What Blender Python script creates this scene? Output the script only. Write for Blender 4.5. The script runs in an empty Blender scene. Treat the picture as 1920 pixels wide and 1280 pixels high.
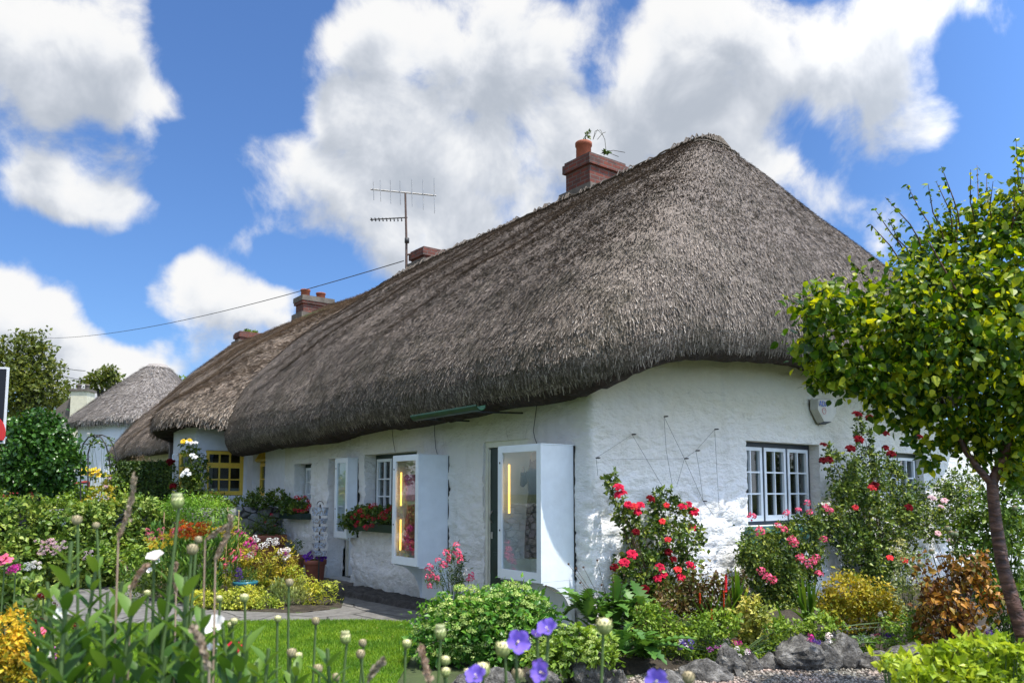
import bpy, bmesh, math, random
import numpy as np
from mathutils import Vector, Matrix, noise as mnoise

R_ = math.radians
SC = bpy.context.scene
COL = SC.collection
# ------------------------------------------------------------------ camera model
F_ = 1500.0; PSI = R_(37.5); PIT = R_(5.5); EYE = 1.5; HOR = 922.0
CY = HOR - F_*math.tan(PIT)
FW = Vector((math.sin(PSI), math.cos(PSI), 0)); RT = Vector((math.cos(PSI), -math.sin(PSI), 0)); UPV = Vector((0,0,1))
CAM = Vector((0,0,EYE))
def ray(px, py):
    f = FW*math.cos(PIT) + UPV*math.sin(PIT)
    u = UPV*math.cos(PIT) - FW*math.sin(PIT)
    return f + RT*((px-960)/F_) + u*(-(py-CY)/F_)
def G(px, py, z=0.0):
    d = ray(px,py); t = (z-EYE)/d.z; return CAM + d*t
def atX(px, py, X):
    d = ray(px,py); return CAM + d*(X/d.x)
def atY(px, py, Y):
    d = ray(px,py); return CAM + d*(Y/d.y)
def atD(px, py, D):
    d = ray(px,py); return CAM + d*(D/d.dot(FW))
def depth_of(p): return Vector(p).dot(FW)

# ------------------------------------------------------------------ objects
BASE = {}
def tag(o, label=None, cat=None, group=None, kind=None):
    if label: o['label'] = label
    if cat: o['category'] = cat
    if group: o['group'] = group
    if kind: o['kind'] = kind
    return o
def thing(name, label, cat, loc=(0,0,0), group=None):
    o = bpy.data.objects.new(name, None); COL.objects.link(o)
    o.empty_display_size = 0.1
    o.location = Vector(loc); BASE[o.name] = Vector(loc)
    return tag(o, label, cat, group)
def link(o, parent=None):
    COL.objects.link(o)
    if parent is not None: o.parent = parent
    return o
def copy_tree(o, parent=None, loc=None, rotz=None):
    c = o.copy(); COL.objects.link(c); c.parent = parent
    if loc is not None: c.location = loc
    if rotz is not None: c.rotation_euler = (0,0,rotz)
    for ch in [x for x in o.children]: copy_tree(ch, c)
    return c

class MB:
    def __init__(s): s.v=[]; s.f=[]; s.n=0
    def add(s, V, F, mat=0, smooth=False):
        V = np.asarray(V, dtype=np.float64).reshape(-1,3)
        F = np.asarray(F, dtype=np.int64)
        s.v.append(V); s.f.append((F+s.n, mat, smooth)); s.n += len(V)
    def box(s, a, b, mat=0):
        x0,y0,z0 = a; x1,y1,z1 = b
        V = [(x0,y0,z0),(x1,y0,z0),(x1,y1,z0),(x0,y1,z0),(x0,y0,z1),(x1,y0,z1),(x1,y1,z1),(x0,y1,z1)]
        s.add(V, [(0,3,2,1),(4,5,6,7),(0,1,5,4),(1,2,6,5),(2,3,7,6),(3,0,4,7)], mat)
    def fbox(s, fr, u, v, w, mat=0):
        O,U,W = fr
        V=[]
        for ww in w:
            for vv in v:
                for uu in u: V.append(O+U*uu+UPV*vv+W*ww)
        V=[V[i] for i in (0,1,3,2,4,5,7,6)]
        Fc=[(0,3,2,1),(4,5,6,7),(0,1,5,4),(1,2,6,5),(2,3,7,6),(3,0,4,7)]
        if U.cross(UPV).dot(W)*(w[1]-w[0])*(u[1]-u[0])*(v[1]-v[0])<0: Fc=[f[::-1] for f in Fc]
        s.add(V, Fc, mat)
    def tube(s, pts, r, sides=6, mat=0, cap=True, smooth=True):
        pts=[Vector(p) for p in pts]; n=len(pts)
        if not hasattr(r,'__len__'): r=[r]*n
        V=[]
        prev=None
        for i,p in enumerate(pts):
            t=(pts[min(i+1,n-1)]-pts[max(i-1,0)])
            if t.length<1e-9: t=Vector((0,0,1))
            t.normalize()
            if prev is None:
                a=t.orthogonal().normalized()
            else:
                a=prev-t*prev.dot(t)
                if a.length<1e-6: a=t.orthogonal()
                a.normalize()
            prev=a; b=t.cross(a)
            for k in range(sides):
                th=2*math.pi*k/sides
                V.append(p+(a*math.cos(th)+b*math.sin(th))*r[i])
        Fq=[(i*sides+k, i*sides+(k+1)%sides, (i+1)*sides+(k+1)%sides, (i+1)*sides+k) for i in range(n-1) for k in range(sides)]
        s.add(V,Fq,mat,smooth)
        if cap and sides>=3:
            for i in (0,n-1):
                s.add(V[i*sides:(i+1)*sides],[tuple(range(sides))],mat)
    def lathe(s, c, prof, sides=20, mat=0, smooth=True, squash=1.0):
        c=Vector(c); V=[]
        for r,z in prof:
            for k in range(sides):
                th=2*math.pi*k/sides; V.append(c+Vector((r*math.cos(th), r*squash*math.sin(th), z)))
        m=len(prof)
        s.add(V,[(i*sides+k,i*sides+(k+1)%sides,(i+1)*sides+(k+1)%sides,(i+1)*sides+k) for i in range(m-1) for k in range(sides)],mat,smooth)
    def prism(s, poly, thick, mat=0):
        # poly: list of 3D points (planar), thick: Vector offset
        n=len(poly); V=[Vector(p) for p in poly]+[Vector(p)+thick for p in poly]
        s.add(V,[tuple(range(n))],mat)
        s.add(V,[tuple(range(n,2*n))],mat)
        s.add(V,[(i,(i+1)%n,n+(i+1)%n,n+i) for i in range(n)],mat)
    def build(s, name, mats, parent=None, loc=None, mesh_only=False):
        V=np.concatenate(s.v) if s.v else np.zeros((0,3))
        if parent is not None: base=BASE[parent.name]
        elif loc is not None: base=Vector(loc)
        elif mesh_only: base=Vector((0,0,0))
        else:
            mn=V.min(0); mx=V.max(0); base=Vector(((mn[0]+mx[0])/2,(mn[1]+mx[1])/2,mn[2]))
        V=V-np.array(base)
        me=bpy.data.meshes.new(name)
        me.vertices.add(len(V)); me.vertices.foreach_set('co',V.astype(np.float32).ravel())
        loops=np.concatenate([f.ravel() for f,_,_ in s.f])
        tot=np.concatenate([np.full(len(f),f.shape[1]) for f,_,_ in s.f])
        mi=np.concatenate([np.full(len(f),m) for f,m,_ in s.f])
        sm=np.concatenate([np.full(len(f),q,dtype=bool) for f,_,q in s.f])
        st=np.concatenate([[0],np.cumsum(tot)[:-1]])
        me.loops.add(len(loops)); me.loops.foreach_set('vertex_index',loops.astype(np.int32))
        me.polygons.add(len(tot)); me.polygons.foreach_set('loop_start',st.astype(np.int32))
        me.polygons.foreach_set('material_index',mi.astype(np.int32))
        me.polygons.foreach_set('use_smooth',sm)
        me.update(calc_edges=True); me.validate()
        if not isinstance(mats,(list,tuple)): mats=[mats]
        for m in mats: me.materials.append(m)
        if mesh_only: return me
        o=bpy.data.objects.new(name,me); COL.objects.link(o)
        if parent is not None:
            o.parent=parent; BASE[o.name]=Vector(base)
        else:
            o.location=base; BASE[o.name]=Vector(base)
        return o

# ------------------------------------------------------------------ materials
def newmat(name):
    m=bpy.data.materials.new(name); m.use_nodes=True
    nt=m.node_tree; nt.nodes.clear()
    return m,nt
class N:
    def __init__(s,nt): s.nt=nt
    def __call__(s,t,props=None,**inp):
        n=s.nt.nodes.new(t)
        for k,v in (props or {}).items(): setattr(n,k,v)
        for k,v in inp.items():
            key=int(k[1:]) if k[0]=='i' and k[1:].isdigit() else k.replace('_',' ')
            s.set(n.inputs[key],v)
        return n
    def set(s,sock,v):
        if isinstance(v,bpy.types.NodeSocket): s.nt.links.new(v,sock)
        elif isinstance(v,bpy.types.Node): s.nt.links.new(v.outputs[0],sock)
        else: sock.default_value=v
def c4(c): return (c[0],c[1],c[2],1.0)
def ramp(n,fac,stops,interp='LINEAR'):
    r=n('ShaderNodeValToRGB'); cr=r.color_ramp; cr.interpolation=interp
    while len(cr.elements)<len(stops): cr.elements.new(0.5)
    for e,(p,c) in zip(cr.elements,stops): e.position=p; e.color=c4(c)
    n.set(r.inputs[0],fac); return r.outputs[0]
def finish(nt,n,bsdf):
    o=n('ShaderNodeOutputMaterial'); nt.links.new(bsdf.outputs[0],o.inputs['Surface'])
def mat_plain(name,col,rough=.6,var=.12,scale=8,metal=0,bump=0,bscale=60,spec=.5,coat=0):
    m,nt=newmat(name); n=N(nt)
    tc=n('ShaderNodeTexCoord')
    nz=n('ShaderNodeTexNoise',Vector=tc.outputs['Object'],Scale=scale,Detail=5.0)
    lo=[max(0,x*(1-var)) for x in col]; hi=[min(1,x*(1+var)) for x in col]
    col_=ramp(n,nz.outputs[0],[(.3,lo),(.7,hi)])
    b=n('ShaderNodeBsdfPrincipled',Base_Color=col_,Roughness=rough,Metallic=metal)
    b.inputs['Specular IOR Level'].default_value=spec
    if bump:
        nb=n('ShaderNodeTexNoise',Vector=tc.outputs['Object'],Scale=bscale,Detail=4.0)
        bp=n('ShaderNodeBump',Strength=bump,Distance=.01,Height=nb.outputs[0]); n.set(b.inputs['Normal'],bp)
    finish(nt,n,b); return m
def mat_leaf(name,cols,rough=.45,trans=.3,tcol=None,spec=.35):
    m,nt=newmat(name); n=N(nt)
    g=n('ShaderNodeNewGeometry')
    k=len(cols); st=[(i/(k-1) if k>1 else 0,c) for i,c in enumerate(cols)]
    col=ramp(n,g.outputs['Random Per Island'],st)
    pv=n('ShaderNodeTexNoise',Vector=g.outputs['Position'],Scale=2.6,Detail=3.0)
    pm=n('ShaderNodeMapRange',i0=pv.outputs[0],i1=.3,i2=.7,i3=.72,i4=1.28)
    col=n('ShaderNodeVectorMath',{'operation':'MULTIPLY'},i0=col,i1=n('ShaderNodeCombineXYZ',X=n('ShaderNodeMath',{'operation':'POWER'},i0=pm.outputs[0],i1=1.6).outputs[0],Y=pm.outputs[0],Z=pm.outputs[0]).outputs[0]).outputs[0]
    b=n('ShaderNodeBsdfPrincipled',Base_Color=col,Roughness=rough); b.inputs['Specular IOR Level'].default_value=spec
    if trans>0:
        tm=n('ShaderNodeMixRGB',{'blend_type':'MULTIPLY'},Fac=1.0,Color1=col,Color2=c4(tcol or (1.6,1.5,.7)))
        t=n('ShaderNodeBsdfTranslucent',Color=tm.outputs[0])
        mx=n('ShaderNodeMixShader',Fac=trans); nt.links.new(b.outputs[0],mx.inputs[1]); nt.links.new(t.outputs[0],mx.inputs[2])
        finish(nt,n,mx)
    else: finish(nt,n,b)
    return m
def mat_emit(name,col,s):
    m,nt=newmat(name); n=N(nt); e=n('ShaderNodeEmission',Color=c4(col),Strength=s); finish(nt,n,e); return m
def mat_glass(name,tint=(.75,.8,.8),op=.0):
    m,nt=newmat(name); n=N(nt)
    gg=n('ShaderNodeNewGeometry')
    dt=n('ShaderNodeVectorMath',{'operation':'DOT_PRODUCT'},i0=gg.outputs['Incoming'],i1=gg.outputs['Normal'])
    ab=n('ShaderNodeMath',{'operation':'ABSOLUTE'},i0=dt.outputs['Value'])
    om=n('ShaderNodeMath',{'operation':'SUBTRACT'},i0=1.0,i1=ab.outputs[0])
    pw=n('ShaderNodeMath',{'operation':'POWER'},i0=om.outputs[0],i1=4.0)
    fr=n('ShaderNodeMath',{'operation':'MULTIPLY_ADD'},i0=pw.outputs[0],i1=.7,i2=.04)
    t=n('ShaderNodeBsdfTransparent',Color=c4(tint)); g=n('ShaderNodeBsdfGlossy',Roughness=.02,Color=(1,1,1,1))
    ad=n('ShaderNodeMath',{'operation':'MULTIPLY_ADD'},i0=fr.outputs[0],i1=1.0,i2=op)
    mx=n('ShaderNodeMixShader',Fac=ad.outputs[0]); nt.links.new(t.outputs[0],mx.inputs[1]); nt.links.new(g.outputs[0],mx.inputs[2])
    finish(nt,n,mx); return m

def mat_whitewash():
    m,nt=newmat('whitewashed_stone'); n=N(nt)
    tc=n('ShaderNodeTexCoord'); pos=n('ShaderNodeNewGeometry').outputs['Position']
    sx=n('ShaderNodeSeparateXYZ',Vector=pos)
    n1=n('ShaderNodeTexNoise',Vector=pos,Scale=1.6,Detail=6.0,Roughness=.6)
    n2=n('ShaderNodeTexNoise',Vector=pos,Scale=14.0,Detail=5.0,Roughness=.65)
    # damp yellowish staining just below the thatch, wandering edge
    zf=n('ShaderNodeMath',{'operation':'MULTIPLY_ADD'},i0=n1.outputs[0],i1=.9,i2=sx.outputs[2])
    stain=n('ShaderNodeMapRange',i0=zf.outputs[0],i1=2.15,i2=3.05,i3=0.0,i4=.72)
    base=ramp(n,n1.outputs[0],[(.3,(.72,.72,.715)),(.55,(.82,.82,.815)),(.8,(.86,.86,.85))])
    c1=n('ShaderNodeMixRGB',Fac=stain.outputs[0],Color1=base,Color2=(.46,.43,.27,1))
    # small dark specks and scratches
    v=n('ShaderNodeTexNoise',Vector=n('ShaderNodeMapping',Vector=pos,Scale=(5,5,11)).outputs[0],Scale=3.2,Detail=3.0,Roughness=.5,Distortion=1.5)
    sp=n('ShaderNodeMapRange',i0=v.outputs[0],i1=.735,i2=.77,i3=0.0,i4=.45)
    c2=n('ShaderNodeMixRGB',Fac=sp.outputs[0],Color1=c1.outputs[0],Color2=(.16,.15,.13,1))
    ck=n('ShaderNodeTexVoronoi',{'feature':'DISTANCE_TO_EDGE'},Vector=n('ShaderNodeMixRGB',Fac=.25,Color1=pos,Color2=n('ShaderNodeTexNoise',Vector=pos,Scale=2.5,Detail=5.0).outputs['Color']).outputs[0],Scale=1.3)
    cm=n('ShaderNodeMapRange',i0=ck.outputs[0],i1=0.0,i2=.006,i3=.45,i4=0.0)
    ckm=n('ShaderNodeMath',{'operation':'MULTIPLY'},i0=cm.outputs[0],i1=n('ShaderNodeMapRange',i0=n1.outputs[0],i1=.5,i2=.62).outputs[0])
    c2=n('ShaderNodeMixRGB',Fac=ckm.outputs[0],Color1=c2.outputs[0],Color2=(.2,.19,.17,1))
    dr=n('ShaderNodeTexNoise',Vector=n('ShaderNodeMapping',Vector=pos,Scale=(7,7,.7)).outputs[0],Scale=1.0,Detail=4.0)
    df=n('ShaderNodeMapRange',i0=dr.outputs[0],i1=.56,i2=.75,i3=0.0,i4=.25)
    c2=n('ShaderNodeMixRGB',Fac=df.outputs[0],Color1=c2.outputs[0],Color2=(.42,.41,.36,1))
    # rising damp at the foot
    zb=n('ShaderNodeMath',{'operation':'MULTIPLY_ADD'},i0=n2.outputs[0],i1=.25,i2=sx.outputs[2])
    ft=n('ShaderNodeMapRange',i0=zb.outputs[0],i1=.1,i2=.5,i3=.7,i4=0.0)
    c3=n('ShaderNodeMixRGB',Fac=ft.outputs[0],Color1=c2.outputs[0],Color2=(.22,.23,.2,1))
    b=n('ShaderNodeBsdfPrincipled',Base_Color=c3.outputs[0],Roughness=.85)
    bs=n('ShaderNodeTexNoise',Vector=n('ShaderNodeMapping',Vector=pos,Scale=(1,1,1.7)).outputs[0],Scale=11.0,Detail=9.0,Roughness=.62)
    bp=n('ShaderNodeBump',Strength=.9,Distance=.04,Height=bs.outputs[0])
    n.set(b.inputs['Normal'],bp); finish(nt,n,b); return m
def mat_brick(name='red_brick'):
    m,nt=newmat(name); n=N(nt)
    pos=n('ShaderNodeNewGeometry').outputs['Position']; s=n('ShaderNodeSeparateXYZ',Vector=pos)
    a=n('ShaderNodeMath',i0=s.outputs[0],i1=s.outputs[1])
    v=n('ShaderNodeCombineXYZ',X=a.outputs[0],Y=s.outputs[2])
    br=n('ShaderNodeTexBrick',Vector=v.outputs[0],Color1=(.20,.045,.025,1),Color2=(.11,.035,.025,1),Mortar=(.13,.11,.095,1),Scale=1.0)
    br.inputs['Brick Width'].default_value=.23; br.inputs['Row Height'].default_value=.078; br.inputs['Mortar Size'].default_value=.008
    nz=n('ShaderNodeTexNoise',Vector=pos,Scale=7.0,Detail=6.0)
    d=n('ShaderNodeMapRange',i0=nz.outputs[0],i1=.45,i2=.7,i3=0.0,i4=.7)
    c=n('ShaderNodeMixRGB',Fac=d.outputs[0],Color1=br.outputs[0],Color2=(.045,.035,.03,1))
    b=n('ShaderNodeBsdfPrincipled',Base_Color=c.outputs[0],Roughness=.9)
    bp=n('ShaderNodeBump',Strength=.6,Distance=.012,Height=br.outputs[1]); bp.invert=True
    n.set(b.inputs['Normal'],bp); finish(nt,n,b); return m
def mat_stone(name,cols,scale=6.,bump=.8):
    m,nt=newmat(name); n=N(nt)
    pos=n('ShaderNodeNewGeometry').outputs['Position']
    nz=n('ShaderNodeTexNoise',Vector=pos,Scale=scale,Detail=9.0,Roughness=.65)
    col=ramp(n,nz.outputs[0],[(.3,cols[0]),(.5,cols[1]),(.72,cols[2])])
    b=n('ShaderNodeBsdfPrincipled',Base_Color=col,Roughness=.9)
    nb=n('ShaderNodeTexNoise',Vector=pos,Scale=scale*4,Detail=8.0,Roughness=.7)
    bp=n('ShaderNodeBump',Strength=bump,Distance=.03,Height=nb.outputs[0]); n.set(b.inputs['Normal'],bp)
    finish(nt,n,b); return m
def mat_rubble():
    m,nt=newmat('rubble_stone'); n=N(nt)
    pos=n('ShaderNodeNewGeometry').outputs['Position']
    mp=n('ShaderNodeMapping',Vector=pos,Scale=(3.2,3.2,5.5))
    v=n('ShaderNodeTexVoronoi',{'feature':'DISTANCE_TO_EDGE'},Vector=mp.outputs[0],Scale=1.2)
    v2=n('ShaderNodeTexVoronoi',Vector=mp.outputs[0],Scale=1.2)
    nz=n('ShaderNodeTexNoise',Vector=pos,Scale=9.0,Detail=8.0)
    c0=n('ShaderNodeMixRGB',{'blend_type':'MIX'},Fac=.4,Color1=ramp(n,nz.outputs[0],[(.3,(.08,.08,.075)),(.7,(.24,.235,.22))]),Color2=n('ShaderNodeMixRGB',{'blend_type':'MULTIPLY'},Fac=1.0,Color1=v2.outputs[1],Color2=(.3,.3,.3,1)).outputs[0])
    hs=n('ShaderNodeHueSaturation',Saturation=.2,Color=c0.outputs[0])
    e=n('ShaderNodeMapRange',i0=v.outputs[0],i1=0.0,i2=.07,i3=0.0,i4=1.0)
    c=n('ShaderNodeMixRGB',Fac=e.outputs[0],Color1=(.035,.035,.03,1),Color2=hs.outputs[0])
    b=n('ShaderNodeBsdfPrincipled',Base_Color=c.outputs[0],Roughness=.95)
    bp=n('ShaderNodeBump',Strength=1.0,Distance=.05,Height=e.outputs[0]); n.set(b.inputs['Normal'],bp)
    finish(nt,n,b); return m
def mat_thatch(name,cols,moss_shade=0.0):
    m,nt=newmat(name); n=N(nt)
    g=n('ShaderNodeNewGeometry'); pos=g.outputs['Position']
    nz=n('ShaderNodeTexNoise',Vector=pos,Scale=38.0,Detail=6.0,Roughness=.75)
    big=n('ShaderNodeTexNoise',Vector=pos,Scale=.9,Detail=4.0)
    f=n('ShaderNodeMath',{'operation':'MULTIPLY_ADD'},i0=g.outputs['Random Per Island'],i1=.5,i2=n('ShaderNodeMath',{'operation':'MULTIPLY'},i0=nz.outputs[0],i1=.5).outputs[0])
    k=len(cols)
    col=ramp(n,f.outputs[0],[(.15+.7*i/(k-1),c) for i,c in enumerate(cols)])
    br=n('ShaderNodeMapRange',i0=big.outputs[0],i1=.3,i2=.7,i3=.85,i4=1.1)
    c=n('ShaderNodeMixRGB',{'blend_type':'MULTIPLY'},Fac=1.0,Color1=col,Color2=n('ShaderNodeCombineColor',Red=br.outputs[0],Green=br.outputs[0],Blue=br.outputs[0]).outputs[0])
    out=c.outputs[0]
    if moss_shade:
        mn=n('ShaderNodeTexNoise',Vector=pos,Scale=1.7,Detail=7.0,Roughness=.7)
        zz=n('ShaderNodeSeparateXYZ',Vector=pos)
        zb=n('ShaderNodeMapRange',i0=zz.outputs[2],i1=2.4,i2=4.6,i3=.15,i4=0.0)  # moss patches thicken low down, painting the eave's shaded zone into the colour
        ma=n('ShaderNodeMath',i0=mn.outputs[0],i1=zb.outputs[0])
        mf=n('ShaderNodeMapRange',i0=ma.outputs[0],i1=.54,i2=.68,i3=0.0,i4=moss_shade*1.2)
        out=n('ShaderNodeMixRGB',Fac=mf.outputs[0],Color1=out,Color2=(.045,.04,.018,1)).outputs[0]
    b=n('ShaderNodeBsdfPrincipled',Base_Color=out,Roughness=.62); b.inputs['Specular IOR Level'].default_value=.35
    bp=n('ShaderNodeBump',Strength=.9,Distance=.03,Height=nz.outputs[0]); n.set(b.inputs['Normal'],bp)
    finish(nt,n,b); return m

M={}
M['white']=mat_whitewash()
M['whitepaint']=mat_plain('white_paint',(.74,.79,.84),.4,.05,bump=.15,bscale=25)
M['offwhite']=mat_plain('cream_paint',(.66,.66,.58),.55,.08,bump=.1)
M['cream']=mat_plain('cream_render',(.60,.56,.42),.9,.1,bump=.3,bscale=20)
M['brick']=mat_brick()
M['terra']=mat_plain('terracotta',(.30,.085,.04),.8,.25,bump=.2,bscale=30)
M['terrapot']=mat_plain('terracotta_pot',(.26,.085,.05),.75,.2,scale=5,bump=.15)
M['concrete']=mat_plain('concrete_cap',(.13,.11,.09),.9,.3,bump=.5)
M['dgreen']=mat_plain('dark_green_paint',(.008,.028,.020),.45,.3)
M['dblue']=mat_plain('dark_blue_paint',(.006,.022,.045),.45,.3)
M['teal']=mat_plain('teal_weathered_paint',(.05,.15,.14),.6,.4,scale=14)
M['black']=mat_plain('black_gap',(.012,.012,.012),.8,.1)
M['yellow']=mat_plain('yellow_paint',(.78,.54,.07),.45,.08)
M['glass']=mat_glass('window_glass')
M['glassc']=mat_glass('display_glass',(.9,.93,.92),.05)
M['steel']=mat_plain('galvanised_steel',(.42,.40,.37),.45,.2,metal=.8)
M['dark_metal']=mat_plain('dark_metal',(.05,.045,.04),.5,.2,metal=.5)
M['wire']=mat_plain('wire_black',(.03,.03,.03),.6,.1)
M['curtain']=mat_plain('curtain_cloth',(.55,.54,.52),.9,.1)
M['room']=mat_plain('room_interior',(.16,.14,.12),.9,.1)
M['rubble']=mat_rubble()
M['rock']=mat_stone('weathered_rock',[(.03,.028,.025),(.16,.15,.135),(.46,.44,.40)],15,1.3)
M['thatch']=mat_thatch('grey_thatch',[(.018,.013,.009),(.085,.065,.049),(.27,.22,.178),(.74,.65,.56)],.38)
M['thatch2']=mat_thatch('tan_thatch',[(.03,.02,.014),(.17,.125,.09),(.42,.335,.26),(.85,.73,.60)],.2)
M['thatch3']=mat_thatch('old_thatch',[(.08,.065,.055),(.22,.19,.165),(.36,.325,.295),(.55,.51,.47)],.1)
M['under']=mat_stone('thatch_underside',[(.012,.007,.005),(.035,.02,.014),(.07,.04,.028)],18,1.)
M['rod']=mat_plain('hazel_rod',(.10,.08,.06),.8,.4,scale=30)
M['tube_lamp']=mat_emit('lit_tube',(1.0,.55,.10),3.2)
M['guttergreen']=mat_plain('green_gutter_paint',(.01,.055,.025),.4,.3)
# ------------------------------------------------------------------ sky, sun, camera
SUN=Vector((.05,-.39,1)).normalized()
def make_world():
    w=bpy.data.worlds.new("World"); SC.world=w; w.use_nodes=True
    nt=w.node_tree; nt.nodes.clear(); n=N(nt)
    blobs=[ # photo px centre, radius px, weight
     (700,95,110,1),(650,60,60,.9),(800,70,130,1),(930,120,190,1),(1040,90,150,1),(760,230,170,1),(900,300,190,1),(650,200,80,1),(575,330,80,.95),(660,350,140,1),
     (760,410,120,1),(860,430,110,.9),(1000,400,140,.8),(500,375,62,.75),(440,415,26,.6),(1080,260,150,1),(1180,180,120,1),(700,440,60,.8),(640,430,60,.8),(620,50,45,.8),
     (1250,90,130,1),(1350,80,140,1),(1470,130,150,1),(1590,120,150,1),(1690,85,78,1),(1745,95,48,.75),(1650,190,100,.9),(1730,220,60,.8),(1340,190,90,.9),(1420,240,80,.9),(1480,320,90,1),(1560,370,60,.85),(1400,300,90,.9),(1240,230,110,.9),(1540,190,80,.9),
     (1000,15,70,.8),(1130,20,60,.8),
     (40,40,140,1),(150,90,150,1),(60,150,120,1),(210,170,110,1),(265,215,65,.9),(330,200,24,.6),(210,20,90,.9),(265,35,40,.75),(-40,60,160,1),
     (435,262,30,.55),
     (40,280,80,.85),(110,290,70,.85),(80,350,80,.7),(180,370,80,.85),(240,370,50,.75),(120,395,60,.7),
     (20,560,80,1),(80,590,75,.95),(60,650,90,.8),(0,640,90,.8),(120,700,80,.75),(180,740,90,.7),
     (410,540,75,.95),(350,570,60,.8),(470,590,60,.8),(400,600,70,.75),(500,580,48,.95),(540,570,45,.95),(500,620,60,.9),(400,665,55,.7),
     (250,650,38,1),(290,680,48,1),(210,668,34,.9),(330,700,40,.9),(240,700,70,.65),
     (1840,30,26,.5),(1810,265,30,.6),(1660,430,50,.5),(1900,30,40,.5)]
    # low-frequency cloud cover as a function of azimuth and elevation, split into a few separable products
    NA=NE=32; az=np.radians(np.linspace(-2,77,NA)); el=np.radians(np.linspace(-1,43,NE))
    def field(de):
        D=np.full((NA,NE),-1.0)
        E=el[None,:]+de; A_=az[:,None]
        dx,dy,dz=np.sin(A_)*np.cos(E),np.cos(A_)*np.cos(E),np.sin(E)+0*A_
        for (px,py,r,wt) in blobs:
            d=ray(px,py); L=d.length; d=d.normalized(); rr=r/F_/L*.98
            f=wt*(1-np.sqrt((dx-d.x)**2+(dy-d.y)**2+(dz-d.z)**2)/rr); f=np.maximum(f,-1)
            h=np.maximum(.3-np.abs(D-f),0)/.3; D=np.maximum(D,f)+h*h*h*.05
        return D
    tc=n('ShaderNodeTexCoord').outputs['Generated']
    nrm=n('ShaderNodeVectorMath',{'operation':'NORMALIZE'},i0=tc).outputs[0]
    wob=n('ShaderNodeTexNoise',Vector=nrm,Scale=10.0,Detail=2.0)
    wv=n('ShaderNodeVectorMath',{'operation':'SUBTRACT'},i0=wob.outputs['Color'],i1=(.5,.5,.5))
    pos=n('ShaderNodeVectorMath',{'operation':'MULTIPLY_ADD'},i0=wv.outputs[0],i1=(.10,.10,.10),i2=nrm).outputs[0]
    sx=n('ShaderNodeSeparateXYZ',Vector=pos)
    azn=n('ShaderNodeMath',{'operation':'ARCTAN2'},i0=sx.outputs[0],i1=sx.outputs[1])
    eln=n('ShaderNodeMath',{'operation':'ARCSINE'},i0=sx.outputs[2])
    ua=n('ShaderNodeMapRange',i0=azn.outputs[0],i1=float(az[0]),i2=float(az[-1]),i3=0.0,i4=1.0).outputs[0]
    ue=n('ShaderNodeMapRange',i0=eln.outputs[0],i1=float(el[0]),i2=float(el[-1]),i3=0.0,i4=1.0).outputs[0]
    def lut(fac,arr):
        mn=arr.min(0); rg=arr.max(0)-mn+1e-9; q=(arr-mn)/rg
        r=n('ShaderNodeValToRGB'); cr=r.color_ramp; cr.interpolation='CARDINAL'
        while len(cr.elements)<len(q): cr.elements.new(0.5)
        for i in range(len(q)): cr.elements[i].position=i/(len(q)-1)
        for i in range(len(q)): cr.elements[i].color=(q[i,0],q[i,1],q[i,2],1)
        n.set(r.inputs[0],fac)
        return n('ShaderNodeVectorMath',{'operation':'MULTIPLY_ADD'},i0=r.outputs[0],i1=tuple(rg),i2=tuple(mn)).outputs[0]
    def separable(D,rank):
        U,S,Vt=np.linalg.svd(D+1,full_matrices=False); acc=None
        for k in range(0,rank,3):
            a_=U[:,k:k+3]*np.sqrt(S[k:k+3]); b_=Vt[k:k+3].T*np.sqrt(S[k:k+3])
            d=n('ShaderNodeVectorMath',{'operation':'DOT_PRODUCT'},i0=lut(ua,a_),i1=lut(ue,b_)).outputs['Value']
            acc=d if acc is None else n('ShaderNodeMath',i0=acc,i1=d).outputs[0]
        return n('ShaderNodeMath',i0=acc,i1=-1.0).outputs[0]
    fA=separable(field(0),15); fB=separable(field(R_(3.2)),9)
    n0=n('ShaderNodeTexNoise',Vector=nrm,Scale=2.2,Detail=3.0)
    dot=n('ShaderNodeVectorMath',{'operation':'DOT_PRODUCT'},i0=nrm,i1=tuple(ray(960,560).normalized()))
    out=n('ShaderNodeMapRange',i0=dot.outputs['Value'],i1=.55,i2=.75,i3=0.0,i4=-2.0)
    rest=n('ShaderNodeMapRange',i0=n0.outputs[0],i1=.38,i2=.58,i3=-.6,i4=1.0)
    rest2=n('ShaderNodeMath',i0=rest.outputs[0],i1=out.outputs[0]).outputs[0]
    fine=n('ShaderNodeTexNoise',Vector=nrm,Scale=9.0,Detail=8.0,Roughness=.6,Distortion=.25)
    fo=n('ShaderNodeVectorMath',{'operation':'ADD'},i0=nrm,i1=(.006,-.006,.028))
    fine2=n('ShaderNodeTexNoise',Vector=fo.outputs[0],Scale=9.0,Detail=5.0,Roughness=.6,Distortion=.25)
    class _O: pass
    def tot(f,nzn,amp):
        m_=n('ShaderNodeMath',{'operation':'MAXIMUM'},i0=f,i1=rest2).outputs[0]
        fn=n('ShaderNodeMath',{'operation':'MULTIPLY_ADD'},i0=nzn.outputs[0],i1=amp,i2=-amp*.5)
        return n('ShaderNodeMath',i0=m_,i1=fn.outputs[0])
    A=tot(fA,fine,2.0); B=tot(fB,fine2,1.9)
    cov=n('ShaderNodeMapRange',{'interpolation_type':'SMOOTHSTEP'},i0=A.outputs[0],i1=.0,i2=.56,i3=0.0,i4=1.0)
    shade=n('ShaderNodeMapRange',{'interpolation_type':'SMOOTHSTEP'},i0=B.outputs[0],i1=.0,i2=1.0,i3=0.0,i4=1.0)
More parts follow.
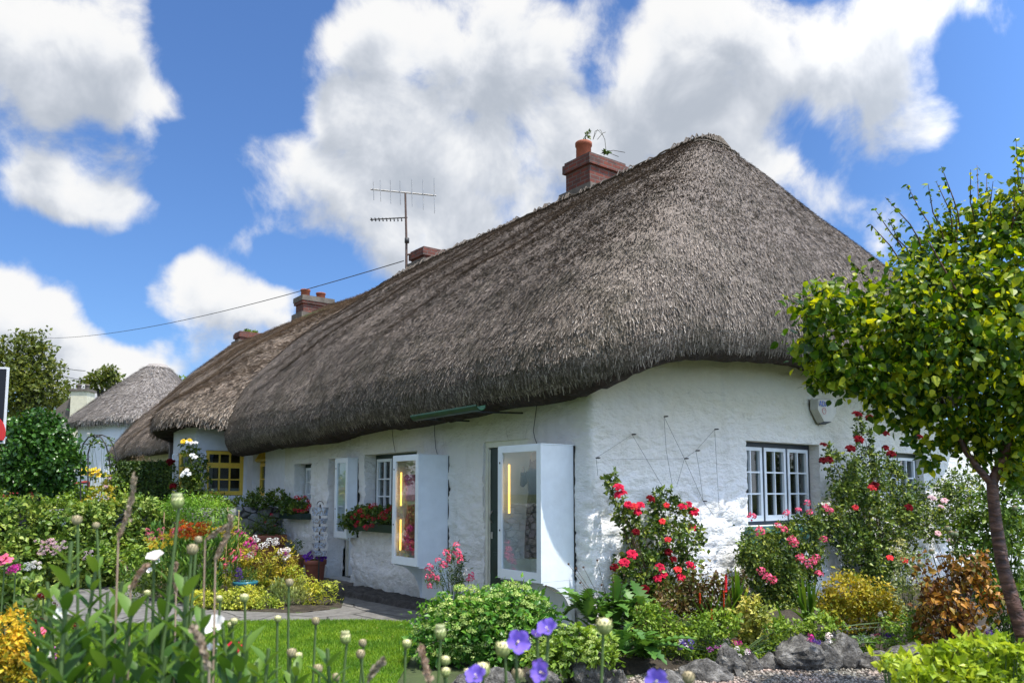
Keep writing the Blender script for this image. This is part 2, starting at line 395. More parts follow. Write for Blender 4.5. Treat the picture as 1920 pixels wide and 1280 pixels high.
    ccol=ramp(n,shade.outputs[0],[(0,(1.0,1.0,1.0)),(.25,(.92,.94,.97)),(.6,(.70,.74,.81)),(1,(.50,.55,.63))])
    cs=n('ShaderNodeMixRGB',{'blend_type':'MULTIPLY'},Fac=1.0,Color1=ccol,Color2=(1,1,1,1))
    cs2=n('ShaderNodeVectorMath',{'operation':'SCALE'},i0=cs.outputs[0]); cs2.inputs['Scale'].default_value=CLOUD_GAIN/SKY_STR
    sky=n('ShaderNodeTexSky',{'sky_type':'NISHITA','sun_disc':False,'sun_elevation':math.asin(SUN.z),'sun_rotation':math.atan2(SUN.x,SUN.y),'dust_density':1.1,'ozone_density':2.0,'air_density':1.0,'altitude':100})
    sk=n('ShaderNodeMixRGB',{'blend_type':'MULTIPLY'},Fac=1.0,Color1=sky.outputs[0],Color2=c4(SKY_TINT))
    mx=n('ShaderNodeMixRGB',Fac=cov.outputs[0],Color1=sk.outputs[0],Color2=cs2.outputs[0])
    # sky on the sun's side is brightened as added fill for the gable wall
    gd=n('ShaderNodeVectorMath',{'operation':'DOT_PRODUCT'},i0=nrm,i1=tuple(Vector((.45,-.85,.35)).normalized()))
    gl=n('ShaderNodeMapRange',{'interpolation_type':'SMOOTHSTEP'},i0=gd.outputs['Value'],i1=.0,i2=.9,i3=1.0,i4=2.9)
    mx2=n('ShaderNodeVectorMath',{'operation':'SCALE'},i0=mx.outputs[0]); nt.links.new(gl.outputs[0],mx2.inputs['Scale'])
    bg=n('ShaderNodeBackground',Color=mx2.outputs[0],Strength=SKY_STR)
    o=n('ShaderNodeOutputWorld'); nt.links.new(bg.outputs[0],o.inputs[0])
    w.cycles.sampling_method='MANUAL'; w.cycles.sample_map_resolution=256
SKY_STR=.11; SKY_TINT=(.66,.92,1.27); CLOUD_GAIN=.74
make_world()
sl=bpy.data.lights.new('sun','SUN'); sl.energy=5.0; sl.angle=R_(.53); sl.color=(1.0,.955,.88)
so=bpy.data.objects.new('sun',sl); COL.objects.link(so); so.location=(20,-30,40)
so.rotation_euler=SUN.to_track_quat('Z','Y').to_euler()
cd=bpy.data.cameras.new('camera'); cam=bpy.data.objects.new('camera',cd); COL.objects.link(cam)
cam.location=CAM; cam.rotation_euler=(math.pi/2+PIT,0,-PSI)
cd.sensor_width=36; cd.lens=F_/1920*36; cd.shift_y=(CY-640)/1920; cd.clip_end=3000; cd.clip_start=.05
cd.dof.use_dof=True; cd.dof.focus_distance=10.0; cd.dof.aperture_fstop=5.6
SC.camera=cam
SC.view_settings.view_transform='Standard'; SC.view_settings.look='None'; SC.view_settings.exposure=.38; SC.view_settings.gamma=1
SC.render.resolution_x=1024; SC.render.resolution_y=682
SC.cycles.max_bounces=8; SC.cycles.transparent_max_bounces=12

def nz3(p,sc,seed=0.): return mnoise.noise(Vector((p[0]*sc+seed,p[1]*sc-seed,p[2]*sc+seed*.7)))

# ------------------------------------------------------------------ thatch
def smooth_curve(pts,n,sig=3.):
    P=np.array(pts,float); d=np.r_[0,np.cumsum(np.linalg.norm(np.diff((P[:,:3]+P[:,3:])/2 if P.shape[1]==6 else P,axis=0),axis=1)+.15)]
    s=np.linspace(0,d[-1],n); Q=np.stack([np.interp(s,d,P[:,i]) for i in range(P.shape[1])],1)
    k=int(sig*3); w=np.exp(-.5*(np.arange(-k,k+1)/sig)**2); w/=w.sum()
    for i in range(Q.shape[1]):
        a=np.pad(Q[:,i],k,mode='reflect',reflect_type='odd'); Q[:,i]=np.convolve(a,w,'valid')
    return Q
PROF=np.array([(0.01,0),(-.006,.03),(-.008,.07),(.0,.12),(.025,.18),(.068,.25),(.13,.325),(.22,.41),(.34,.52),(.47,.62),(.62,.735),(.77,.845),(.9,.94),(.96,.985),(1,1)])
PT=np.r_[0,np.cumsum(np.linalg.norm(np.diff(PROF,axis=0),axis=1))]; PT/=PT[-1]
class Roof:
    def __init__(s,ctrl,n=220,prof=None,sig=3.,amp=.05,seed=0):
        s.C=smooth_curve(ctrl,n,sig); s.n=n; s.amp=amp; s.seed=seed
        s.prof=PROF if prof is None else np.array(prof,float)
        s.pt=np.r_[0,np.cumsum(np.linalg.norm(np.diff(s.prof,axis=0),axis=1))]; s.pt/=s.pt[-1]
    def P(s,S,T):
        x=np.clip(S,0,1)*(s.n-1); ix=np.arange(s.n)
        C=np.stack([np.interp(x,ix,s.C[:,i]) for i in range(6)],-1)
        u=np.interp(T,s.pt,s.prof[:,0]); w=np.interp(T,s.pt,s.prof[:,1])
        E=C[...,:3]; Rr=C[...,3:]
        out=np.empty(E.shape)
        out[...,0]=E[...,0]+(Rr[...,0]-E[...,0])*u; out[...,1]=E[...,1]+(Rr[...,1]-E[...,1])*u; out[...,2]=E[...,2]+(Rr[...,2]-E[...,2])*w
        # gentle undulation of the thatch coat
        q=s.amp*(np.sin(out[...,1]*1.7+out[...,2]*1.1+s.seed)+.7*np.sin(out[...,0]*2.3-out[...,1]*1.1+out[...,2]*2.+2*s.seed)+.4*np.sin(out[...,1]*5.1+out[...,2]*3.3))*np.minimum(1,(1-T)*6)
        out[...,2]+=q*.6
        return out
    def mesh(s,mb,ns=260,ntt=70,inset=.75,drop=.02,fine=.003,undermat=1,cx=None):
        Sg,Tg=np.meshgrid(np.linspace(0,1,ns),np.linspace(0,1,ntt),indexing='ij')
        V=s.P(Sg,Tg)
        rr=np.random.default_rng(5); V[:,1:]+=rr.normal(0,fine,V[:,1:].shape)
        idx=np.arange(ns*ntt).reshape(ns,ntt)
        Fq=np.stack([idx[:-1,:-1],idx[1:,:-1],idx[1:,1:],idx[:-1,1:]],-1).reshape(-1,4)
        mb.add(V.reshape(-1,3),Fq,0,True)
        # underside ring: rolls under and back to the wall
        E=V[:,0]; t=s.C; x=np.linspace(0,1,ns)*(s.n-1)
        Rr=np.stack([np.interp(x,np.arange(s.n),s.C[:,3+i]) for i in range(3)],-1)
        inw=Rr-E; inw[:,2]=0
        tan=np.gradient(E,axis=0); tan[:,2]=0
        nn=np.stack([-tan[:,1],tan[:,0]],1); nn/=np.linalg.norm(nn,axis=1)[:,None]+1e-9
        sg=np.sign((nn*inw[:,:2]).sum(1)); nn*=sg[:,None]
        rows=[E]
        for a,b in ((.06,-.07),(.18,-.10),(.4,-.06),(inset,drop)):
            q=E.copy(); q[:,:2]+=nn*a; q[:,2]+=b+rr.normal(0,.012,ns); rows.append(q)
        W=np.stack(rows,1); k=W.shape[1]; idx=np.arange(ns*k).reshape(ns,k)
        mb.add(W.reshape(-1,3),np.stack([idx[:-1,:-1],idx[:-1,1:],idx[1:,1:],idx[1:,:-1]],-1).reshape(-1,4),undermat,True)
    def straws(s,mb,n,L=(.07,.16),W=(.006,.011),lift=(.04,.35),mat=0,srange=(0,1),seed=1,tr=(.0,1)):
        r=np.random.default_rng(seed)
        S=r.uniform(srange[0],srange[1],n*3); T=r.uniform(tr[0],tr[1],n*3)
        e=1e-3
        def nr(a,b): return np.linalg.norm(np.cross(s.P(a+e,b)-s.P(a-e,b),s.P(a,b+e)-s.P(a,b-e)),axis=1)
        A=nr(S,T); A/=np.quantile(A,.98); k=r.uniform(0,1,n*3)<A
        S=S[k][:n]; T=T[k][:n]; n=len(S)
        P=s.P(S,T); dn=s.P(S,np.clip(T-.01,0,1))-s.P(S,np.clip(T+.01,0,1)); dn/=np.linalg.norm(dn,axis=1)[:,None]+1e-9
        ds=s.P(S+e,T)-s.P(S-e,T); ds/=np.linalg.norm(ds,axis=1)[:,None]+1e-9
        nn=np.cross(ds,dn); nn/=np.linalg.norm(nn,axis=1)[:,None]+1e-9
        c=s.C.mean(0)[:3]; 
        fl=np.sign(nn[:,2]+1e-3); 
        out=P-np.array([np.interp(0,[0],[9.8])*1.0,0,0]); 
        nn*=np.where(np.abs(nn[:,2])>.08,fl,fl)[:,None]
        l=r.uniform(*L,n); w=r.uniform(*W,n); lf=r.uniform(*lift,n)
        d=dn*np.cos(lf)[:,None]+nn*np.sin(lf)[:,None]+ds*r.normal(0,.22,n)[:,None]; d/=np.linalg.norm(d,axis=1)[:,None]
        base=P-nn*.01
        side=ds*w[:,None]*.5
        tip=base+d*l[:,None]
        V=np.stack([base-side,base+side,tip+side*.8,tip-side*.8],1).reshape(-1,3)
        mb.add(V,np.arange(n*4).reshape(n,4),mat,False)
def rods(roof,name,parent,ts,s0,s1,step=.02,r=.018,mat=None,zig=None):
    k=int((s1-s0)/.004)
    for t in ts:
        mb=MB(); S=np.linspace(s0,s1,k); P=roof.P(S,np.full(k,t)); P[:,2]+=.035
        rr=np.random.default_rng(int(t*1000)); P+=rr.normal(0,.008,P.shape)
        mb.tube([tuple(p) for p in P],[r*(.8+.5*rr.random()) for _ in range(k)],5)
        mb.build(name,mat or M['rod'],parent)

RX=9.8
H1=[(5.3,15.95,2.45, RX+.05,18.6,6.5),(5.0,15.75,2.42, RX,18.35,6.86),(4.93,15.3,2.27, RX,18.0,6.93),(5.03,12.6,2.36, RX,15.5,6.98),(5.08,10,2.44, RX,13,7.0),(5.1,7.9,2.47, RX,10.6,7.0),(5.13,6.7,2.5, RX,9.2,7.02),
 (5.2,6.1,2.52, RX,8.3,7.04),(5.42,5.65,2.62, RX,7.95,7.06),(5.9,5.45,2.82, RX+.02,7.85,7.06),(6.6,5.42,3.03, RX+.05,7.8,7.06),(7.6,5.42,3.12, RX+.08,7.78,7.06),(9.4,5.42,3.14, RX+.1,7.76,7.06),(12.2,5.42,3.14, RX+.15,7.76,7.06),
 (14.0,5.55,3.08, RX+.2,7.8,7.06),(14.6,6.2,2.95, RX+.2,8.0,7.06),(14.8,8.5,2.7, RX+.05,9.5,7.02),(14.4,16,2.6, RX+.05,17,6.93)]
cottage=thing('thatched_cottage','near long whitewashed cottage with grey thatched roof reaching the corner by the roses','cottage',(9.5,10,0))
roof1=Roof(H1,260)
mb=MB(); roof1.mesh(mb,340,84)
roof1.straws(mb,380000,L=(.035,.085),W=(.005,.011),lift=(.06,.5),seed=3,srange=(0,.86))
roof1.straws(mb,240000,L=(.05,.11),W=(.007,.014),lift=(.05,.42),seed=4,srange=(0,.86))
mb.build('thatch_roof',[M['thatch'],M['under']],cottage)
TH1=[o for o in cottage.children if o.name.startswith('thatch_roof')][0]
# long loose stalks near the apex
rods(roof1,'ridge_rod',TH1,(.985,.955),.06,.80,mat=M['rod']); rods(roof1,'ridge_rod',TH1,(.915,),.44,.76,r=.014,mat=M['rod'])
mb=MB(); rr=random.Random(4)
for i in range(170):
    s_=rr.uniform(.06,.8); a=roof1.P(np.array([s_]),np.array([.99]))[0]; b=roof1.P(np.array([s_+rr.uniform(-.004,.004)]),np.array([.94]))[0]
    a[2]+=.05;b[2]+=.04
    m_=(a+b)/2; m_[2]+=.03+rr.random()*.05
    mb.tube([a,m_,b],.011,4)
mb.build('ridge_pegs',M['rod'],TH1)['kind']='stuff'

H2=[(6.5,13.6,2.75, RX+.3,16.2,6.0),(6.1,14.3,2.72, RX+.1,17.1,6.5),(5.4,14.95,2.75, RX,17.9,6.8),(4.9,15.35,2.8, RX,18.3,6.84),(4.55,15.75,2.8, RX,19,6.8),(4.2,16.05,2.8, RX,19.6,6.82),(3.95,16.6,2.76, RX,20.3,6.85),(4.0,17.3,2.72, RX,21.2,6.88),(4.6,18.0,2.66, RX,22,6.9),(5.05,18.9,2.6, RX,22.8,6.9),
 (5.1,23,2.56, RX,27,6.95),(5.1,26.6,2.55, RX,29.6,7.0),(5.2,27.6,2.55, RX,30.2,7.0),(6.0,28.4,2.6, RX+.1,30.4,7.0),(9,29.5,2.7, RX+.1,30.5,7.0),(14,31,2.7, RX+.2,30.6,7.0)]
cottage2=thing('thatched_cottage','second thatched cottage with tan roof sweeping over a bay with yellow windows','cottage',(9.5,21,0))
roof2=Roof(H2,240,seed=2.,amp=.05,prof=[(0,0),(0,.035),(.012,.07),(.045,.115),(.095,.17),(.16,.235),(.25,.325),(.36,.44),(.48,.56),(.62,.69),(.78,.83),(.9,.93),(.96,.98),(1,1)])
mb=MB(); roof2.mesh(mb,300,60,inset=.6)
roof2.straws(mb,170000,L=(.07,.17),W=(.008,.018),lift=(.08,.6),seed=8,srange=(.0,.97))
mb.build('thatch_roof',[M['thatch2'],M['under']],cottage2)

# ------------------------------------------------------------------ walls
def wall_loop(name,path,ztop,openings,parent,mat,step=.05,amp=.02,depth=.3,z0=-.05,roomy=True,stonez=1.6):
    """path: list of (x,y) plan points, outward normal to the right of travel; openings: (s0,s1,z0,z1)"""
    P=np.array(path,float); seg=np.linalg.norm(np.diff(P,axis=0),axis=1); cs=np.r_[0,np.cumsum(seg)]
    def pos(s):
        i=min(max(np.searchsorted(cs,s,side='right')-1,0),len(seg)-1); f=(s-cs[i])/seg[i]
        p=P[i]*(1-f)+P[i+1]*f; t=(P[i+1]-P[i])/seg[i]; return p,np.array([t[1],-t[0]])
    sv=set(np.round(np.arange(0,cs[-1],step),4)); zv=set(np.round(np.arange(z0,ztop,step),4)); zv.add(ztop); sv.add(round(cs[-1],4))
    prot=set()
    def snap(vals,target):
        near=[v for v in vals if abs(v-target)<step*.6 and (id(vals),v) not in prot]
        prot.add((id(vals),target))
        for v in near: vals.discard(v)
        vals.add(target)
    for c in cs[1:-1]: snap(sv,round(float(c),4))
    for (a,b,c,d) in openings:
        snap(sv,a);snap(sv,b);snap(zv,c);snap(zv,d)
    sv=sorted(sv); zv=sorted(zv)
    ns,nzv=len(sv),len(zv); V=np.zeros((ns,nzv,3)); NN=np.zeros((ns,3))
    for i,s in enumerate(sv):
        p,nr=pos(s); p2,nr2=pos(max(0,s-1e-3)); nr=(nr+nr2); nr/=np.linalg.norm(nr)
        NN[i,:2]=nr
        for j,z in enumerate(zv):
            q=(p[0]*5.,p[1]*5.,z*8.5)
            k=mnoise.noise(Vector(q))*.6+mnoise.noise(Vector((q[0]*2,q[1]*2,q[2]*2)))*.3+mnoise.noise(Vector((p[0]*.9,p[1]*.9,z*.9)))*.9
            st=abs(mnoise.noise(Vector((q[0]*.8+7,q[1]*.8,q[2]*.9+3))))
            am=amp*(1.0 if z<stonez else .75)
            o=(k*.8-(1-min(1,st*7))*1.1*(1 if z<stonez else .6))*am
            V[i,j]=(p[0]+nr[0]*o,p[1]+nr[1]*o,z)
    idx=np.arange(ns*nzv).reshape(ns,nzv); faces=[]
    sa=np.array(sv);za=np.array(zv)
    sm=(sa[:-1]+sa[1:])/2; zm=(za[:-1]+za[1:])/2
    keep=np.ones((ns-1,nzv-1),bool)
    for (a,b,c,d) in openings:
        keep&=~(((sm>a)&(sm<b))[:,None]&((zm>c)&(zm<d))[None,:])
    Fq=np.stack([idx[:-1,:-1],idx[1:,:-1],idx[1:,1:],idx[:-1,1:]],-1)[keep]
    mb=MB(); mb.add(V.reshape(-1,3),Fq,0,True)
    for (a,b,c,d) in openings:
        ia=sv.index(a);ib=sv.index(b);jc=zv.index(c);jd=zv.index(d)
        loop=[(i,jc) for i in range(ia,ib)]+[(ib,j) for j in range(jc,jd)]+[(i,jd) for i in range(ib,ia,-1)]+[(ia,j) for j in range(jd,jc,-1)]
        A=[V[i,j] for i,j in loop]; B=[V[i,j]-NN[(ia+ib)//2]*depth for i,j in loop]; m=len(loop)
        mb.add(A+B,[(k,(k+1)%m,m+(k+1)%m,m+k) for k in range(m)],0,False)
    return mb.build(name,mat,parent)

FA=(Vector((5.72,0,0)),Vector((0,1,0)),Vector((-1,0,0)))     # long front wall: u = world Y
FG=(Vector((0,6.11,0)),Vector((1,0,0)),Vector((0,-1,0)))     # gable wall: u = world X
# plan: travel so that outward is on the right -> (13.7,14.3)->... front wall travelled from corner? outward (-x) when going +y is left, so go -y
# start at far end of the front wall, travel -y: right of travel is -x (outward)
Y0=14.4
arc=[(5.72,6.20),(5.73,6.155),(5.75,6.128),(5.775,6.114),(5.81,6.11)]
path1=[(5.72,Y0)]+arc+[(13.75,6.11),(13.75,Y0),(5.73,Y0)]
def sA(y): return round(Y0-y,4)
_P=np.array(path1); _l=np.linalg.norm(np.diff(_P,axis=0),axis=1); SG=float(_l[:5].sum())
def sG(x): return round(SG+(x-5.81),4)
op=[]
def opA(y0,y1,z0,z1): op.append((sA(y1),sA(y0),z0,z1))
def opG(x0,x1,z0,z1): op.append((sG(x0),sG(x1),z0,z1))
opA(7.17,8.03,.02,2.11)      # near door
opA(11.62,12.5,.1,2.05)      # left door
opA(9.62,11.2,1.05,2.07)     # window by display case
opA(13.2,13.92,1.12,2.0)     # far window
opG(8.36,9.98,1.08,2.14)     # gable window
opG(11.75,12.95,1.05,2.1)
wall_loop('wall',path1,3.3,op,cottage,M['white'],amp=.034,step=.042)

def window(parent,fr,u0,u1,z0,z1,back,nsash,cols,rows,fm,sm,curt=0,name='window',fw=.05,sw=.045,mw=.02,sill=None,openings=None):
    """frame in the reveal at w=-back"""
    mb=MB(); w0,w1=-back-.07,-back
    mb.fbox(fr,(u0,u0+fw),(z0,z1),(w0,w1)); mb.fbox(fr,(u1-fw,u1),(z0,z1),(w0,w1))
    mb.fbox(fr,(u0+fw,u1-fw),(z1-fw*1.3,z1),(w0,w1)); mb.fbox(fr,(u0+fw,u1-fw),(z0,z0+fw),(w0,w1))
    wd=(u1-u0-2*fw-(nsash-1)*fw*.9)/nsash
    for i in range(1,nsash):
        a=u0+fw+i*wd+(i-1)*fw*.9; mb.fbox(fr,(a,a+fw*.9),(z0+fw,z1-fw*1.3),(w0,w1))
    W=mb.build(name,fm,parent)
    for i in range(nsash):
        a=u0+fw+i*(wd+fw*.9); b=a+wd; c=z0+fw; d=z1-fw*1.3
        s=MB(); p=-back-.045; q=-back+.012
        s.fbox(fr,(a,a+sw),(c,d),(p,q)); s.fbox(fr,(b-sw,b),(c,d),(p,q)); s.fbox(fr,(a+sw,b-sw),(d-sw,d),(p,q)); s.fbox(fr,(a+sw,b-sw),(c,c+sw*1.6),(p,q))
        ga,gb,gc,gd=a+sw,b-sw,c+sw*1.6,d-sw
        for k in range(1,cols):
            x=ga+(gb-ga)*k/cols; s.fbox(fr,(x-mw/2,x+mw/2),(gc,gd),(p+.012,q-.006))
        for k in range(1,rows):
            z=gc+(gd-gc)*k/rows; s.fbox(fr,(ga,gb),(z-mw/2,z+mw/2),(p+.013,q-.005))
        S=s.build('sash',sm,W)
        g=MB(); g.fbox(fr,(ga,gb),(gc,gd),(p+.018,p+.022)); g.build('glass',M['glass'],S)
    if curt:
        for i in range(nsash):
            cb=MB()
            a=u0+fw+i*(wd+fw*.9)
            for k,uu in enumerate(((a+wd*.30),)):
                cb.fbox(fr,(uu-.012,uu+.028),(z0+.05,z1-.1),(-back-.16,-back-.15))
            cb.build('curtain',M['curtain'],W)
    return W
w=window(cottage,FG,8.36,9.98,1.08,2.14,.16,3,2,3,M['dblue'],M['whitepaint'],curt=1); 
sb=MB(); sb.fbox(FG,(8.3,9.98),(.98,1.075),(-.1,.06)); sb.fbox(FG,(8.34,9.9),(.86,.979),(.0,.045)); sb.build('sill',M['teal'],w)
window(cottage,FG,11.75,12.95,1.05,2.1,.14,2,2,3,M['dgreen'],M['whitepaint'],curt=1)
w=window(cottage,FA,9.62,11.2,1.05,2.07,.2,3,2,3,M['dgreen'],M['whitepaint'],curt=1)
w=window(cottage,FA,13.2,13.92,1.12,2.0,.2,2,2,3,M['dgreen'],M['whitepaint'])

def door(parent,y0,y1,z0,z1,back,leafmat,framemat,glass=False):
    fw=.05; mb=MB(); w0,w1=-back-.1,-back+.0
    mb.fbox(FA,(y0,y0+fw),(z0,z1-.0),(w0,w1)); mb.fbox(FA,(y1-fw,y1),(z0,z1),(w0,w1)); mb.fbox(FA,(y0+fw,y1-fw),(z1-.07,z1),(w0,w1))
    mb.fbox(FA,(y1-fw-.02,y1-fw),(z0,z1-.09),(w1-.06,w1-.02))
    D=mb.build('door_frame',framemat,parent)
    l=MB(); a,b,c,d=y0+fw,y1-fw,z0+.01,z1-.075
    l.fbox(FA,(a,b),(c,d),(-back-.07,-back-.03))
    for (pu0,pu1) in ((a+.08,(a+b)/2-.03),((a+b)/2+.03,b-.08)):
        for (pz0,pz1) in ((c+.15,c+.75),(c+.9,c+1.25),(c+1.35,d-.1)):
            l.fbox(FA,(pu0,pu1),(pz0,pz1),(-back-.029,-back-.018)); l.fbox(FA,(pu0+.03,pu1-.03),(pz0+.03,pz1-.03),(-back-.017,-back-.012))
    L=l.build('door',leafmat,D)
    h=MB(); yy=b-.07; O=FA[0]
    pts=[O+FA[1]*yy+Vector((0,0,z0+1.18+.07*math.cos(t)))+FA[2]*(-back-.03+.05*math.sin(t)) for t in np.linspace(0,math.pi,9)]
    h.tube(pts,.009,6); h.build('door_handle',M['steel'],L); h=MB(); h.fbox(FA,(yy-.02,yy+.02),(z0+.92,z0+1.0),(-back-.029,-back-.008)); h.build('keyhole_plate',M['steel'],L)
    return D
door(cottage,7.17,8.03,.02,2.11,.03,M['dgreen'],M['offwhite'])
door(cottage,11.62,12.5,.1,2.05,.34,M['whitepaint'],M['offwhite'])
st=MB(); st.fbox(FA,(11.5,12.6),(.0,.098),(-.3,.32)); st.build('doorstep',M['concrete'],cottage)
st=MB(); st.fbox(FA,(7.1,8.1),(.0,.018),(-.3,.25)); st.build('doorstep',M['concrete'],cottage)

# chimneys
def chimney(parent,x0,x1,y0,y1,zb,zt,pots=(),cap=None,capmat=None):
    mb=MB(); mb.box((x0,y0,zb),(x1,y1,zt-.2))
    mb.box((x0-.05,y0-.05,zt-.2),(x1+.05,y1+.05,zt-.04)); mb.box((x0-.02,y0-.02,zt-.04),(x1+.02,y1+.02,zt+.02))
    c=mb.build('chimney',M['brick'],parent)
    if capmat:
        k=MB(); k.box((x0-.07,y0-.07,zt-.12),(x1+.07,y1+.07,zt+.04)); k.build('chimney_cap',capmat,c)
    for (px,py,h,r) in pots:
        p=MB(); p.lathe((px,py,zt+.0),[(r*.95,0),(r*.92,h*.8),(r*1.04,h*.82),(r*1.05,h*.97),(r*.98,h),(r*.8,h),(r*.78,h*.3),(0.0,h*.3)],18); p.build('chimney_pot',M['terra'],c)
    # lead and slate flashing where the stack meets the thatch
    f=MB(); f.box((x0-.1,y0-.12,zb),(x1+.1,y1+.1,7.12 if y0<20 else 7.1)); f.build('flashing',M['concrete'],c)
    return c
chA=chimney(cottage,9.8,10.7,10.42,11.08,6.4,7.72,[(10.05,10.85,.42,.155)])
chB=chimney(cottage2,9.85,10.65,16.35,16.95,6.4,7.42)
chC=chimney(cottage2,9.8,10.75,23.5,24.1,6.4,7.6,[(9.98,23.8,.3,.15),(10.5,23.8,.27,.15)],capmat=M['concrete'])
chD=chimney(cottage2,9.8,10.7,29.3,29.9,6.4,7.42)

# gutter over the shop door + brackets
gp0=atX(778,784,4.98); gp1=atX(902,764,4.98)
gy0,gy1=gp1.y,gp0.y
mb=MB(); k=12; V=[];rows=9
for i in range(rows):
    y=gy0+(gy1-gy0)*i/(rows-1); z=gp1.z+(gp0.z-gp1.z)*i/(rows-1)
    for j in range(k):
        th=math.pi*(j/(k-1)); V.append((4.98+.065*math.cos(th),y,z-.065*math.sin(th)+.03))
    for j in range(k):
        th=math.pi*(1-j/(k-1)); V.append((4.98+.058*math.cos(th),y,z-.058*math.sin(th)+.032))
mb.add(V,[(i*2*k+j,i*2*k+(j+1)%(2*k),(i+1)*2*k+(j+1)%(2*k),(i+1)*2*k+j) for i in range(rows-1) for j in range(2*k)],0,True)
gut=mb.build('gutter',M['guttergreen'],cottage)
for (a,b) in (((790,786),(880,789)),((885,772),(980,774))):
    mb=MB(); p=atX(a[0],a[1],4.98); q=atX(b[0],b[1],5.70); mb.tube([p,(p+q)/2,q],.011,5); mb.build('gutter_bracket',M['wire'],gut)

# ------------------------------------------------------------------ second cottage walls
bay=[(4.42,24.0),(4.42,17.05),(4.72,16.5),(5.74,16.5),(5.74,14.41)]
P2=np.array(bay); L2=np.r_[0,np.cumsum(np.linalg.norm(np.diff(P2,axis=0),axis=1))]
ops2=[(round(L2[1]+.12,3),round(L2[1]+.50,3),1.2,2.28),(round(L2[2]+.2,3),round(L2[2]+.95,3),1.43,2.33),(round(L2[3]+.42,3),round(L2[3]+1.12,3),1.42,2.36)]
wall_loop('wall',[(5.74,18.2),(4.42,17.9)]+bay[1:],3.4,[(a-L2[1]+float(np.hypot(1.32,.3)+.85),b-L2[1]+float(np.hypot(1.32,.3)+.85),c,d) for a,b,c,d in [tuple(round(float(q),3) for q in o) for o in ops2]],cottage2,mat_plain('smooth_white_render',(.70,.72,.76),.8,.05,bump=.25,bscale=30),amp=.006,depth=.2) if False else None
M['render']=mat_plain('smooth_white_render',(.70,.72,.75),.8,.05,bump=.25,bscale=30)
pth=[(5.74,18.1),(4.95,17.75)]+bay[1:]
PP=np.array(pth); LL=np.r_[0,np.cumsum(np.linalg.norm(np.diff(PP,axis=0),axis=1))]
i0=2
ops2=[(LL[i0]+.13,LL[i0]+.52,1.2,2.28),(LL[i0+1]+.19,LL[i0+1]+.96,1.43,2.34),(LL[i0+2]+.35,LL[i0+2]+1.05,1.42,2.36)]
ops2=[tuple(round(float(q),4) for q in o) for o in ops2]
wall_loop('wall',pth,2.98,ops2,cottage2,M['render'],amp=.006,depth=.22)
mb=MB(); mb.box((5.66,18.1,-.05),(5.8,27.0,3.3)); mb.box((5.8,26.9,-.05),(13.6,27.0,3.3)); mb.build('wall',M['cream'],cottage2)
FB=(Vector((0,16.5,0)),Vector((1,0,0)),Vector((0,-1,0)))
x0=4.72+.19;x1=4.72+.96
def ywin(fr,u0,u1,zs,rows_cols,tilt=0,back=.04):
    mb=MB(); z0,z1,zm=zs; fw=.035
    w0,w1=-back-.06,-back
    mb.fbox(fr,(u0,u0+fw),(z0,z1),(w0,w1));mb.fbox(fr,(u1-fw,u1),(z0,z1),(w0,w1));mb.fbox(fr,(u0+fw,u1-fw),(z0,z0+fw*1.3),(w0,w1));mb.fbox(fr,(u0+fw,u1-fw),(z1-fw,z1),(w0,w1));mb.fbox(fr,(u0+fw,u1-fw),(zm-fw/2,zm+fw/2),(w0,w1))
    W=mb.build('window',M['yellow'],cottage2)
    cols=rows_cols
    for (c,d,cc,rr_,t) in ((z0+fw*1.3,zm-fw/2,cols[0],2,0),(zm+fw/2,z1-fw,cols[1],1,tilt)):
        s=MB(); a,b=u0+fw,u1-fw; sw=.035
        def bx(ua,ub,za,zb):
            s_=MB(); s_.fbox(fr,(ua,ub),(za,zb),(-back-.04,-back+.018)); V=s_.v[0].copy()
            if t:
                O,U,Wn=fr; piv=O+UPV*(d)+Wn*(-back)
                for q in range(len(V)):
                    v=Vector(V[q])-piv; zc=v.dot(UPV); wc=v.dot(Wn); uc=v.dot(U)
                    z2=zc*math.cos(t)+wc*math.sin(t); w2=-zc*math.sin(t)+wc*math.cos(t)
                    V[q]=piv+U*uc+UPV*z2+Wn*w2
            s.add(V,s_.f[0][0])
        bx(a,a+sw,c,d);bx(b-sw,b,c,d);bx(a+sw,b-sw,c,c+sw);bx(a+sw,b-sw,d-sw,d)
        for k in range(1,cc): x=a+sw+(b-a-2*sw)*k/cc; bx(x-.012,x+.012,c+sw,d-sw)
        for k in range(1,rr_): z=c+sw+(d-c-2*sw)*k/rr_; bx(a+sw,b-sw,z-.012,z+.012)
        S=s.build('sash',M['yellow'],W)
        if not t:
            g=MB(); g.fbox(fr,(a+sw,b-sw),(c+sw,d-sw),(-back-.02,-back-.015)); g.build('glass',M['glass'],S)
    return W
W=ywin(FB,x0,x1,(1.44,2.33,2.04),(3,3),back=.02)
mb=MB(); mb.fbox(FB,(x0+.05,x1-.05),(1.46,1.58),(-.2,-.12)); mb.build('paper_stack',M['curtain'],W)
FC=(Vector((5.74,0,0)),Vector((0,1,0)),Vector((-1,0,0)))
ywin(FC,16.5-1.05,16.5-.35,(1.42,2.36,2.07),(2,3),tilt=.55,back=.16)
dirc=Vector((4.72-4.42,16.5-17.05,0)).normalized(); FD=(Vector((4.42,17.05,0)),dirc,Vector((dirc.y,-dirc.x,0)))
ywin(FD,.13,.52,(1.2,2.28,1.95),(1,1),back=.04)
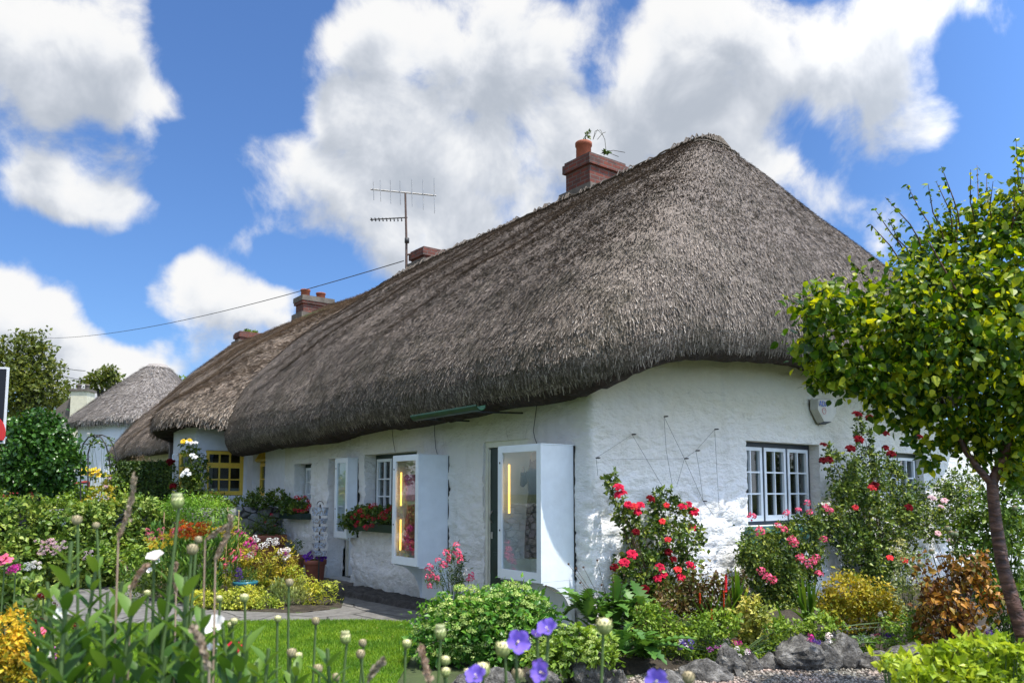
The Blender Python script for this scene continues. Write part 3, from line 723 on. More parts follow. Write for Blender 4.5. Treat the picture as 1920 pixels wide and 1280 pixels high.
# interior floor/back so rooms read dark
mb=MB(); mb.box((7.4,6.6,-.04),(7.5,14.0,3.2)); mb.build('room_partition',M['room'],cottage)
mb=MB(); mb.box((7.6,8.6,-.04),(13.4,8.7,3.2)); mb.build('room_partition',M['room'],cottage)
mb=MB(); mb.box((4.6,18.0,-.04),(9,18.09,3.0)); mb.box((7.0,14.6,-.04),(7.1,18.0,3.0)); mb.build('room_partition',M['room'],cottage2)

# ------------------------------------------------------------------ third cottage, round-ended, farther up the street
c3=Vector((8.2,35.5,0))
cottage3=thing('thatched_cottage','far round ended white cottage under a conical thatched roof beside the trees','cottage',c3)
def ring(rad,z,n=40,x1=9): return [(c3.x+rad*math.cos(t),c3.y+rad*math.sin(t),z) for t in np.linspace(-math.pi*1.15,math.pi*.4,n)]
EC=[];
for t in np.linspace(-math.pi*1.35,-math.pi*.0,26):
    a=2.95; EC.append((c3.x+a*math.cos(t),c3.y+a*math.sin(t),4.15, c3.x+.35*math.cos(t)+.25,c3.y+.35*math.sin(t),6.75))
prof3=[(0,0),(0,.07),(.05,.14),(.2,.29),(.4,.48),(.6,.66),(.8,.84),(.95,.97),(1,1)]
roof3=Roof(EC,160,prof=prof3,amp=.04,seed=4)
mb=MB(); roof3.mesh(mb,160,44,inset=.5); roof3.straws(mb,26000,L=(.12,.3),W=(.014,.026),seed=12)
mb.lathe((c3.x+.25,c3.y,6.68),[(.5,0),(.36,.14),(.0,.2)],16,0)
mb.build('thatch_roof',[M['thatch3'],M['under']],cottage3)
ang=np.linspace(-math.pi*1.35,0,30)
wall_loop('wall',[(c3.x+2.6*math.cos(t),c3.y+2.6*math.sin(t)) for t in ang[::1]],4.6,[],cottage3,M['render'],step=.12,amp=.03) 
# distant cream house: only the chimney end shows
ch=atD(152,760,44)
far=thing('gabled_house','cream rendered house gable with twin chimney pots behind the round thatched cottage','house',(ch.x,ch.y,0))
mb=MB(); a=atD(140,740,44);b=atD(171,740,44); zt=a.z+.15
u=(b-a); u.z=0; uu=u.normalized(); vv=Vector((-uu.y,uu.x,0))
def obx(mb,c,uu,vv,hu,hv,z0,z1,mat=0):
    V=[]
    for z in (z0,z1):
        for su,sv_ in ((-1,-1),(1,-1),(1,1),(-1,1)): p=c+uu*hu*su+vv*hv*sv_; V.append((p.x,p.y,z))
    mb.add(V,[(0,3,2,1),(4,5,6,7),(0,1,5,4),(1,2,6,5),(2,3,7,6),(3,0,4,7)],mat)
cc=(a+b)/2; cc.z=0
obx(mb,cc,uu,vv,.45,.4,0,zt); mb.build('chimney',M['cream'],far)
mb=MB(); obx(mb,cc,uu,vv,.52,.47,zt,zt+.13); mb.build('chimney_cap',M['concrete'],far)
for k in(-.22,.22):
    mb=MB(); p=cc+uu*k; mb.lathe((p.x,p.y,zt+.13),[(.12,0),(.1,.2),(.13,.22),(.12,.3),(0,.3)],10); mb.build('chimney_pot',M['concrete'],far)
mb=MB(); g0=cc+uu*(-.6)+vv*3; obx(mb,g0,uu,vv,1.4,3.0,0,zt-1.6); mb.build('wall',M['cream'],far)
mb=MB(); q=[g0+uu*s+vv*t for s,t in ((-1.6,-3.1),(1.6,-3.1),(1.6,3.1),(-1.6,3.1))]
r0=g0+vv*(-3.1);r1=g0+vv*3.1; z=zt-1.6; V=[(p.x,p.y,z) for p in q]+[(r0.x,r0.y,z+1.3),(r1.x,r1.y,z+1.3)]
mb.add(V,[(0,3,5,4),(1,4,5,2)]); mb.add(V,[(0,4,1),(2,5,3)]); mb.build('roof',M['concrete'],far)
# ------------------------------------------------------------------ vegetation toolkit
LEAF={
 'diamond':(np.array([(0,0,0),(.42,.30,.08),(1,0,-.04),(.42,-.30,.08)]),[(0,3,2,1)]),
 'fold':(np.array([(0,0,0),(.40,.32,.10),(1,0,-.08),(.40,-.32,.10),(.45,0,0)]),[(0,4,1,1),(1,4,2,2),(0,3,4,4),(3,2,4,4)]),
 'broad':(np.array([(0,0,0),(.18,.30,.07),(.5,.34,.06),(.8,.15,-.02),(1,0,-.10),(.8,-.15,-.02),(.5,-.34,.06),(.18,-.30,.07),(.3,0,0),(.6,0,-.01)]),
    [(0,8,1,1),(8,9,2,1),(9,4,3,2),(0,7,8,8),(7,6,9,8),(6,5,4,9)]),
 'lance':(np.array([(0,.02,0),(0,-.02,0),(.3,-.10,.03),(.3,.10,.03),(.65,-.09,.0),(.65,.09,.0),(1,0,-.14)]),[(0,1,2,3),(3,2,4,5),(5,4,6,6)]),
 'blade':(np.array([(0,.5,0),(0,-.5,0),(.5,-.4,.02),(.5,.4,.02),(1,0,-.05)]),[(0,1,2,3),(3,2,4,4)]),
}
def unit(a): return a/(np.linalg.norm(a,axis=-1,keepdims=True)+1e-9)
def scatter(mb,P,D,Nn,L,tmpl='diamond',mat=0,W=1.0,rng=None):
    T,Fs=LEAF[tmpl]; n=len(P)
    D=unit(D); S=unit(np.cross(Nn,D)); Nn=np.cross(D,S)
    L=np.broadcast_to(np.asarray(L,float),(n,)); W=np.broadcast_to(np.asarray(W,float),(n,))
    V=P[:,None,:]+(T[None,:,0,None]*D[:,None,:]+T[None,:,1,None]*S[:,None,:]*W[:,None,None]+T[None,:,2,None]*Nn[:,None,:])*L[:,None,None]
    k=len(T); off=(np.arange(n)*k)[:,None]
    V=V.reshape(-1,3)
    tri=[f[:3] for f in Fs if len(f)==4 and f[2]==f[3]]; quad=[f for f in Fs if not(len(f)==4 and f[2]==f[3])]
    nb=mb.n; first=True
    for fl in (tri,quad):
        if not fl: continue
        A=np.array(fl); Fa=(off[:,:,None]+A[None]).reshape(-1,A.shape[1])
        if first: mb.add(V,Fa,mat,False); first=False
        else:
            mb.f.append((Fa+nb,mat,False))
def rdir(r,n): return unit(r.normal(0,1,(n,3)))
class Blob:
    def __init__(s,c,r): s.c=np.array(c,float); s.r=np.array(r,float)   # r: (right, forward, up) radii
RTn=np.array(RT);FWn=np.array(FW);UPn=np.array((0,0,1.))
def pxblobs(lst,depth=None,Y=None,X=None,thick=.6,fwdmin=.06,z0=None):
    out=[]
    for b in lst:
        px,py,rx,ry=b[:4]; dd=b[4] if len(b)>4 else 0
        if Y is not None: p=atY(px,py,Y+dd)
        elif X is not None: p=atX(px,py,X+dd)
        else: p=atD(px,py,depth+dd)
        D=depth_of(p); a=rx/F_*D; h=ry/F_*D
        out.append(Blob(p,(a,max(fwdmin,min(a,h)*thick),h)))
    return out
def foliage(mb,blobs,leaf,cover=2.2,tmpl='diamond',seed=1,clump=.5,up=.5,shell=.55,mat=0,W=1.,zmin=.02,jit=.9,leafvar=.35,drop=0.,nmax=60000,axis=None):
    r=np.random.default_rng(seed)
    for b in blobs:
        rx,rf,rz=b.r; area=math.pi*(rx*rz+rx*rf*.5+rf*rz*.5); n=int(min(nmax,cover*area/(.33*leaf*leaf)))+6
        K=max(4,int(n/14)); cd=rdir(r,K); cr=shell+(1.02-shell)*r.random(K)**.6
        ph=r.uniform(0,6,6); lump=1+.16*np.sin(cd[:,0]*4+ph[0])+.12*np.sin(cd[:,2]*5+ph[1])+.10*np.sin(cd[:,1]*5+ph[2]+cd[:,0]*3)
        cc=cd*(cr*lump)[:,None]
        ci=r.integers(0,K,n); q=cc[ci]+r.normal(0,.10+.14*clump,(n,3))*np.minimum(1.,leaf*5/np.array([rx,rf+.001,rz]).clip(.02))[None,:].clip(.35,1)
        loc=RTn*q[:,:1]*rx+FWn*q[:,1:2]*rf+UPn*q[:,2:3]*rz
        P=b.c+loc; k=P[:,2]>zmin; P=P[k]; q=q[k]; m=len(P)
        if not m: continue
        out=unit(RTn*q[:,:1]/max(rx,.01)+FWn*q[:,1:2]/max(rf,.01)+UPn*q[:,2:3]/max(rz,.01))
        Nn=unit(out*.7+UPn*up+rdir(r,m)*jit)
        D=unit(out*.5+rdir(r,m)*.9+np.array([0,0,-drop])) if axis is None else unit(np.array(axis)+rdir(r,m)*.5+out*.4)
        L=leaf*(1+leafvar*r.normal(0,1,m)).clip(.45,1.8)
        scatter(mb,P,D,Nn,L,tmpl,mat,W)
def stems_to(mb,root,blobs,r0=.012,seed=0,per=3,mat=0,sides=5):
    rr=random.Random(seed); root=Vector(root)
    for b in blobs:
        c=Vector(b.c)
        for k in range(per):
            e=c+RT*rr.uniform(-.7,.7)*b.r[0]+FW*rr.uniform(-.6,.6)*b.r[1]+UPV*rr.uniform(-.3,.75)*b.r[2]
            s=root+Vector((rr.uniform(-.04,.04),rr.uniform(-.04,.04),0))
            pts=[]
            bend=Vector((rr.uniform(-.1,.1),rr.uniform(-.1,.1),.1))*(e-s).length*.5
            for i in range(7):
                t=i/6; pts.append(s.lerp(e,t)+bend*math.sin(math.pi*t))
            mb.tube(pts,[r0*(1-.75*i/6) for i in range(7)],sides)
FLW={}
def petal_ring(V,F,n,r,up,tilt,wid,ph,curl=.0,z=0):
    for k in range(n):
        a=2*math.pi*k/n+ph; d=Vector((math.cos(a),math.sin(a),0)); s=Vector((-math.sin(a),math.cos(a),0)); u=Vector((0,0,1))
        o=d*r*.12+u*z; m=o+(d*math.cos(tilt)+u*math.sin(tilt))*r*.6; t=o+(d*math.cos(tilt-curl)+u*math.sin(tilt-curl))*r
        i=len(V); V+= [o-s*wid*.3,o+s*wid*.3,m+s*wid*.6,m-s*wid*.6,t+s*wid*.38,t-s*wid*.38]; F+=[(i,i+1,i+2,i+3),(i+3,i+2,i+4,i+5)]
def make_rose(mat,seed=0,name='rose_bloom'):
    V=[];F=[]
    for j,(n,r,t,w) in enumerate(((5,1.0,.35,.75),(6,.92,.7,.65),(6,.78,1.0,.55),(5,.6,1.25,.42),(4,.42,1.4,.3))):
        petal_ring(V,F,n,r,0,t,w,j*.7+seed,curl=.35,z=-.25)
    mb=MB(); mb.add(V,F,0,True); return mb.build(name,mat,mesh_only=True)
def make_pom(mat,n=60,seed=0,flat=.7,pet=.3,name='flower_head'):
    r=np.random.default_rng(seed); d=rdir(r,n); d[:,2]=np.abs(d[:,2])*1.0-.15; P=d*np.array([1,1,flat])*(.75+.25*r.random(n))[:,None]
    mb=MB(); scatter(mb,P-d*pet*.3,unit(np.cross(d,rdir(r,n))+d*.3),unit(d+rdir(r,n)*.3),pet*(.7+.6*r.random(n)),'diamond',0,1.5)
    return mb.build(name,mat,mesh_only=True)
def make_open(mat,mat2,n=5,tilt=.5,wid=.75,name='flower',core=.16):
    V=[];F=[]; petal_ring(V,F,n,1.,0,tilt,wid,.3,curl=.3)
    mb=MB(); mb.add(V,F,0,True); mb.lathe((0,0,.02),[(core,0),(core*.9,core*.8),(0,core*1.1)],8,1); return mb.build(name,[mat,mat2],mesh_only=True)
def make_bell(mat,name='bell_flower'):
    V=[];F=[];n=40
    prof=[(.10,0),(.38,.10),(.58,.30),(.74,.52)]
    for r,z in prof:
        for k in range(n): a=2*math.pi*k/n; V.append((r*math.cos(a),r*math.sin(a),z))
    for u in (.5,1.0):
        for k in range(n):
            a=2*math.pi*k/n; w=abs(math.cos(a*2.5))**.6; tip=.80+u*(.06+.26*w)+.02*math.sin(a*13); V.append((tip*math.cos(a),tip*math.sin(a),.60+u*(.22-.12*w)+.05*math.sin(a*9+u)))
    m=len(prof)+1
    F=[(i*n+k,i*n+(k+1)%n,(i+1)*n+(k+1)%n,(i+1)*n+k) for i in range(m) for k in range(n)]
    mb=MB(); mb.add(V,F,0,True); mb.tube([(0,0,.05),(.02,0,.4),(.04,.02,.62)],[.06,.05,.09],6,1); return mb.build(name,[mat,CRM],mesh_only=True)
def make_bud(matg,matc,name='flower_bud',openb=False):
    mb=MB(); mb.lathe((0,0,0),[(0.1,-.9),(.55,-.75),(.85,-.35),(.92,0),(.82,.35)],12,0)
    mb.lathe((0,0,0),[(.82,.35),(.7,.65),(.4,.9),(0,1.0)],12,1)
    r=np.random.default_rng(3)
    for ring,(z,rr_,m) in enumerate(((-.45,.8,0),(0.,.93,0),(.4,.8,1))):
        k=10; a=np.linspace(0,2*math.pi,k,endpoint=False)+ring*.3
        P=np.stack([rr_*np.cos(a),rr_*np.sin(a),np.full(k,z)],1); D=np.stack([np.cos(a)*.15,np.sin(a)*.15,np.ones(k)],1); Nn=np.stack([np.cos(a),np.sin(a),np.zeros(k)],1)
        scatter(mb,P,D,Nn,.55,'diamond',m,1.0)
    if openb:
        k=16; a=np.linspace(0,2*math.pi,k,endpoint=False); P=np.stack([.5*np.cos(a),.5*np.sin(a),np.full(k,.5)],1); D=np.stack([np.cos(a)*.35,np.sin(a)*.35,np.ones(k)],1)
        scatter(mb,P,D,np.stack([np.cos(a),np.sin(a),np.zeros(k)],1),1.0,'lance',1,2.2)
    return mb.build(name,[matg,matc],mesh_only=True)
def put(mesh,name,parent,p,s,seed=0,tilt=.5,toward=None):
    """one flower as a part of its plant"""
    o=bpy.data.objects.new(name,mesh); COL.objects.link(o); o.parent=parent
    rr=random.Random(seed); 
    d=Vector((rr.uniform(-1,1),rr.uniform(-1,1),rr.uniform(-.2,.6)))*tilt+Vector((0,0,1))*(1-tilt*.6)
    if toward is not None: d=d+Vector(toward)
    q=d.to_track_quat('Z','Y'); o.rotation_euler=(q@Matrix.Rotation(rr.uniform(0,6),3,'Z').to_quaternion()).to_euler()
    o.scale=(s,s,s)
    if parent is not None: o.location=Vector(p)-BASE[parent.name]
    else: o.location=p
    return o
def surf_points(blobs,n,seed,front=True,upb=.0,zmin=.1):
    r=np.random.default_rng(seed); A=np.array([b.r[0]*b.r[2] for b in blobs]); A/=A.sum(); out=[]
    for _ in range(n):
        b=blobs[r.choice(len(blobs),p=A)]
        for t in range(20):
            d=rdir(r,1)[0]
            if (not front or d[1]<.1) and d[2]>upb-.6*(upb==0): break
        p=b.c+RTn*d[0]*b.r[0]*1.0+FWn*d[1]*b.r[1]+UPn*d[2]*b.r[2]
        if p[2]>zmin: out.append(p)
    return out
TOWARD=-FW*.9
def plant(name,label,cat,blobs,root,leafmat,leaf,cover=2.2,tmpl='diamond',stemmat=None,stem_r=.01,flowers=(),seed=1,group=None,per=3,partname='foliage',**kw):
    t=thing(name,label,cat,root,group)
    mb=MB(); foliage(mb,blobs,leaf,cover,tmpl,seed,**kw); mb.build(partname,leafmat,t)
    if stemmat:
        mb=MB(); stems_to(mb,root,blobs,stem_r,seed,per); mb.build('stem',stemmat,t)
    for i,(mesh,nm,pts,size) in enumerate(flowers):
        for j,p in enumerate(pts): 
            put(mesh,nm,t,p,size*(.8+.4*random.Random(j*7+i).random()),seed=j+31*i,tilt=.5,toward=TOWARD)
    return t
GR={}
def gm(name,cols,**k):
    if name.endswith('_leaf') or name=='lawn_grass': cols=[(a*1.35,b*1.25,c*.8) for a,b,c in cols]
    if name not in GR: GR[name]=mat_leaf(name,cols,**k)
    return GR[name]
LG=gm('rose_leaf',[(.018,.045,.010),(.045,.095,.018),(.09,.14,.03),(.07,.10,.02)],trans=.2,rough=.35)
LIVY=gm('ivy_leaf',[(.03,.07,.012),(.08,.15,.03),(.16,.24,.055),(.26,.33,.12)],trans=.2)
LHEDGE=gm('hedge_leaf',[(.012,.03,.008),(.03,.065,.014),(.06,.10,.02)],trans=.15)
LBIRCH=gm('birch_leaf',[(.010,.035,.004),(.03,.085,.008),(.10,.17,.012),(.30,.36,.03)],trans=.40,tcol=(2.2,1.9,.4),rough=.4)
LTREE=gm('tree_leaf',[(.04,.06,.015),(.08,.11,.025),(.13,.16,.04)],trans=.3)
LTOP=gm('topiary_leaf',[(.012,.045,.010),(.03,.09,.018),(.055,.14,.03)],trans=.2,rough=.3)
LLIME=gm('lime_leaf',[(.15,.22,.03),(.30,.36,.06),(.45,.48,.12)],trans=.3)
LSEDUM=gm('sedum_leaf',[(.03,.11,.02),(.07,.19,.035),(.12,.26,.05)],trans=.25,rough=.4)
LSEDF=gm('sedum_flower',[(.26,.38,.08),(.38,.50,.14),(.50,.60,.22)],trans=.2,rough=.7)
LGOLD=gm('golden_leaf',[(.16,.15,.02),(.30,.25,.025),(.36,.34,.05),(.12,.18,.02)],trans=.25)
LORG=gm('orange_leaf',[(.20,.18,.02),(.42,.27,.03),(.40,.36,.04),(.16,.2,.03)],trans=.25)
LBROWN=gm('withered_leaf',[(.05,.02,.008),(.16,.07,.015),(.30,.16,.03),(.10,.10,.02)],trans=.2)
LBRONZE=gm('bronze_leaf',[(.03,.02,.010),(.08,.04,.018),(.10,.10,.03),(.05,.07,.018)],trans=.15)
LVAR=gm('variegated_leaf',[(.10,.14,.03),(.30,.33,.10),(.52,.52,.24)],trans=.2)
LARTI=gm('artichoke_leaf',[(.03,.09,.025),(.06,.15,.04),(.10,.21,.06)],trans=.2)
LSWORD=gm('sword_leaf',[(.02,.07,.012),(.05,.13,.02),(.10,.18,.035)],trans=.25)
LGRASS=gm('lawn_grass',[(.05,.13,.010),(.09,.20,.015),(.14,.27,.025),(.20,.30,.04)],trans=.3,rough=.5)
LFORE=gm('foreground_leaf',[(.02,.065,.014),(.04,.10,.022),(.08,.16,.04)],trans=.3,rough=.45)
LBOX=gm('box_leaf',[(.14,.22,.02),(.26,.36,.04),(.38,.46,.07)],trans=.35,rough=.35)
LLAV=gm('lavender_leaf',[(.10,.12,.10),(.18,.19,.20),(.16,.12,.26)],trans=.1)
LGEN=gm('mixed_leaf',[(.025,.07,.012),(.06,.12,.02),(.11,.18,.03)],trans=.25)
LGEN2=gm('light_leaf',[(.06,.13,.02),(.12,.22,.035),(.20,.30,.06)],trans=.3)
STEM=mat_plain('green_stem',(.07,.12,.03),.6,.2); STEMB=mat_plain('brown_stem',(.09,.05,.03),.8,.3); STEMD=mat_plain('dark_stem',(.035,.035,.02),.8,.3)
def fm(name,c,var=.25,tr=.2): return gm(name,[tuple(x*(1-var) for x in c),c,tuple(min(1,x*(1+var)) for x in c)],trans=tr,tcol=(1.1,.9,.9),rough=.85,spec=.1)
RED=fm('red_petal',(.52,.018,.055),tr=.12); CORAL=fm('coral_petal',(.60,.04,.045),tr=.12); LEMON=fm('lemon_petal',(.72,.70,.22),.1); CRIM=fm('crimson_petal',(.085,.001,.004),tr=.05); PINK=fm('pink_petal',(.75,.14,.24)); HOT=fm('magenta_petal',(.55,.05,.30))
WHT=fm('white_petal',(.78,.78,.74),.08); CRM=fm('cream_petal',(.70,.68,.38),.1); YEL=fm('yellow_petal',(.75,.52,.04)); ORA=fm('orange_petal',(.62,.16,.02)); RUST=fm('rust_petal',(.42,.05,.012)); PUR=fm('purple_petal',(.10,.03,.25)); VIO=fm('violet_petal',(.19,.14,.58),.15,.35); PALEP=fm('pale_pink_petal',(.70,.48,.52),.12); MAUVE=fm('mauve_petal',(.45,.12,.42))
DKC=mat_plain('flower_centre',(.25,.18,.03),.8,.2)
m_rose={k:make_rose(v) for k,v in dict(red=RED,coral=CORAL,crim=CRIM,pink=PINK,white=WHT,pale=PALEP,yellow=YEL).items()}
m_pom={k:make_pom(v,seed=i) for i,(k,v) in enumerate(dict(pink=PINK,hot=HOT,white=WHT,red=RED,crim=CRIM,pur=PUR,ora=ORA,rust=RUST,yel=YEL,lime=LSEDF,pale=PALEP,mauve=MAUVE,viol=VIO).items())}
m_open={k:make_open(v,DKC) for k,v in dict(pink=PINK,white=WHT,red=RED,pur=PUR,yel=YEL,viol=VIO,ora=ORA,mauve=MAUVE).items()}

# ------------------------------------------------------------------ ground, lawn, paths
GSOIL=mat_stone('garden_soil',[(.02,.014,.009),(.045,.035,.022),(.09,.07,.05)],9,1.)
GLAND=mat_stone('rough_ground',[(.03,.03,.012),(.05,.07,.02),(.08,.11,.03)],1.5,1.)
mb=MB(); mb.add([(-400,-400,0),(400,-400,0),(400,400,0),(-400,400,0)],[(0,1,2,3)]); tag(mb.build('ground',GLAND,loc=(0,0,0)),'grassy ground all around the cottages','ground',kind='structure')
def flat(name,pts,z,mat,label,cat,kind='structure',sub=0):
    P=[G(*p) if not isinstance(p,Vector) else p for p in pts]; 
    mb=MB(); mb.add([(p.x,p.y,z) for p in P],[tuple(range(len(P)))]); return tag(mb.build(name,mat,loc=(P[0].x,P[0].y,z)),label,cat,kind=kind)
m,nt=newmat('flagstone_path'); n=N(nt); pos=n('ShaderNodeNewGeometry').outputs['Position']
vv=n('ShaderNodeTexVoronoi',{'feature':'DISTANCE_TO_EDGE'},Vector=n('ShaderNodeMixRGB',Fac=.06,Color1=pos,Color2=n('ShaderNodeTexNoise',Vector=pos,Scale=3.0,Detail=4.0).outputs['Color']).outputs[0],Scale=1.5)
ee=n('ShaderNodeMapRange',i0=vv.outputs[0],i1=0.0,i2=.02,i3=0.0,i4=1.0); nn_=n('ShaderNodeTexNoise',Vector=pos,Scale=6.0,Detail=9.0,Roughness=.7)
cc_=n('ShaderNodeMixRGB',Fac=ee.outputs[0],Color1=(.03,.03,.025,1),Color2=ramp(n,nn_.outputs[0],[(.3,(.08,.077,.07)),(.7,(.22,.21,.195))]))
bb=n('ShaderNodeBsdfPrincipled',Base_Color=cc_.outputs[0],Roughness=.85); bp=n('ShaderNodeBump',Strength=.8,Distance=.02,Height=n('ShaderNodeMath',i0=ee.outputs[0],i1=nn_.outputs[0]).outputs[0]); n.set(bb.inputs['Normal'],bp); finish(nt,n,bb); M['flag']=m
m,nt=newmat('grass_floor'); n=N(nt); pos=n('ShaderNodeNewGeometry').outputs['Position']; nn_=n('ShaderNodeTexNoise',Vector=pos,Scale=7.0,Detail=6.0)
bb=n('ShaderNodeBsdfPrincipled',Base_Color=ramp(n,nn_.outputs[0],[(.3,(.03,.07,.008)),(.7,(.08,.15,.015))]),Roughness=.9); finish(nt,n,bb); M['gfloor']=m
# path: along the shop front, then away to the left behind the flower island
P_=lambda *a:[Vector((x,y,0)) for x,y in a]
flat('path',[(30,1092),(60,1078),(180,1074),(262,1081),(232,1100),(300,1125),(420,1145),(560,1150),(640,1140),(648,1115),(600,1085),(560,1068),(640,1062)]+[Vector((5.70,11.6,0)),Vector((5.70,6.9,0)),Vector((4.9,6.2,0))]+[(800,1205),(760,1166),(560,1163),(400,1166),(240,1170),(160,1165),(60,1125)],.006,M['flag'],'grey flagstone path curving past the shop front and away to the left','path')
lawn_px=[(120,1172),(240,1172),(400,1168),(560,1165),(700,1165),(765,1168),(790,1200),(740,1290),(900,1420),(300,1420),(120,1300)]
LP=[G(*p) for p in lawn_px]
flat('lawn_bed',lawn_px,.012,M['gfloor'],'mown green turf beneath the lawn grass','lawn')
def inpoly(P,poly):
    x,y=P[:,0],P[:,1]; c=np.zeros(len(P),bool); n=len(poly)
    for i in range(n):
        x1,y1=poly[i].x,poly[i].y; x2,y2=poly[(i+1)%n].x,poly[(i+1)%n].y
        k=((y1>y)!=(y2>y)); 
        with np.errstate(divide='ignore',invalid='ignore'): c^=k&(x<(x2-x1)*(y-y1)/(y2-y1+1e-12)+x1)
    return c
rg=np.random.default_rng(11)
def grass(name,poly,n,L,W,label,seed=1,mat=None):
    r=np.random.default_rng(seed); xs=[p.x for p in poly]; ys=[p.y for p in poly]
    P=np.stack([r.uniform(min(xs),max(xs),n*3),r.uniform(min(ys),max(ys),n*3),np.zeros(n*3)],1); P=P[inpoly(P,poly)][:n]
    m=len(P); D=unit(np.stack([r.normal(0,.45,m),r.normal(0,.45,m),np.ones(m)],1)); Nn=unit(rdir(r,m)*[1,1,.3]); P[:,2]=.012
    mb=MB(); scatter(mb,P,D,Nn,r.uniform(*L,m),'blade',0,W); return tag(mb.build(name,mat or LGRASS),label,'grass',kind='stuff')
grass('lawn_grass',LP,170000,(.02,.045),.13,'short bright green lawn grass in the middle of the garden')
# gravel patch at the lower right
gp=[(1215,1262),(1300,1243),(1440,1236),(1600,1243),(1690,1250),(1760,1300),(1800,1420),(1000,1420),(1120,1290)]
GP=[G(*p) for p in gp]
MG=mat_stone('gravel_ground',[(.10,.085,.065),(.19,.165,.135),(.28,.25,.21)],25,1.)
flat('gravel_patch',gp,.008,MG,'brown gravel patch in front of the edging rocks','gravel')
MPEB=gm('pebble',[(.10,.085,.07),(.22,.19,.155),(.38,.34,.29),(.16,.12,.09)],trans=0,rough=.85)
r=np.random.default_rng(5); P=np.stack([r.uniform(2,8,60000),r.uniform(2,6,60000),np.full(60000,.012)],1); P=P[inpoly(P,GP)][:9000]
oc=np.array([(1,0,0),(0,1,0),(-1,0,0),(0,-1,0),(0,0,.7),(0,0,-.6)]); of=np.array([(0,1,4),(1,2,4),(2,3,4),(3,0,4),(1,0,5),(2,1,5),(3,2,5),(0,3,5)])
sz=r.uniform(.007,.02,len(P)); an=r.uniform(0,6,len(P)); ca,sa_=np.cos(an),np.sin(an)
V=np.stack([(oc[None,:,0]*ca[:,None]-oc[None,:,1]*sa_[:,None])*sz[:,None]*1.3,(oc[None,:,0]*sa_[:,None]+oc[None,:,1]*ca[:,None])*sz[:,None],oc[None,:,2]*sz[:,None]+0*ca[:,None]],-1)+P[:,None,:]
mb=MB(); mb.add(V.reshape(-1,3),(of[None]+(np.arange(len(P))*6)[:,None,None]).reshape(-1,3),0,True); tag(mb.build('gravel',MPEB),'loose brown and grey pebbles of the gravel patch','gravel',kind='stuff')
# raised mound of soil along the gable bed and strip below the front wall
def mound(name,pts,h,mat,label,cat,seed=0,n=26):
    P=[G(*p) if not isinstance(p,Vector) else p for p in pts]; xs=[p.x for p in P]; ys=[p.y for p in P]
    gx=np.linspace(min(xs),max(xs),n*3); gy=np.linspace(min(ys),max(ys),n*3); X,Y=np.meshgrid(gx,gy,indexing='ij'); Q=np.stack([X.ravel(),Y.ravel(),0*X.ravel()],1)
    ins=inpoly(Q,P).astype(float).reshape(X.shape)
    for _ in range(6): 
        a=np.pad(ins,1,mode='edge'); ins=(a[1:-1,1:-1]*2+a[:-2,1:-1]+a[2:,1:-1]+a[1:-1,:-2]+a[1:-1,2:])/6
    Z=ins*h-.02
    Z+=np.array([mnoise.noise(Vector((q[0]*6,q[1]*6,seed)))*.03+mnoise.noise(Vector((q[0]*22,q[1]*22,seed)))*.012 for q in Q]).reshape(X.shape)*np.minimum(1,ins*3)-(ins<.02)*.05
    idx=np.arange(X.size).reshape(X.shape); mb=MB(); mb.add(np.stack([X,Y,Z],-1).reshape(-1,3),np.stack([idx[:-1,:-1],idx[1:,:-1],idx[1:,1:],idx[:-1,1:]],-1).reshape(-1,4),0,True)
    return tag(mb.build(name,mat,loc=(xs[0],ys[0],0)),label,cat,kind='structure')
mound('flower_bed',[(960,1262),(1100,1260),(1330,1252),(1450,1240),(1640,1238),(1760,1246),(1980,1270)]+P_((14,4.6),(14,6.1),(4.6,6.05),(4.4,5.4)),.14,GSOIL,'raised soil bed along the gable wall','flower bed',3)
mound('soil_strip',P_((5.30,7.0),(5.33,9.0),(5.2,11.3),(5.75,11.45),(5.75,7.0)),.10,mat_stone('dark_rubble_soil',[(.02,.018,.016),(.055,.05,.045),(.11,.10,.095)],12,1.),'dark stony strip along the foot of the shop front','flower bed',7)
mound('flower_bed',[(262,1083),(235,1100),(300,1124),(420,1143),(560,1149),(636,1138),(640,1115),(590,1085),(500,1050),(400,1030),(300,1050)],.05,GSOIL,'soil of the flower island between the paths','flower bed',9)

# ------------------------------------------------------------------ rocks
def rock(px,py,w,h,depth=None,seed=0,label='',group='rough grey rocks edging the gable bed'):
    """px,py = centre of the base in the photo"""
    p=G(px,py); D=depth_of(p) if depth is None else depth
    if depth is not None: p=atD(px,py,depth)
    rx=w/2/F_*D*1.3; rz=h/F_*D*.92
    bm=bmesh.new(); bmesh.ops.create_icosphere(bm,subdivisions=4,radius=1)
    rr=random.Random(seed); cuts=[(Vector((rr.uniform(-1,1),rr.uniform(-1,1),rr.uniform(-.3,1))).normalized(),rr.uniform(.45,.8)) for _ in range(9)]
    for v in bm.verts:
        for nrm,d in cuts:
            e=v.co.dot(nrm)-d
            if e>0: v.co-=nrm*e*.92
        k=mnoise.noise(v.co*1.6+Vector((seed,0,0)))*.22+mnoise.noise(v.co*5+Vector((seed,3,0)))*.11+mnoise.noise(v.co*13)*.05
        v.co*=1+k
    V=np.array([v.co[:] for v in bm.verts]); Fc=[[v.index for v in f.verts] for f in bm.faces]; bm.free()
    V[:,:2]/=np.abs(V[:,:2]).max(); V[:,2]-=V[:,2].min(); V[:,2]/=V[:,2].max()
    W=V[:,:1]*RTn*rx+V[:,1:2]*FWn*rx*.75+V[:,2:]*UPn*(rz+.06); W=W+np.array(p)-np.array([0,0,.06])
    mb=MB(); mb.add(W,Fc,0,False); return tag(mb.build('rock',M['rock'],loc=(p.x,p.y,p.z)),label,'rock',group)
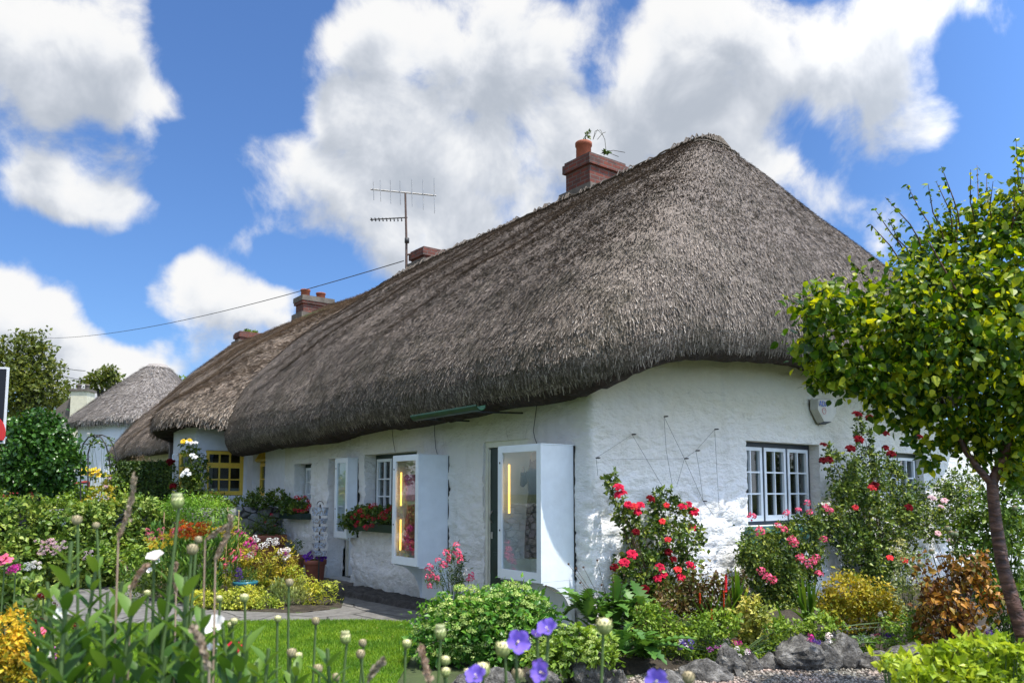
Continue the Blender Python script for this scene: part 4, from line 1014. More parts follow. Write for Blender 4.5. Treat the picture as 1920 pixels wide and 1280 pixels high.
RK=[(1092,1283,78,70,'large pitted grey rock near the purple bellflowers'),(1150,1285,60,38,'small flat rock right of the largest pitted rock'),(1262,1290,70,34,'low brown rock half hidden beside the purple bell flower'),
 (1325,1275,80,45,'flat beige rock at the left end of the gravel'),(1372,1262,46,60,'upright pointed rock with a slate leaning on it'),(1405,1256,44,38,'small dark rock between the pointed rock and the pale stock flowers'),
 (1440,1254,60,34,'low wide grey rock at the back edge of the gravel'),(1497,1252,98,72,'big pale angular rock behind the gravel'),(1548,1254,50,56,'rounded upright rock beside the big angular rock'),(1585,1252,52,76,'tall blocky rock right of the sword leaves'),
 (1632,1254,60,38,'flat slab like rock at the right of the gravel'),(1695,1262,80,62,'dark rock under the purple pansy'),(1745,1292,110,66,'large shadowed rock at the foot of the bright box bush'),(1015,1290,60,50,'speckled rock under the pale green sedum'),(940,1292,70,44,'grey rock behind the cream buds at the lawn corner'),(870,1288,56,30,'small rock at the lawn corner')]
for i,(a,b,c,d,l) in enumerate(RK): rock(a,b,c,d,seed=i+1,label=l)
for i,(a,b,c,d,l) in enumerate([(1600,1198,80,32,'flat dark ledge stone left of the golden shrub edge'),(1690,1192,90,30,'flat ledge stone behind the white stock flower'),(1780,1196,100,34,'long shadowed ledge stone beside the withered plant'),(1860,1200,90,30,'ledge stone at the foot of the birch trunk'),(1640,1166,60,24,'small pale stone under the golden shrub'),(1280,1215,80,26,'weathered half buried stone behind the artichoke leaves')]): rock(a,b,c,d,seed=40+i,label=l,group='ledge stones of the raised bed')
mb=MB(); a=G(1385,1275);b=G(1352,1240); mb.prism([a,a+RT*.06,b+RT*.07+UPV*.2,b+UPV*.22+RT*.01],FW*.012); tag(mb.build('slate',M['rock']),'thin grey slate leaning on the pointed rock','slate')

r=np.random.default_rng(77); P=np.stack([r.uniform(0,6,4000),r.uniform(4,10,4000),np.full(4000,.035)],1); P=P[inpoly(P,LP)][:70]
mb=MB(); scatter(mb,P,rdir(r,len(P))*[1,1,.2],np.tile(UPn,(len(P),1)),r.uniform(.01,.022,len(P)),'diamond',0,1.3); tag(mb.build('fallen_petals',fm('fallen_petal',(.50,.30,.16))),'scattered fallen petals lying on the lawn','petals',kind='stuff')
def pts(lst,Y=None,D=None,X=None):
    return [atY(a,b,Y) if Y is not None else (atX(a,b,X) if X is not None else atD(a,b,D)) for a,b in lst]
def c5(l): return [(1080+x/3.369,740+y/3.369) for x,y in l]
def c6(l): return [(1500+x/2.207,700+y/2.207) for x,y in l]
LGR=gm('climbing_rose_leaf',[(.015,.035,.010),(.035,.075,.016),(.08,.14,.03),(.24,.31,.08)],trans=.22,rough=.42)
# ---- climbing roses on the gable
b1=pxblobs([(1143,912,12,30),(1160,950,20,20),(1180,975,26,22),(1245,935,28,22),(1258,975,50,32),(1232,1010,60,42),(1288,1010,30,32),(1198,1055,36,30),(1245,1075,42,34),(1172,1075,18,22),(1225,1115,40,30),(1290,1060,22,26),(1210,1140,34,30),(1260,1120,44,36),(1190,1100,30,26),(1300,1100,24,24),(1240,1160,40,26)],Y=5.9,thick=.4)
fl=c5([(272,578),(265,628),(300,612),(328,690),(390,737),(405,692),(675,700),(712,690),(743,735),(737,832),(355,1003),(305,1055),(528,1085),(553,1133),(515,1155),(727,1076),(665,1150)])
fl2=c5([(572,695),(545,797),(365,700),(643,1098),(580,910)]); fl3=c5([(475,652),(380,862),(615,1035),(435,1222),(583,990),(240,1085)])
g1=atY(1225,1185,5.95); g1.z=.1
plant('climbing_rose','climbing rose with coral red blooms on the sunlit gable left of the window','rose bush',b1,g1,LGR,.044,2.1,'fold',STEMB,.007,
  [(m_rose['red'],'rose',pts(fl,Y=5.75),.047),(m_rose['coral'],'rose',pts(fl2,Y=5.75),.036),(m_rose['crim'],'rose',pts(fl3,Y=5.75),.04)],seed=21,per=3)
b2=pxblobs([(1420,1020,34,26),(1465,1015,40,30),(1510,1000,40,30),(1550,975,34,26),(1445,1055,50,34),(1480,1095,36,30),(1505,1050,46,34),(1440,1100,26,26),(1420,1060,36,30),(1470,1130,36,34),(1400,1035,26,22),(1500,1090,30,30),(1450,1075,40,40)],Y=5.8,thick=.5)+pxblobs([(1455,1160,50,30),(1500,1150,34,30)],Y=5.7,thick=.5)
cl=[(1410,968),(1475,962),(1497,956),(1514,942),(1518,960),(1548,950),(1556,957),(1458,985),(1425,995),(1470,992),(1485,1012),(1490,1018),(1500,1045),(1507,1052),(1516,1060),(1524,1052),(1531,1045),(1440,1082),(1450,1088),(1545,1010),(1535,1075),(1428,1070)]
g2=atY(1470,1190,5.85); g2.z=.1
plant('rose_bush','bushy rose with clusters of small pink blooms under the gable window','rose bush',b2,g2,LGR,.038,2.5,'fold',STEMB,.007,[(make_pom(PINK,40,9,pet=.45),'rose_cluster',pts(cl,Y=5.5),.055)],seed=22,per=1)
b3=pxblobs([(1560,850,16,14),(1580,880,36,30),(1620,905,44,34),(1660,880,34,30),(1605,960,56,40),(1650,985,56,40),(1700,1000,40,30),(1610,1020,46,30),(1650,1050,44,30),(1630,860,30,18),(1690,945,30,22),(1635,1090,30,30),(1610,800,10,30),(1625,830,12,24),(1600,920,40,30),(1575,930,30,24),(1665,930,46,34),(1700,960,30,26),(1590,1010,34,30),(1690,1050,34,30),(1620,1060,40,30),(1665,1100,34,30)],Y=5.75,thick=.45)
d3=c6([(238,165),(286,180),(98,292),(95,358),(122,356),(352,245),(494,260),(356,306),(305,463),(452,552),(245,270),(210,308),(378,330)]); r3=c6([(230,553),(310,462),(300,470),(430,770),(372,760)])
g3=atY(1655,1200,5.9); g3.z=.1
plant('climbing_rose','tall climbing rose with dark crimson blooms between the two gable windows','rose bush',b3,g3,LGR,.044,1.8,'fold',STEMB,.007,[(m_rose['crim'],'rose',pts(d3,Y=5.5),.056),(m_rose['coral'],'rose',pts(r3,Y=5.5),.045)],seed=23)
b4=pxblobs([(1765,935,50,40),(1810,920,44,36),(1740,985,30,30),(1790,990,40,34)],Y=5.75,thick=.5)
g4=atY(1790,1150,5.6); g4.z=.1
plant('climbing_rose','rambling rose with pale faded pink blooms behind the birch trunk','rose bush',b4,g4,LGR,.044,2.0,'fold',STEMB,.007,[(m_rose['pale'],'rose',pts(c6([(548,512),(597,524),(584,548),(620,690),(572,660),(890,465)]),Y=5.4),.05)],seed=24)
# bronze barberry-like shrub, red hot pokers, variegated, golden, withered
def root_of(px,py,dz=.1): p=G(px,py); return Vector((p.x,p.y,dz))
def at(px,py): return depth_of(G(px,py))
def simple(name,label,cat,bl,dep,mat,leaf,cover,tmpl,root=None,seed=1,stem=STEM,sr=.007,flowers=(),thick=.8,per=3,group=None,fwdmin=.06,**kw):
    B=pxblobs(bl,depth=dep,thick=thick,fwdmin=fwdmin); c=np.mean([b.c for b in B],0)
    rt=Vector((c[0],c[1],.08)) if root is None else root
    return plant(name,label,cat,B,rt,mat,leaf,cover,tmpl,stem,sr,flowers,seed,group,per,**kw)
simple('bronze_shrub','twiggy bronze leaved shrub in front of the coral rose','shrub',[(1270,1125,34,40),(1310,1110,40,40),(1345,1120,34,40),(1385,1110,26,34),(1300,1160,50,30)],8.0,LBRONZE,.04,1.5,'diamond',seed=31,stem=STEMB,per=7)
simple('golden_shrub','rounded golden yellow leaved shrub right of the sword leaves','shrub',[(1590,1115,46,34),(1640,1130,44,34),(1670,1150,30,26),(1560,1135,30,34),(1610,1155,50,26)],7.9,LGOLD,.035,2.6,'diamond',seed=32,up=.9)
simple('variegated_shrub','cream and green variegated shrub behind the white stock flowers','shrub',[(1405,1165,30,40),(1430,1180,36,36),(1400,1200,36,28),(1412,1140,16,26)],7.5,LVAR,.045,2.2,'diamond',seed=33,up=.8)
simple('withered_shrub','withered brown and orange plant near the birch trunk','shrub',[(1780,1080,44,44),(1810,1120,50,44),(1770,1150,50,40),(1740,1120,26,50),(1830,1060,26,24),(1775,1195,56,30)],7.0,LBROWN,.05,1.3,'fold',seed=34,stem=STEMB,per=8,drop=.6)
simple('leafy_shrub','mid green leafy clump with poppy heads at the right edge','shrub',[(1895,1000,30,50),(1905,1060,26,50),(1880,1120,40,50),(1850,1090,20,50),(1900,1160,30,40)],7.3,LGEN,.055,1.7,'fold',seed=35,per=4)
simple('grey_herb','thin silvery weeds standing between the golden shrub and the withered plant','weeds',[(1700,1060,26,70),(1725,1100,20,60),(1690,1110,24,40)],7.6,gm('silver_leaf',[(.16,.2,.12),(.3,.34,.24),(.10,.14,.06)]),.03,.45,'diamond',seed=36,per=8,sr=.004)
# poppy heads
POP=make_bud(mat_plain('poppy_green',(.16,.20,.10),.6,.1),mat_plain('poppy_cap',(.22,.18,.10),.6,.1),'poppy_head')
t=thing('poppy_plant','dried poppy stems with round grey green seed heads above the withered plant','poppies',root_of(1775,1195))
mb=MB(); 
for i,(a,b) in enumerate([(1776,990),(1784,999),(1792,1001),(1747,1034),(1725,1058),(1903,952),(1883,905)]):
    p=atD(a,b,6.9); mb.tube([BASE[t.name]+Vector((i*.02,0,0)),(BASE[t.name]+p)/2+RT*.05,p],[.006,.005,.004],4); put(POP,'seed_head',t,p,.024,i,.2)
mb.build('stem',STEM,t)
# sword-leaved clumps
def sword(label,base,tops,dep,W=.05,mat=LSWORD,seed=1,name='sword_leaf_plant',L=1.0,cat='sword leaf plant'):
    t=thing(name,label,cat,base); mb=MB(); r=np.random.default_rng(seed)
    for (a,b) in tops:
        p=np.array(atD(a,b,dep)); b0=np.array(base)+np.array([r.uniform(-.05,.05),r.uniform(-.05,.05),0]); d=p-b0; l=np.linalg.norm(d)
        k=7; side=unit(np.cross(d,FWn+r.normal(0,.5,3))); V=[]
        for i in range(k):
            u=i/(k-1); w=W*.5*(1-u**3)*(.7+.3*math.sin(u*3)); c=b0+d*u+np.array([0,0,.04*l*math.sin(u*math.pi)])
            V+=[c-side*w,c+side*w]
        mb.add(V,[(2*i,2*i+1,2*i+3,2*i+2) for i in range(k-1)],0,True)
    mb.build('leaf_blades',mat,t); return t
r=np.random.default_rng(4)
sword('tall green sword shaped leaves in front of the pink rose bush',root_of(1520,1205),[(1495,1085),(1503,1075),(1510,1062),(1516,1090),(1522,1068),(1530,1080),(1540,1088),(1548,1100),(1488,1110),(1555,1130),(1478,1140),(1512,1120),(1535,1120)],7.2)
sword('dark sword leaves rising beside the orange poker flower',root_of(1380,1200),[(1372,1070),(1378,1055),(1384,1065),(1390,1060),(1396,1080),(1404,1095),(1366,1110)],7.5,seed=2)
sword('short sword leaves at the edge of the rocks left of the tall clump',root_of(1480,1225),[(1455,1130),(1462,1145),(1475,1170),(1490,1160),(1500,1175),(1510,1180),(1448,1165)],7.1,.035,seed=3)
t=sword('grassy red hot poker clump with orange flower spikes below the coral rose',root_of(1340,1215),[(1295+4.3*i,1120+25*math.sin(i*1.7)) for i in range(30)]+[(1280+6*i,1180+15*math.sin(i*2.1)) for i in range(24)],7.4,.014,seed=5,name='red_hot_poker',cat='red hot poker')
for i,(a,b,c,s) in enumerate([(1361,1075,1105,.03),(1312,1110,1128,.022),(1334,1140,1160,.022),(1357,1105,1135,.018)]):
    p=atD(a,b,7.4); q=atD(a,c,7.4); mb=MB(); mb.tube([BASE[t.name],q],.006,5); mb.build('stem',STEM,t)
    mb=MB(); nP=90; rr_=np.random.default_rng(i); u=rr_.random(nP); an=rr_.uniform(0,6.3,nP); ax=np.array(p-q); P=np.array(q)+ax*u[:,None]; O=np.stack([np.cos(an),np.sin(an),0*an],1)
    scatter(mb,P,O*.6+np.array([0,0,-1.]),O,s*1.0,'lance',0,3); mb.tube([q,p],[.008,.002],5); mb.build('flower_spike',CORAL if i==0 else RUST,t)
# artichoke-like clumps: big serrated leaves
def bigleaf(mb,base,d,up,L,W,k=11,teeth=7,sag=.35,rng=None):
    base=np.array(base); d=unit(np.array(d)); s=unit(np.cross(d,up)); u_=np.cross(s,d)
    V=[];F=[]
    nseg=teeth*2
    for i in range(nseg+1):
        t=i/nseg; c=base+d*L*t+np.array([0,0,-sag*L*t*t])+u_*.02
        w=W*math.sin(math.pi*min(1,t*.93+.07))**.7*(1.0 if i%2 else .45); lift=u_*w*.35
        V+=[c-s*w+lift,c,c+s*w+lift]
    for i in range(nseg):
        a=3*i; F+=[(a,a+1,a+4,a+3),(a+1,a+2,a+5,a+4)]
    mb.add(V,F,0,False)
def artichoke(label,px,py,rw,h,n,dep,seed,mat=LARTI,L0=.42):
    rt=root_of(px,py); t=thing('artichoke_plant',label,'leafy plant',rt); rr=random.Random(seed); mb=MB()
    for i in range(n):
        an=rr.uniform(0,6.283); el=rr.uniform(.2,1.25); d=(math.cos(an)*math.cos(el),math.sin(an)*math.cos(el),math.sin(el))
        b0=Vector(rt)+Vector((rr.uniform(-.08,.08),rr.uniform(-.08,.08),rr.uniform(.0,h*.6)))+RT*rr.uniform(-rw,rw)*.6
        bigleaf(mb,b0,d,(0,0,1),L0*rr.uniform(.7,1.2),.075*rr.uniform(.8,1.3),sag=rr.uniform(.15,.6))
    mb.build('foliage',mat,t); return t
artichoke('large dark green jagged leaves spreading before the left end of the gable',1150,1210,.5,.5,70,7.0,3)
artichoke('lower clump of broad jagged leaves beside the pitted rock',1180,1262,.35,.2,44,6.6,8,L0=.34)
# seed heads on thin stems by the display case
t=thing('scabious_plant','thin bare stems with tiny brown seed heads beside the corner','weeds',root_of(1140,1190)); mb=MB()
sm_=make_bud(STEMB,STEMB,'seed_head')
for i,(a,b) in enumerate([(1066,1057),(1080,1065),(1094,1063),(1088,1092),(1120,1050),(1128,1096),(1150,1090),(1170,1078),(1024,1098),(1148,1060)]):
    p=atD(a,b,7.6); mb.tube([BASE[t.name],(BASE[t.name]+p)/2+RT*.03,p],[.004,.003,.002],3); put(sm_,'seed_head',t,p,.011,i,.2)
mb.build('stem',STEMB,t)
# sedum mounds
def sedum(label,bl,dep,nh,seed,leaf=.05,hs=.042,leafmat=LSEDUM):
    B=pxblobs(bl,depth=dep,thick=.9); c=np.mean([b.c for b in B],0); rt=Vector((c[0],c[1],.03))
    t=thing('sedum_plant',label,'sedum',rt); mb=MB(); foliage(mb,B,leaf,2.6,'fold',seed,up=.9,shell=.7); mb.build('foliage',leafmat,t)
    P=surf_points(B,nh*6,seed,upb=.0); P=[p for p in P]
    mb=MB(); r=np.random.default_rng(seed+1); kept=[]
    for p in P:
        if all(np.linalg.norm(p-q)>hs*1.35 for q in kept): kept.append(p)
        if len(kept)>=nh: break
    me=make_pom(LSEDF,90,seed,flat=.42,pet=.26,name='flower_head')
    for i,p in enumerate(kept[:100]): 
        o=put(me,'flower_head',t,p+np.array([0,0,.03])-FWn*.02,hs*r.uniform(.8,1.3),i,.35,toward=-FW*.25+UPV*.5)
    for i,p in enumerate(kept[100:]):
        k=14; q=p+r.normal(0,hs*.5,(k,3))*[1,1,.25]; scatter(mb,q,rdir(r,k),np.tile(UPn,(k,1)),hs*.5,'diamond',0,1.4)
    if mb.n: o=mb.build('flower_heads',LSEDF,t); o['kind']='stuff'
    return t
sedum('big rounded mound of pale green sedum flower heads at the corner of the lawn',[(880,1160,76,52),(950,1150,80,48),(835,1195,56,44),(905,1200,80,56),(985,1185,60,50),(925,1245,90,36),(1010,1150,26,26),(850,1240,66,30)],7.1,230,61,hs=.05)
sedum('smaller clump of lime green sedum in front of the artichoke leaves',[(1080,1200,40,26),(1060,1230,50,30),(1110,1225,40,34),(1030,1245,36,26)],6.4,40,62,hs=.035,leafmat=LGEN2)
# fuchsia-like pink flowers by the case, white flower
simple('snapdragon_plant','dark leafy snapdragon with pink flower spikes against the shop wall','snapdragon',[(850,1060,24,34),(830,1080,26,24),(870,1082,14,24)],9.1,LG,.04,1.6,'lance',seed=63,per=5,
  flowers=[(make_pom(PINK,30,5,1.4,.5),'flower',[atD(a,b,8.9) for a,b in [(805,1065),(812,1078),(820,1085),(802,1082),(806,1098),(822,1052),(832,1060),(842,1048),(838,1038),(856,1022),(858,1036),(862,1048),(885,1080),(880,1088)]],.045),(make_pom(WHT,30,5,1.2,.5),'flower',[atD(876,1068,8.9),atD(874,1076,8.9)],.04)])
# small bedding flowers by the rocks
def bed(label,px,py,cols,dep,seed,n=7,spread=16,size=.028,hgt=34,name='stock_plant',cat='stock flower',leaf=.035,pl=None):
    bl=[(px,py+hgt*.45,spread,hgt*.5)]; rr=random.Random(seed); F2=[]
    for k,(c,w) in enumerate(cols): F2.append((m_pom[c],'flower',[atD(px+rr.uniform(-spread,spread)*.8,py+rr.uniform(-.25,.25)*hgt,dep-.05) for _ in range(w)],size))
    return simple(name,label,cat,bl,dep,pl or LGEN,leaf,1.6,'lance',seed=seed,flowers=F2,per=4,sr=.004)
bed('purple and white bedding flowers left of the pokers',1288,1205,[('pur',4),('white',3),('viol',2)],7.0,71)
bed('small mauve flower low in front of the poker clump',1342,1215,[('mauve',3)],7.0,72)
bed('magenta and white stocks in front of the variegated shrub',1385,1205,[('hot',3),('crim',2)],7.0,73)
bed('white stock with one lilac head behind the flat rock',1392,1222,[('white',3),('mauve',1)],6.95,74)
bed('purple and violet stocks at the foot of the sword leaves',1525,1200,[('pur',4),('viol',2),('hot',2)],7.0,75)
bed('creamy yellow stock beside the purple stocks',1556,1195,[('yel',0),('white',4)],7.0,76,spread=9)
bed('single white stock standing alone on the ledge',1618,1198,[('white',3)],7.2,77,spread=6)
bed('faded pink bedding flower on the ledge',1642,1198,[('pink',2),('pale',2)],7.2,78,spread=8)
bed('purple pansy above the dark rock',1670,1194,[('pur',3)],7.2,79,spread=7)
bed('blue violet flowers in the shade of the birch trunk',1868,1190,[('viol',3),('pur',4)],6.8,80,spread=18)
bed('white flowers on a trailing stem under the golden shrub',1650,1150,[('white',5)],7.7,81,spread=18,hgt=20,size=.02)
simple('ground_cover','mixed low green ground cover between the rocks and the poker clump','ground cover',[(1200,1215,50,26),(1260,1250,60,20),(1350,1250,60,14),(1300,1225,60,22),(1400,1235,50,18),(1470,1215,40,20),(1560,1215,50,14),(1640,1210,60,12),(1720,1205,50,18),(1600,1235,40,12),(1240,1175,50,26),(1340,1170,50,26),(1540,1170,40,22),(1250,1240,60,20),(1330,1235,50,18),(1420,1228,50,16),(1240,1200,60,20),(1200,1275,30,14),(1480,1180,40,20),(1560,1235,30,8),(1310,1190,40,20),(1700,1170,40,20),(1215,1150,30,24),(1020,1270,40,16)],7.1,LGEN2,.032,1.9,'fold',seed=82)['kind']='stuff'
simple('bronze_shrub','dark red fallen petals and bronze sprigs at the foot of the coral rose','shrub',[(1230,1150,34,30),(1250,1180,50,20)],7.7,LBRONZE,.04,1.3,'diamond',seed=83,stem=STEMB)

# ------------------------------------------------------------------ birch tree, front right
def tree_limbs(mb,specs,sides=8):
    for p,r in specs: mb.tube([atD(a,b,d*TK) for a,b,d in p],[q*TK*.86 for q in r],sides,0)
TK=.75
tb=atD(1935,1300,6.9*TK); tb.z=0
tree=thing('birch_tree','leaning young birch with bright green leaves at the right edge of the garden','tree',tb)
mt,nt=newmat('birch_bark'); n=N(nt); pos=n('ShaderNodeNewGeometry').outputs['Position']; nz_=n('ShaderNodeTexNoise',Vector=n('ShaderNodeMapping',Vector=pos,Scale=(9,9,22)).outputs[0],Scale=1.0,Detail=6.0,Distortion=1.0)
bb=n('ShaderNodeBsdfPrincipled',Base_Color=ramp(n,nz_.outputs[0],[(.35,(.03,.012,.008)),(.52,(.09,.038,.024)),(.68,(.18,.09,.06)),(.78,(.38,.28,.22))]),Roughness=.55); bp=n('ShaderNodeBump',Strength=.8,Distance=.02,Height=nz_.outputs[0]); n.set(bb.inputs['Normal'],bp); finish(nt,n,bb); M['bark']=mt
mb=MB(); tree_limbs(mb,[([(1990,1500,6.9),(1950,1320,6.9),(1935,1260,6.9),(1918,1190,6.9),(1900,1130,6.92),(1880,1060,6.95),(1868,985,7.0),(1862,930,7.0),(1860,900,7.0)],[.11,.09,.08,.075,.070,.066,.062,.058,.056]),
 ([(1860,905,7.0),(1876,870,7.0),(1894,820,7.0),(1902,770,7.0),(1900,700,7.05),(1890,600,7.1),(1880,500,7.1)],[.055,.05,.046,.042,.034,.022,.01]),
 ([(1858,905,7.0),(1836,880,7.0),(1812,848,7.05),(1790,800,7.1),(1760,740,7.1),(1720,680,7.2),(1670,620,7.3)],[.04,.034,.03,.026,.02,.014,.006]),
 ([(1894,820,7.0),(1930,740,6.9),(1960,640,6.9),(1985,520,6.9)],[.035,.03,.02,.008]),
 ([(1790,800,7.1),(1800,700,7.3),(1810,600,7.5),(1800,480,7.5)],[.02,.016,.012,.005]),
 ([(1720,690,7.2),(1640,680,7.1),(1560,650,7.0),(1500,580,6.9)],[.014,.01,.007,.004]),
 ([(1900,700,7.05),(1850,620,6.8),(1790,540,6.6),(1740,450,6.6)],[.024,.016,.010,.005])])
trk=mb.build('trunk',M['bark'],tree)
CB=[(1560,620,66,66,6.9),(1530,580,40,26,6.8),(1610,575,40,30,7.0),(1600,680,60,50,6.9),(1680,610,80,70,6.8),(1740,505,44,50,7.1),(1760,540,84,80,6.9),(1720,700,80,50,6.9),(1790,650,90,70,6.7),(1830,440,44,44,7.1),(1750,450,26,30,7.2),(1870,500,70,80,6.9),(1880,620,80,80,6.7),(1800,750,80,46,6.9),(1890,740,60,50,6.7),(1900,400,44,56,7.1),(1690,760,44,30,7.1),(1640,730,40,26,7.1),(1940,560,60,120,6.8),(1950,720,60,80,6.7),(1580,700,44,24,6.8),(1840,840,44,30,7.1),(1770,820,50,24,7.2),(1900,880,30,24,7.0),(1850,560,60,60,7.6),(1760,620,70,60,7.7),(1680,660,60,50,7.6),(1880,700,60,60,7.6),(1960,420,60,60,7.1),(1880,800,50,40,6.9),(1920,850,40,50,7.0),(1800,800,60,26,7.2),(1700,790,34,16,7.1),(1500,640,20,12,6.9),(1540,720,24,12,6.9),(1930,330,24,40,7.1),(1740,860,20,14,7.2)]
BB=[]
for (a,b,c,d,e) in CB:
    e=e*TK; p=atD(a,b,e); BB.append(Blob(p,(c/F_*e,min(c,d)/F_*e*.95,d/F_*e)))
mb=MB(); foliage(mb,BB,.047,1.5,'broad',91,clump=1.7,leafvar=.45,up=.35,shell=.45,drop=.7,jit=1.0,W=1.05)
# sparse shoots on top, each with a few leaves
sh=MB(); rr=random.Random(8)
SHO=[(1905,262,1895,430),(1765,312,1800,430),(1820,318,1830,440),(1832,310,1850,430),(1700,345,1750,440),(1640,392,1700,480),(1632,420,1690,500),(1740,345,1770,450),(1862,340,1860,440),(1780,370,1790,460),(1666,410,1720,490),(1660,370,1730,470),(1905,340,1890,450),(1590,485,1640,540),(1490,545,1560,590),(1470,555,1540,600),(1500,690,1570,680),(1505,655,1570,660),(1520,735,1580,715),(1915,300,1900,420),(1880,380,1880,480),(1850,325,1860,420),(1755,340,1785,440)]
for i,(a,b,c,d) in enumerate(SHO):
    p=atD(a,b,5.25+rr.uniform(-.2,.2)); q=atD(c,d,5.25); m_=(p+q)/2+RT*rr.uniform(-.04,.04)
    ptz=[q,q.lerp(m_,.5)+RT*.01,m_,m_.lerp(p,.5),p]; sh=MB(); sh.tube(ptz,[.005,.0045,.004,.003,.0015],4)
    sh.build('twig',M['bark'],tree)
    k=30; r_=np.random.default_rng(i); u=r_.random(k)**1.3; P=np.array(q)+(np.array(p)-np.array(q))*u[:,None]
    D=unit(rdir(r_,k)+np.array([0,0,-.2])); scatter(mb,P,D,unit(rdir(r_,k)+UPn),.042*r_.uniform(.4,1.15,k),'broad',0,1.0)
mb.build('crown',LBIRCH,tree)

# ------------------------------------------------------------------ boundary wall at right and lean-to behind
mb=MB(); mb.box((14.0,6.25,0),(22,6.55,2.35)); mb.box((14.0,6.2,2.36),(22,6.6,2.43)); tag(mb.build('garden_wall',M['white']),'plain pale yard wall running right from the gable','wall')
simple('background_bush','dark bushes along the pale yard wall at the far right','bush',[(1900,950,50,60),(1860,985,60,50),(1830,1010,50,50),(1920,880,40,50)],10.8,LGEN,.06,2.0,'diamond',seed=95)
# ------------------------------------------------------------------ display cases on the shop front
def mannequin(kind,label,y,z0,z1,w,group=None):
    t=thing('dress_form' if kind!='dark' else 'mannequin',label,'mannequin',FA[0]+FA[1]*y+FA[2]*w+UPV*z0)
    b=BASE[t.name]; H=z1-z0
    if kind=='pink':
        mb=MB(); mb.lathe(b,[(.05,H*.5),(.13,H*.55),(.115,H*.66),(.10,H*.72),(.14,H*.80),(.15,H*.86),(.10,H*.91),(.045,H*.93),(.04,H*1.0),(0,H*1.0)],18,0,squash=.7); mb.build('torso',mat_plain('form_cloth',(.62,.50,.42),.8,.1),t)
        mb=MB(); mb.lathe(b,[(.15,H*.58),(.135,H*.66),(.12,H*.72),(.155,H*.80),(.165,H*.86),(.13,H*.885)],24,0,squash=.75)
        for sgn in (-1,1): mb.tube([b+Vector((0,sgn*.10,H*.86)),b+Vector((-.03,sgn*.13,H*.80)),b+Vector((-.02,sgn*.13,H*.74))],[.045,.04,.035],8)
        mb.build('cardigan',mat_plain('pink_knit',(.50,.10,.24),.9,.35,scale=30,bump=.8),t)
        mb=MB(); k=30; V=[];F=[]
        for i,(rr_,z) in enumerate(((.12,.62),(.135,.5),(.16,.3),(.19,.12),(.20,.02))):
            for j in range(k): a=2*math.pi*j/k; q=rr_*(1+.10*math.sin(a*7+i*.4)*i/4); V.append(b+Vector((q*math.cos(a)*.8,q*math.sin(a)*.75,z*H)))
        mb.add(V,[(i*k+j,i*k+(j+1)%k,(i+1)*k+(j+1)%k,(i+1)*k+j) for i in range(4) for j in range(k)],0,True)
        mb.build('skirt',mat_plain('red_floral_cloth',(.30,.03,.06),.8,.7,scale=26),t)
    else:
        k=30; V=[];mb=MB(); pr=((.17,.0),(.165,.15),(.15,.35),(.13,.55),(.125,.62),(.145,.74),(.15,.80),(.10,.85),(.05,.87))
        for i,(rr_,z) in enumerate(pr):
            for j in range(k): a=2*math.pi*j/k; q=rr_*(1+(.07*math.sin(a*8) if i<4 else 0)); V.append(b+Vector((q*math.cos(a)*.8,q*math.sin(a)*.8,z*H)))
        mb.add(V,[(i*k+j,i*k+(j+1)%k,(i+1)*k+(j+1)%k,(i+1)*k+j) for i in range(len(pr)-1) for j in range(k)],0,True)
        mb.tube([b+Vector((0,.13,H*.8)),b+Vector((-.07,.17,H*.70)),b+Vector((-.12,.10,H*.80))],[.045,.04,.028],8)
        mb.build('coat',mat_plain('dark_coat_cloth',(.012,.012,.018),.8,.3,bump=.4),t)
        mb=MB(); mb.lathe(b,[(.04,H*.86),(.042,H*.89),(.07,H*.91),(.078,H*.95),(.065,H*.99),(0,H*1.01)],16,0); 
        p=b+Vector((-.13,.09,H*.81)); mb.tube([p,p+Vector((-.01,-.01,.06))],[.022,.016],6)
        mb.build('head',mat_plain('mannequin_skin',(.50,.33,.25),.5,.05),t)
        mb=MB(); r=np.random.default_rng(3); n_=260; a=r.uniform(-.5,3.7,n_)+0; P=np.array(b)+np.stack([.06*np.cos(a)+.02,.075*np.sin(a),H*(.93+.07*r.random(n_))],1)
        scatter(mb,P,np.stack([np.cos(a)*.25,np.sin(a)*.25,-np.ones(n_)],1),np.stack([np.cos(a),np.sin(a),0*a],1),.26*r.uniform(.6,1.2,n_),'lance',0,.6)
        mb.build('hair',mat_plain('brown_hair',(.16,.08,.035),.6,.4,scale=60),t)
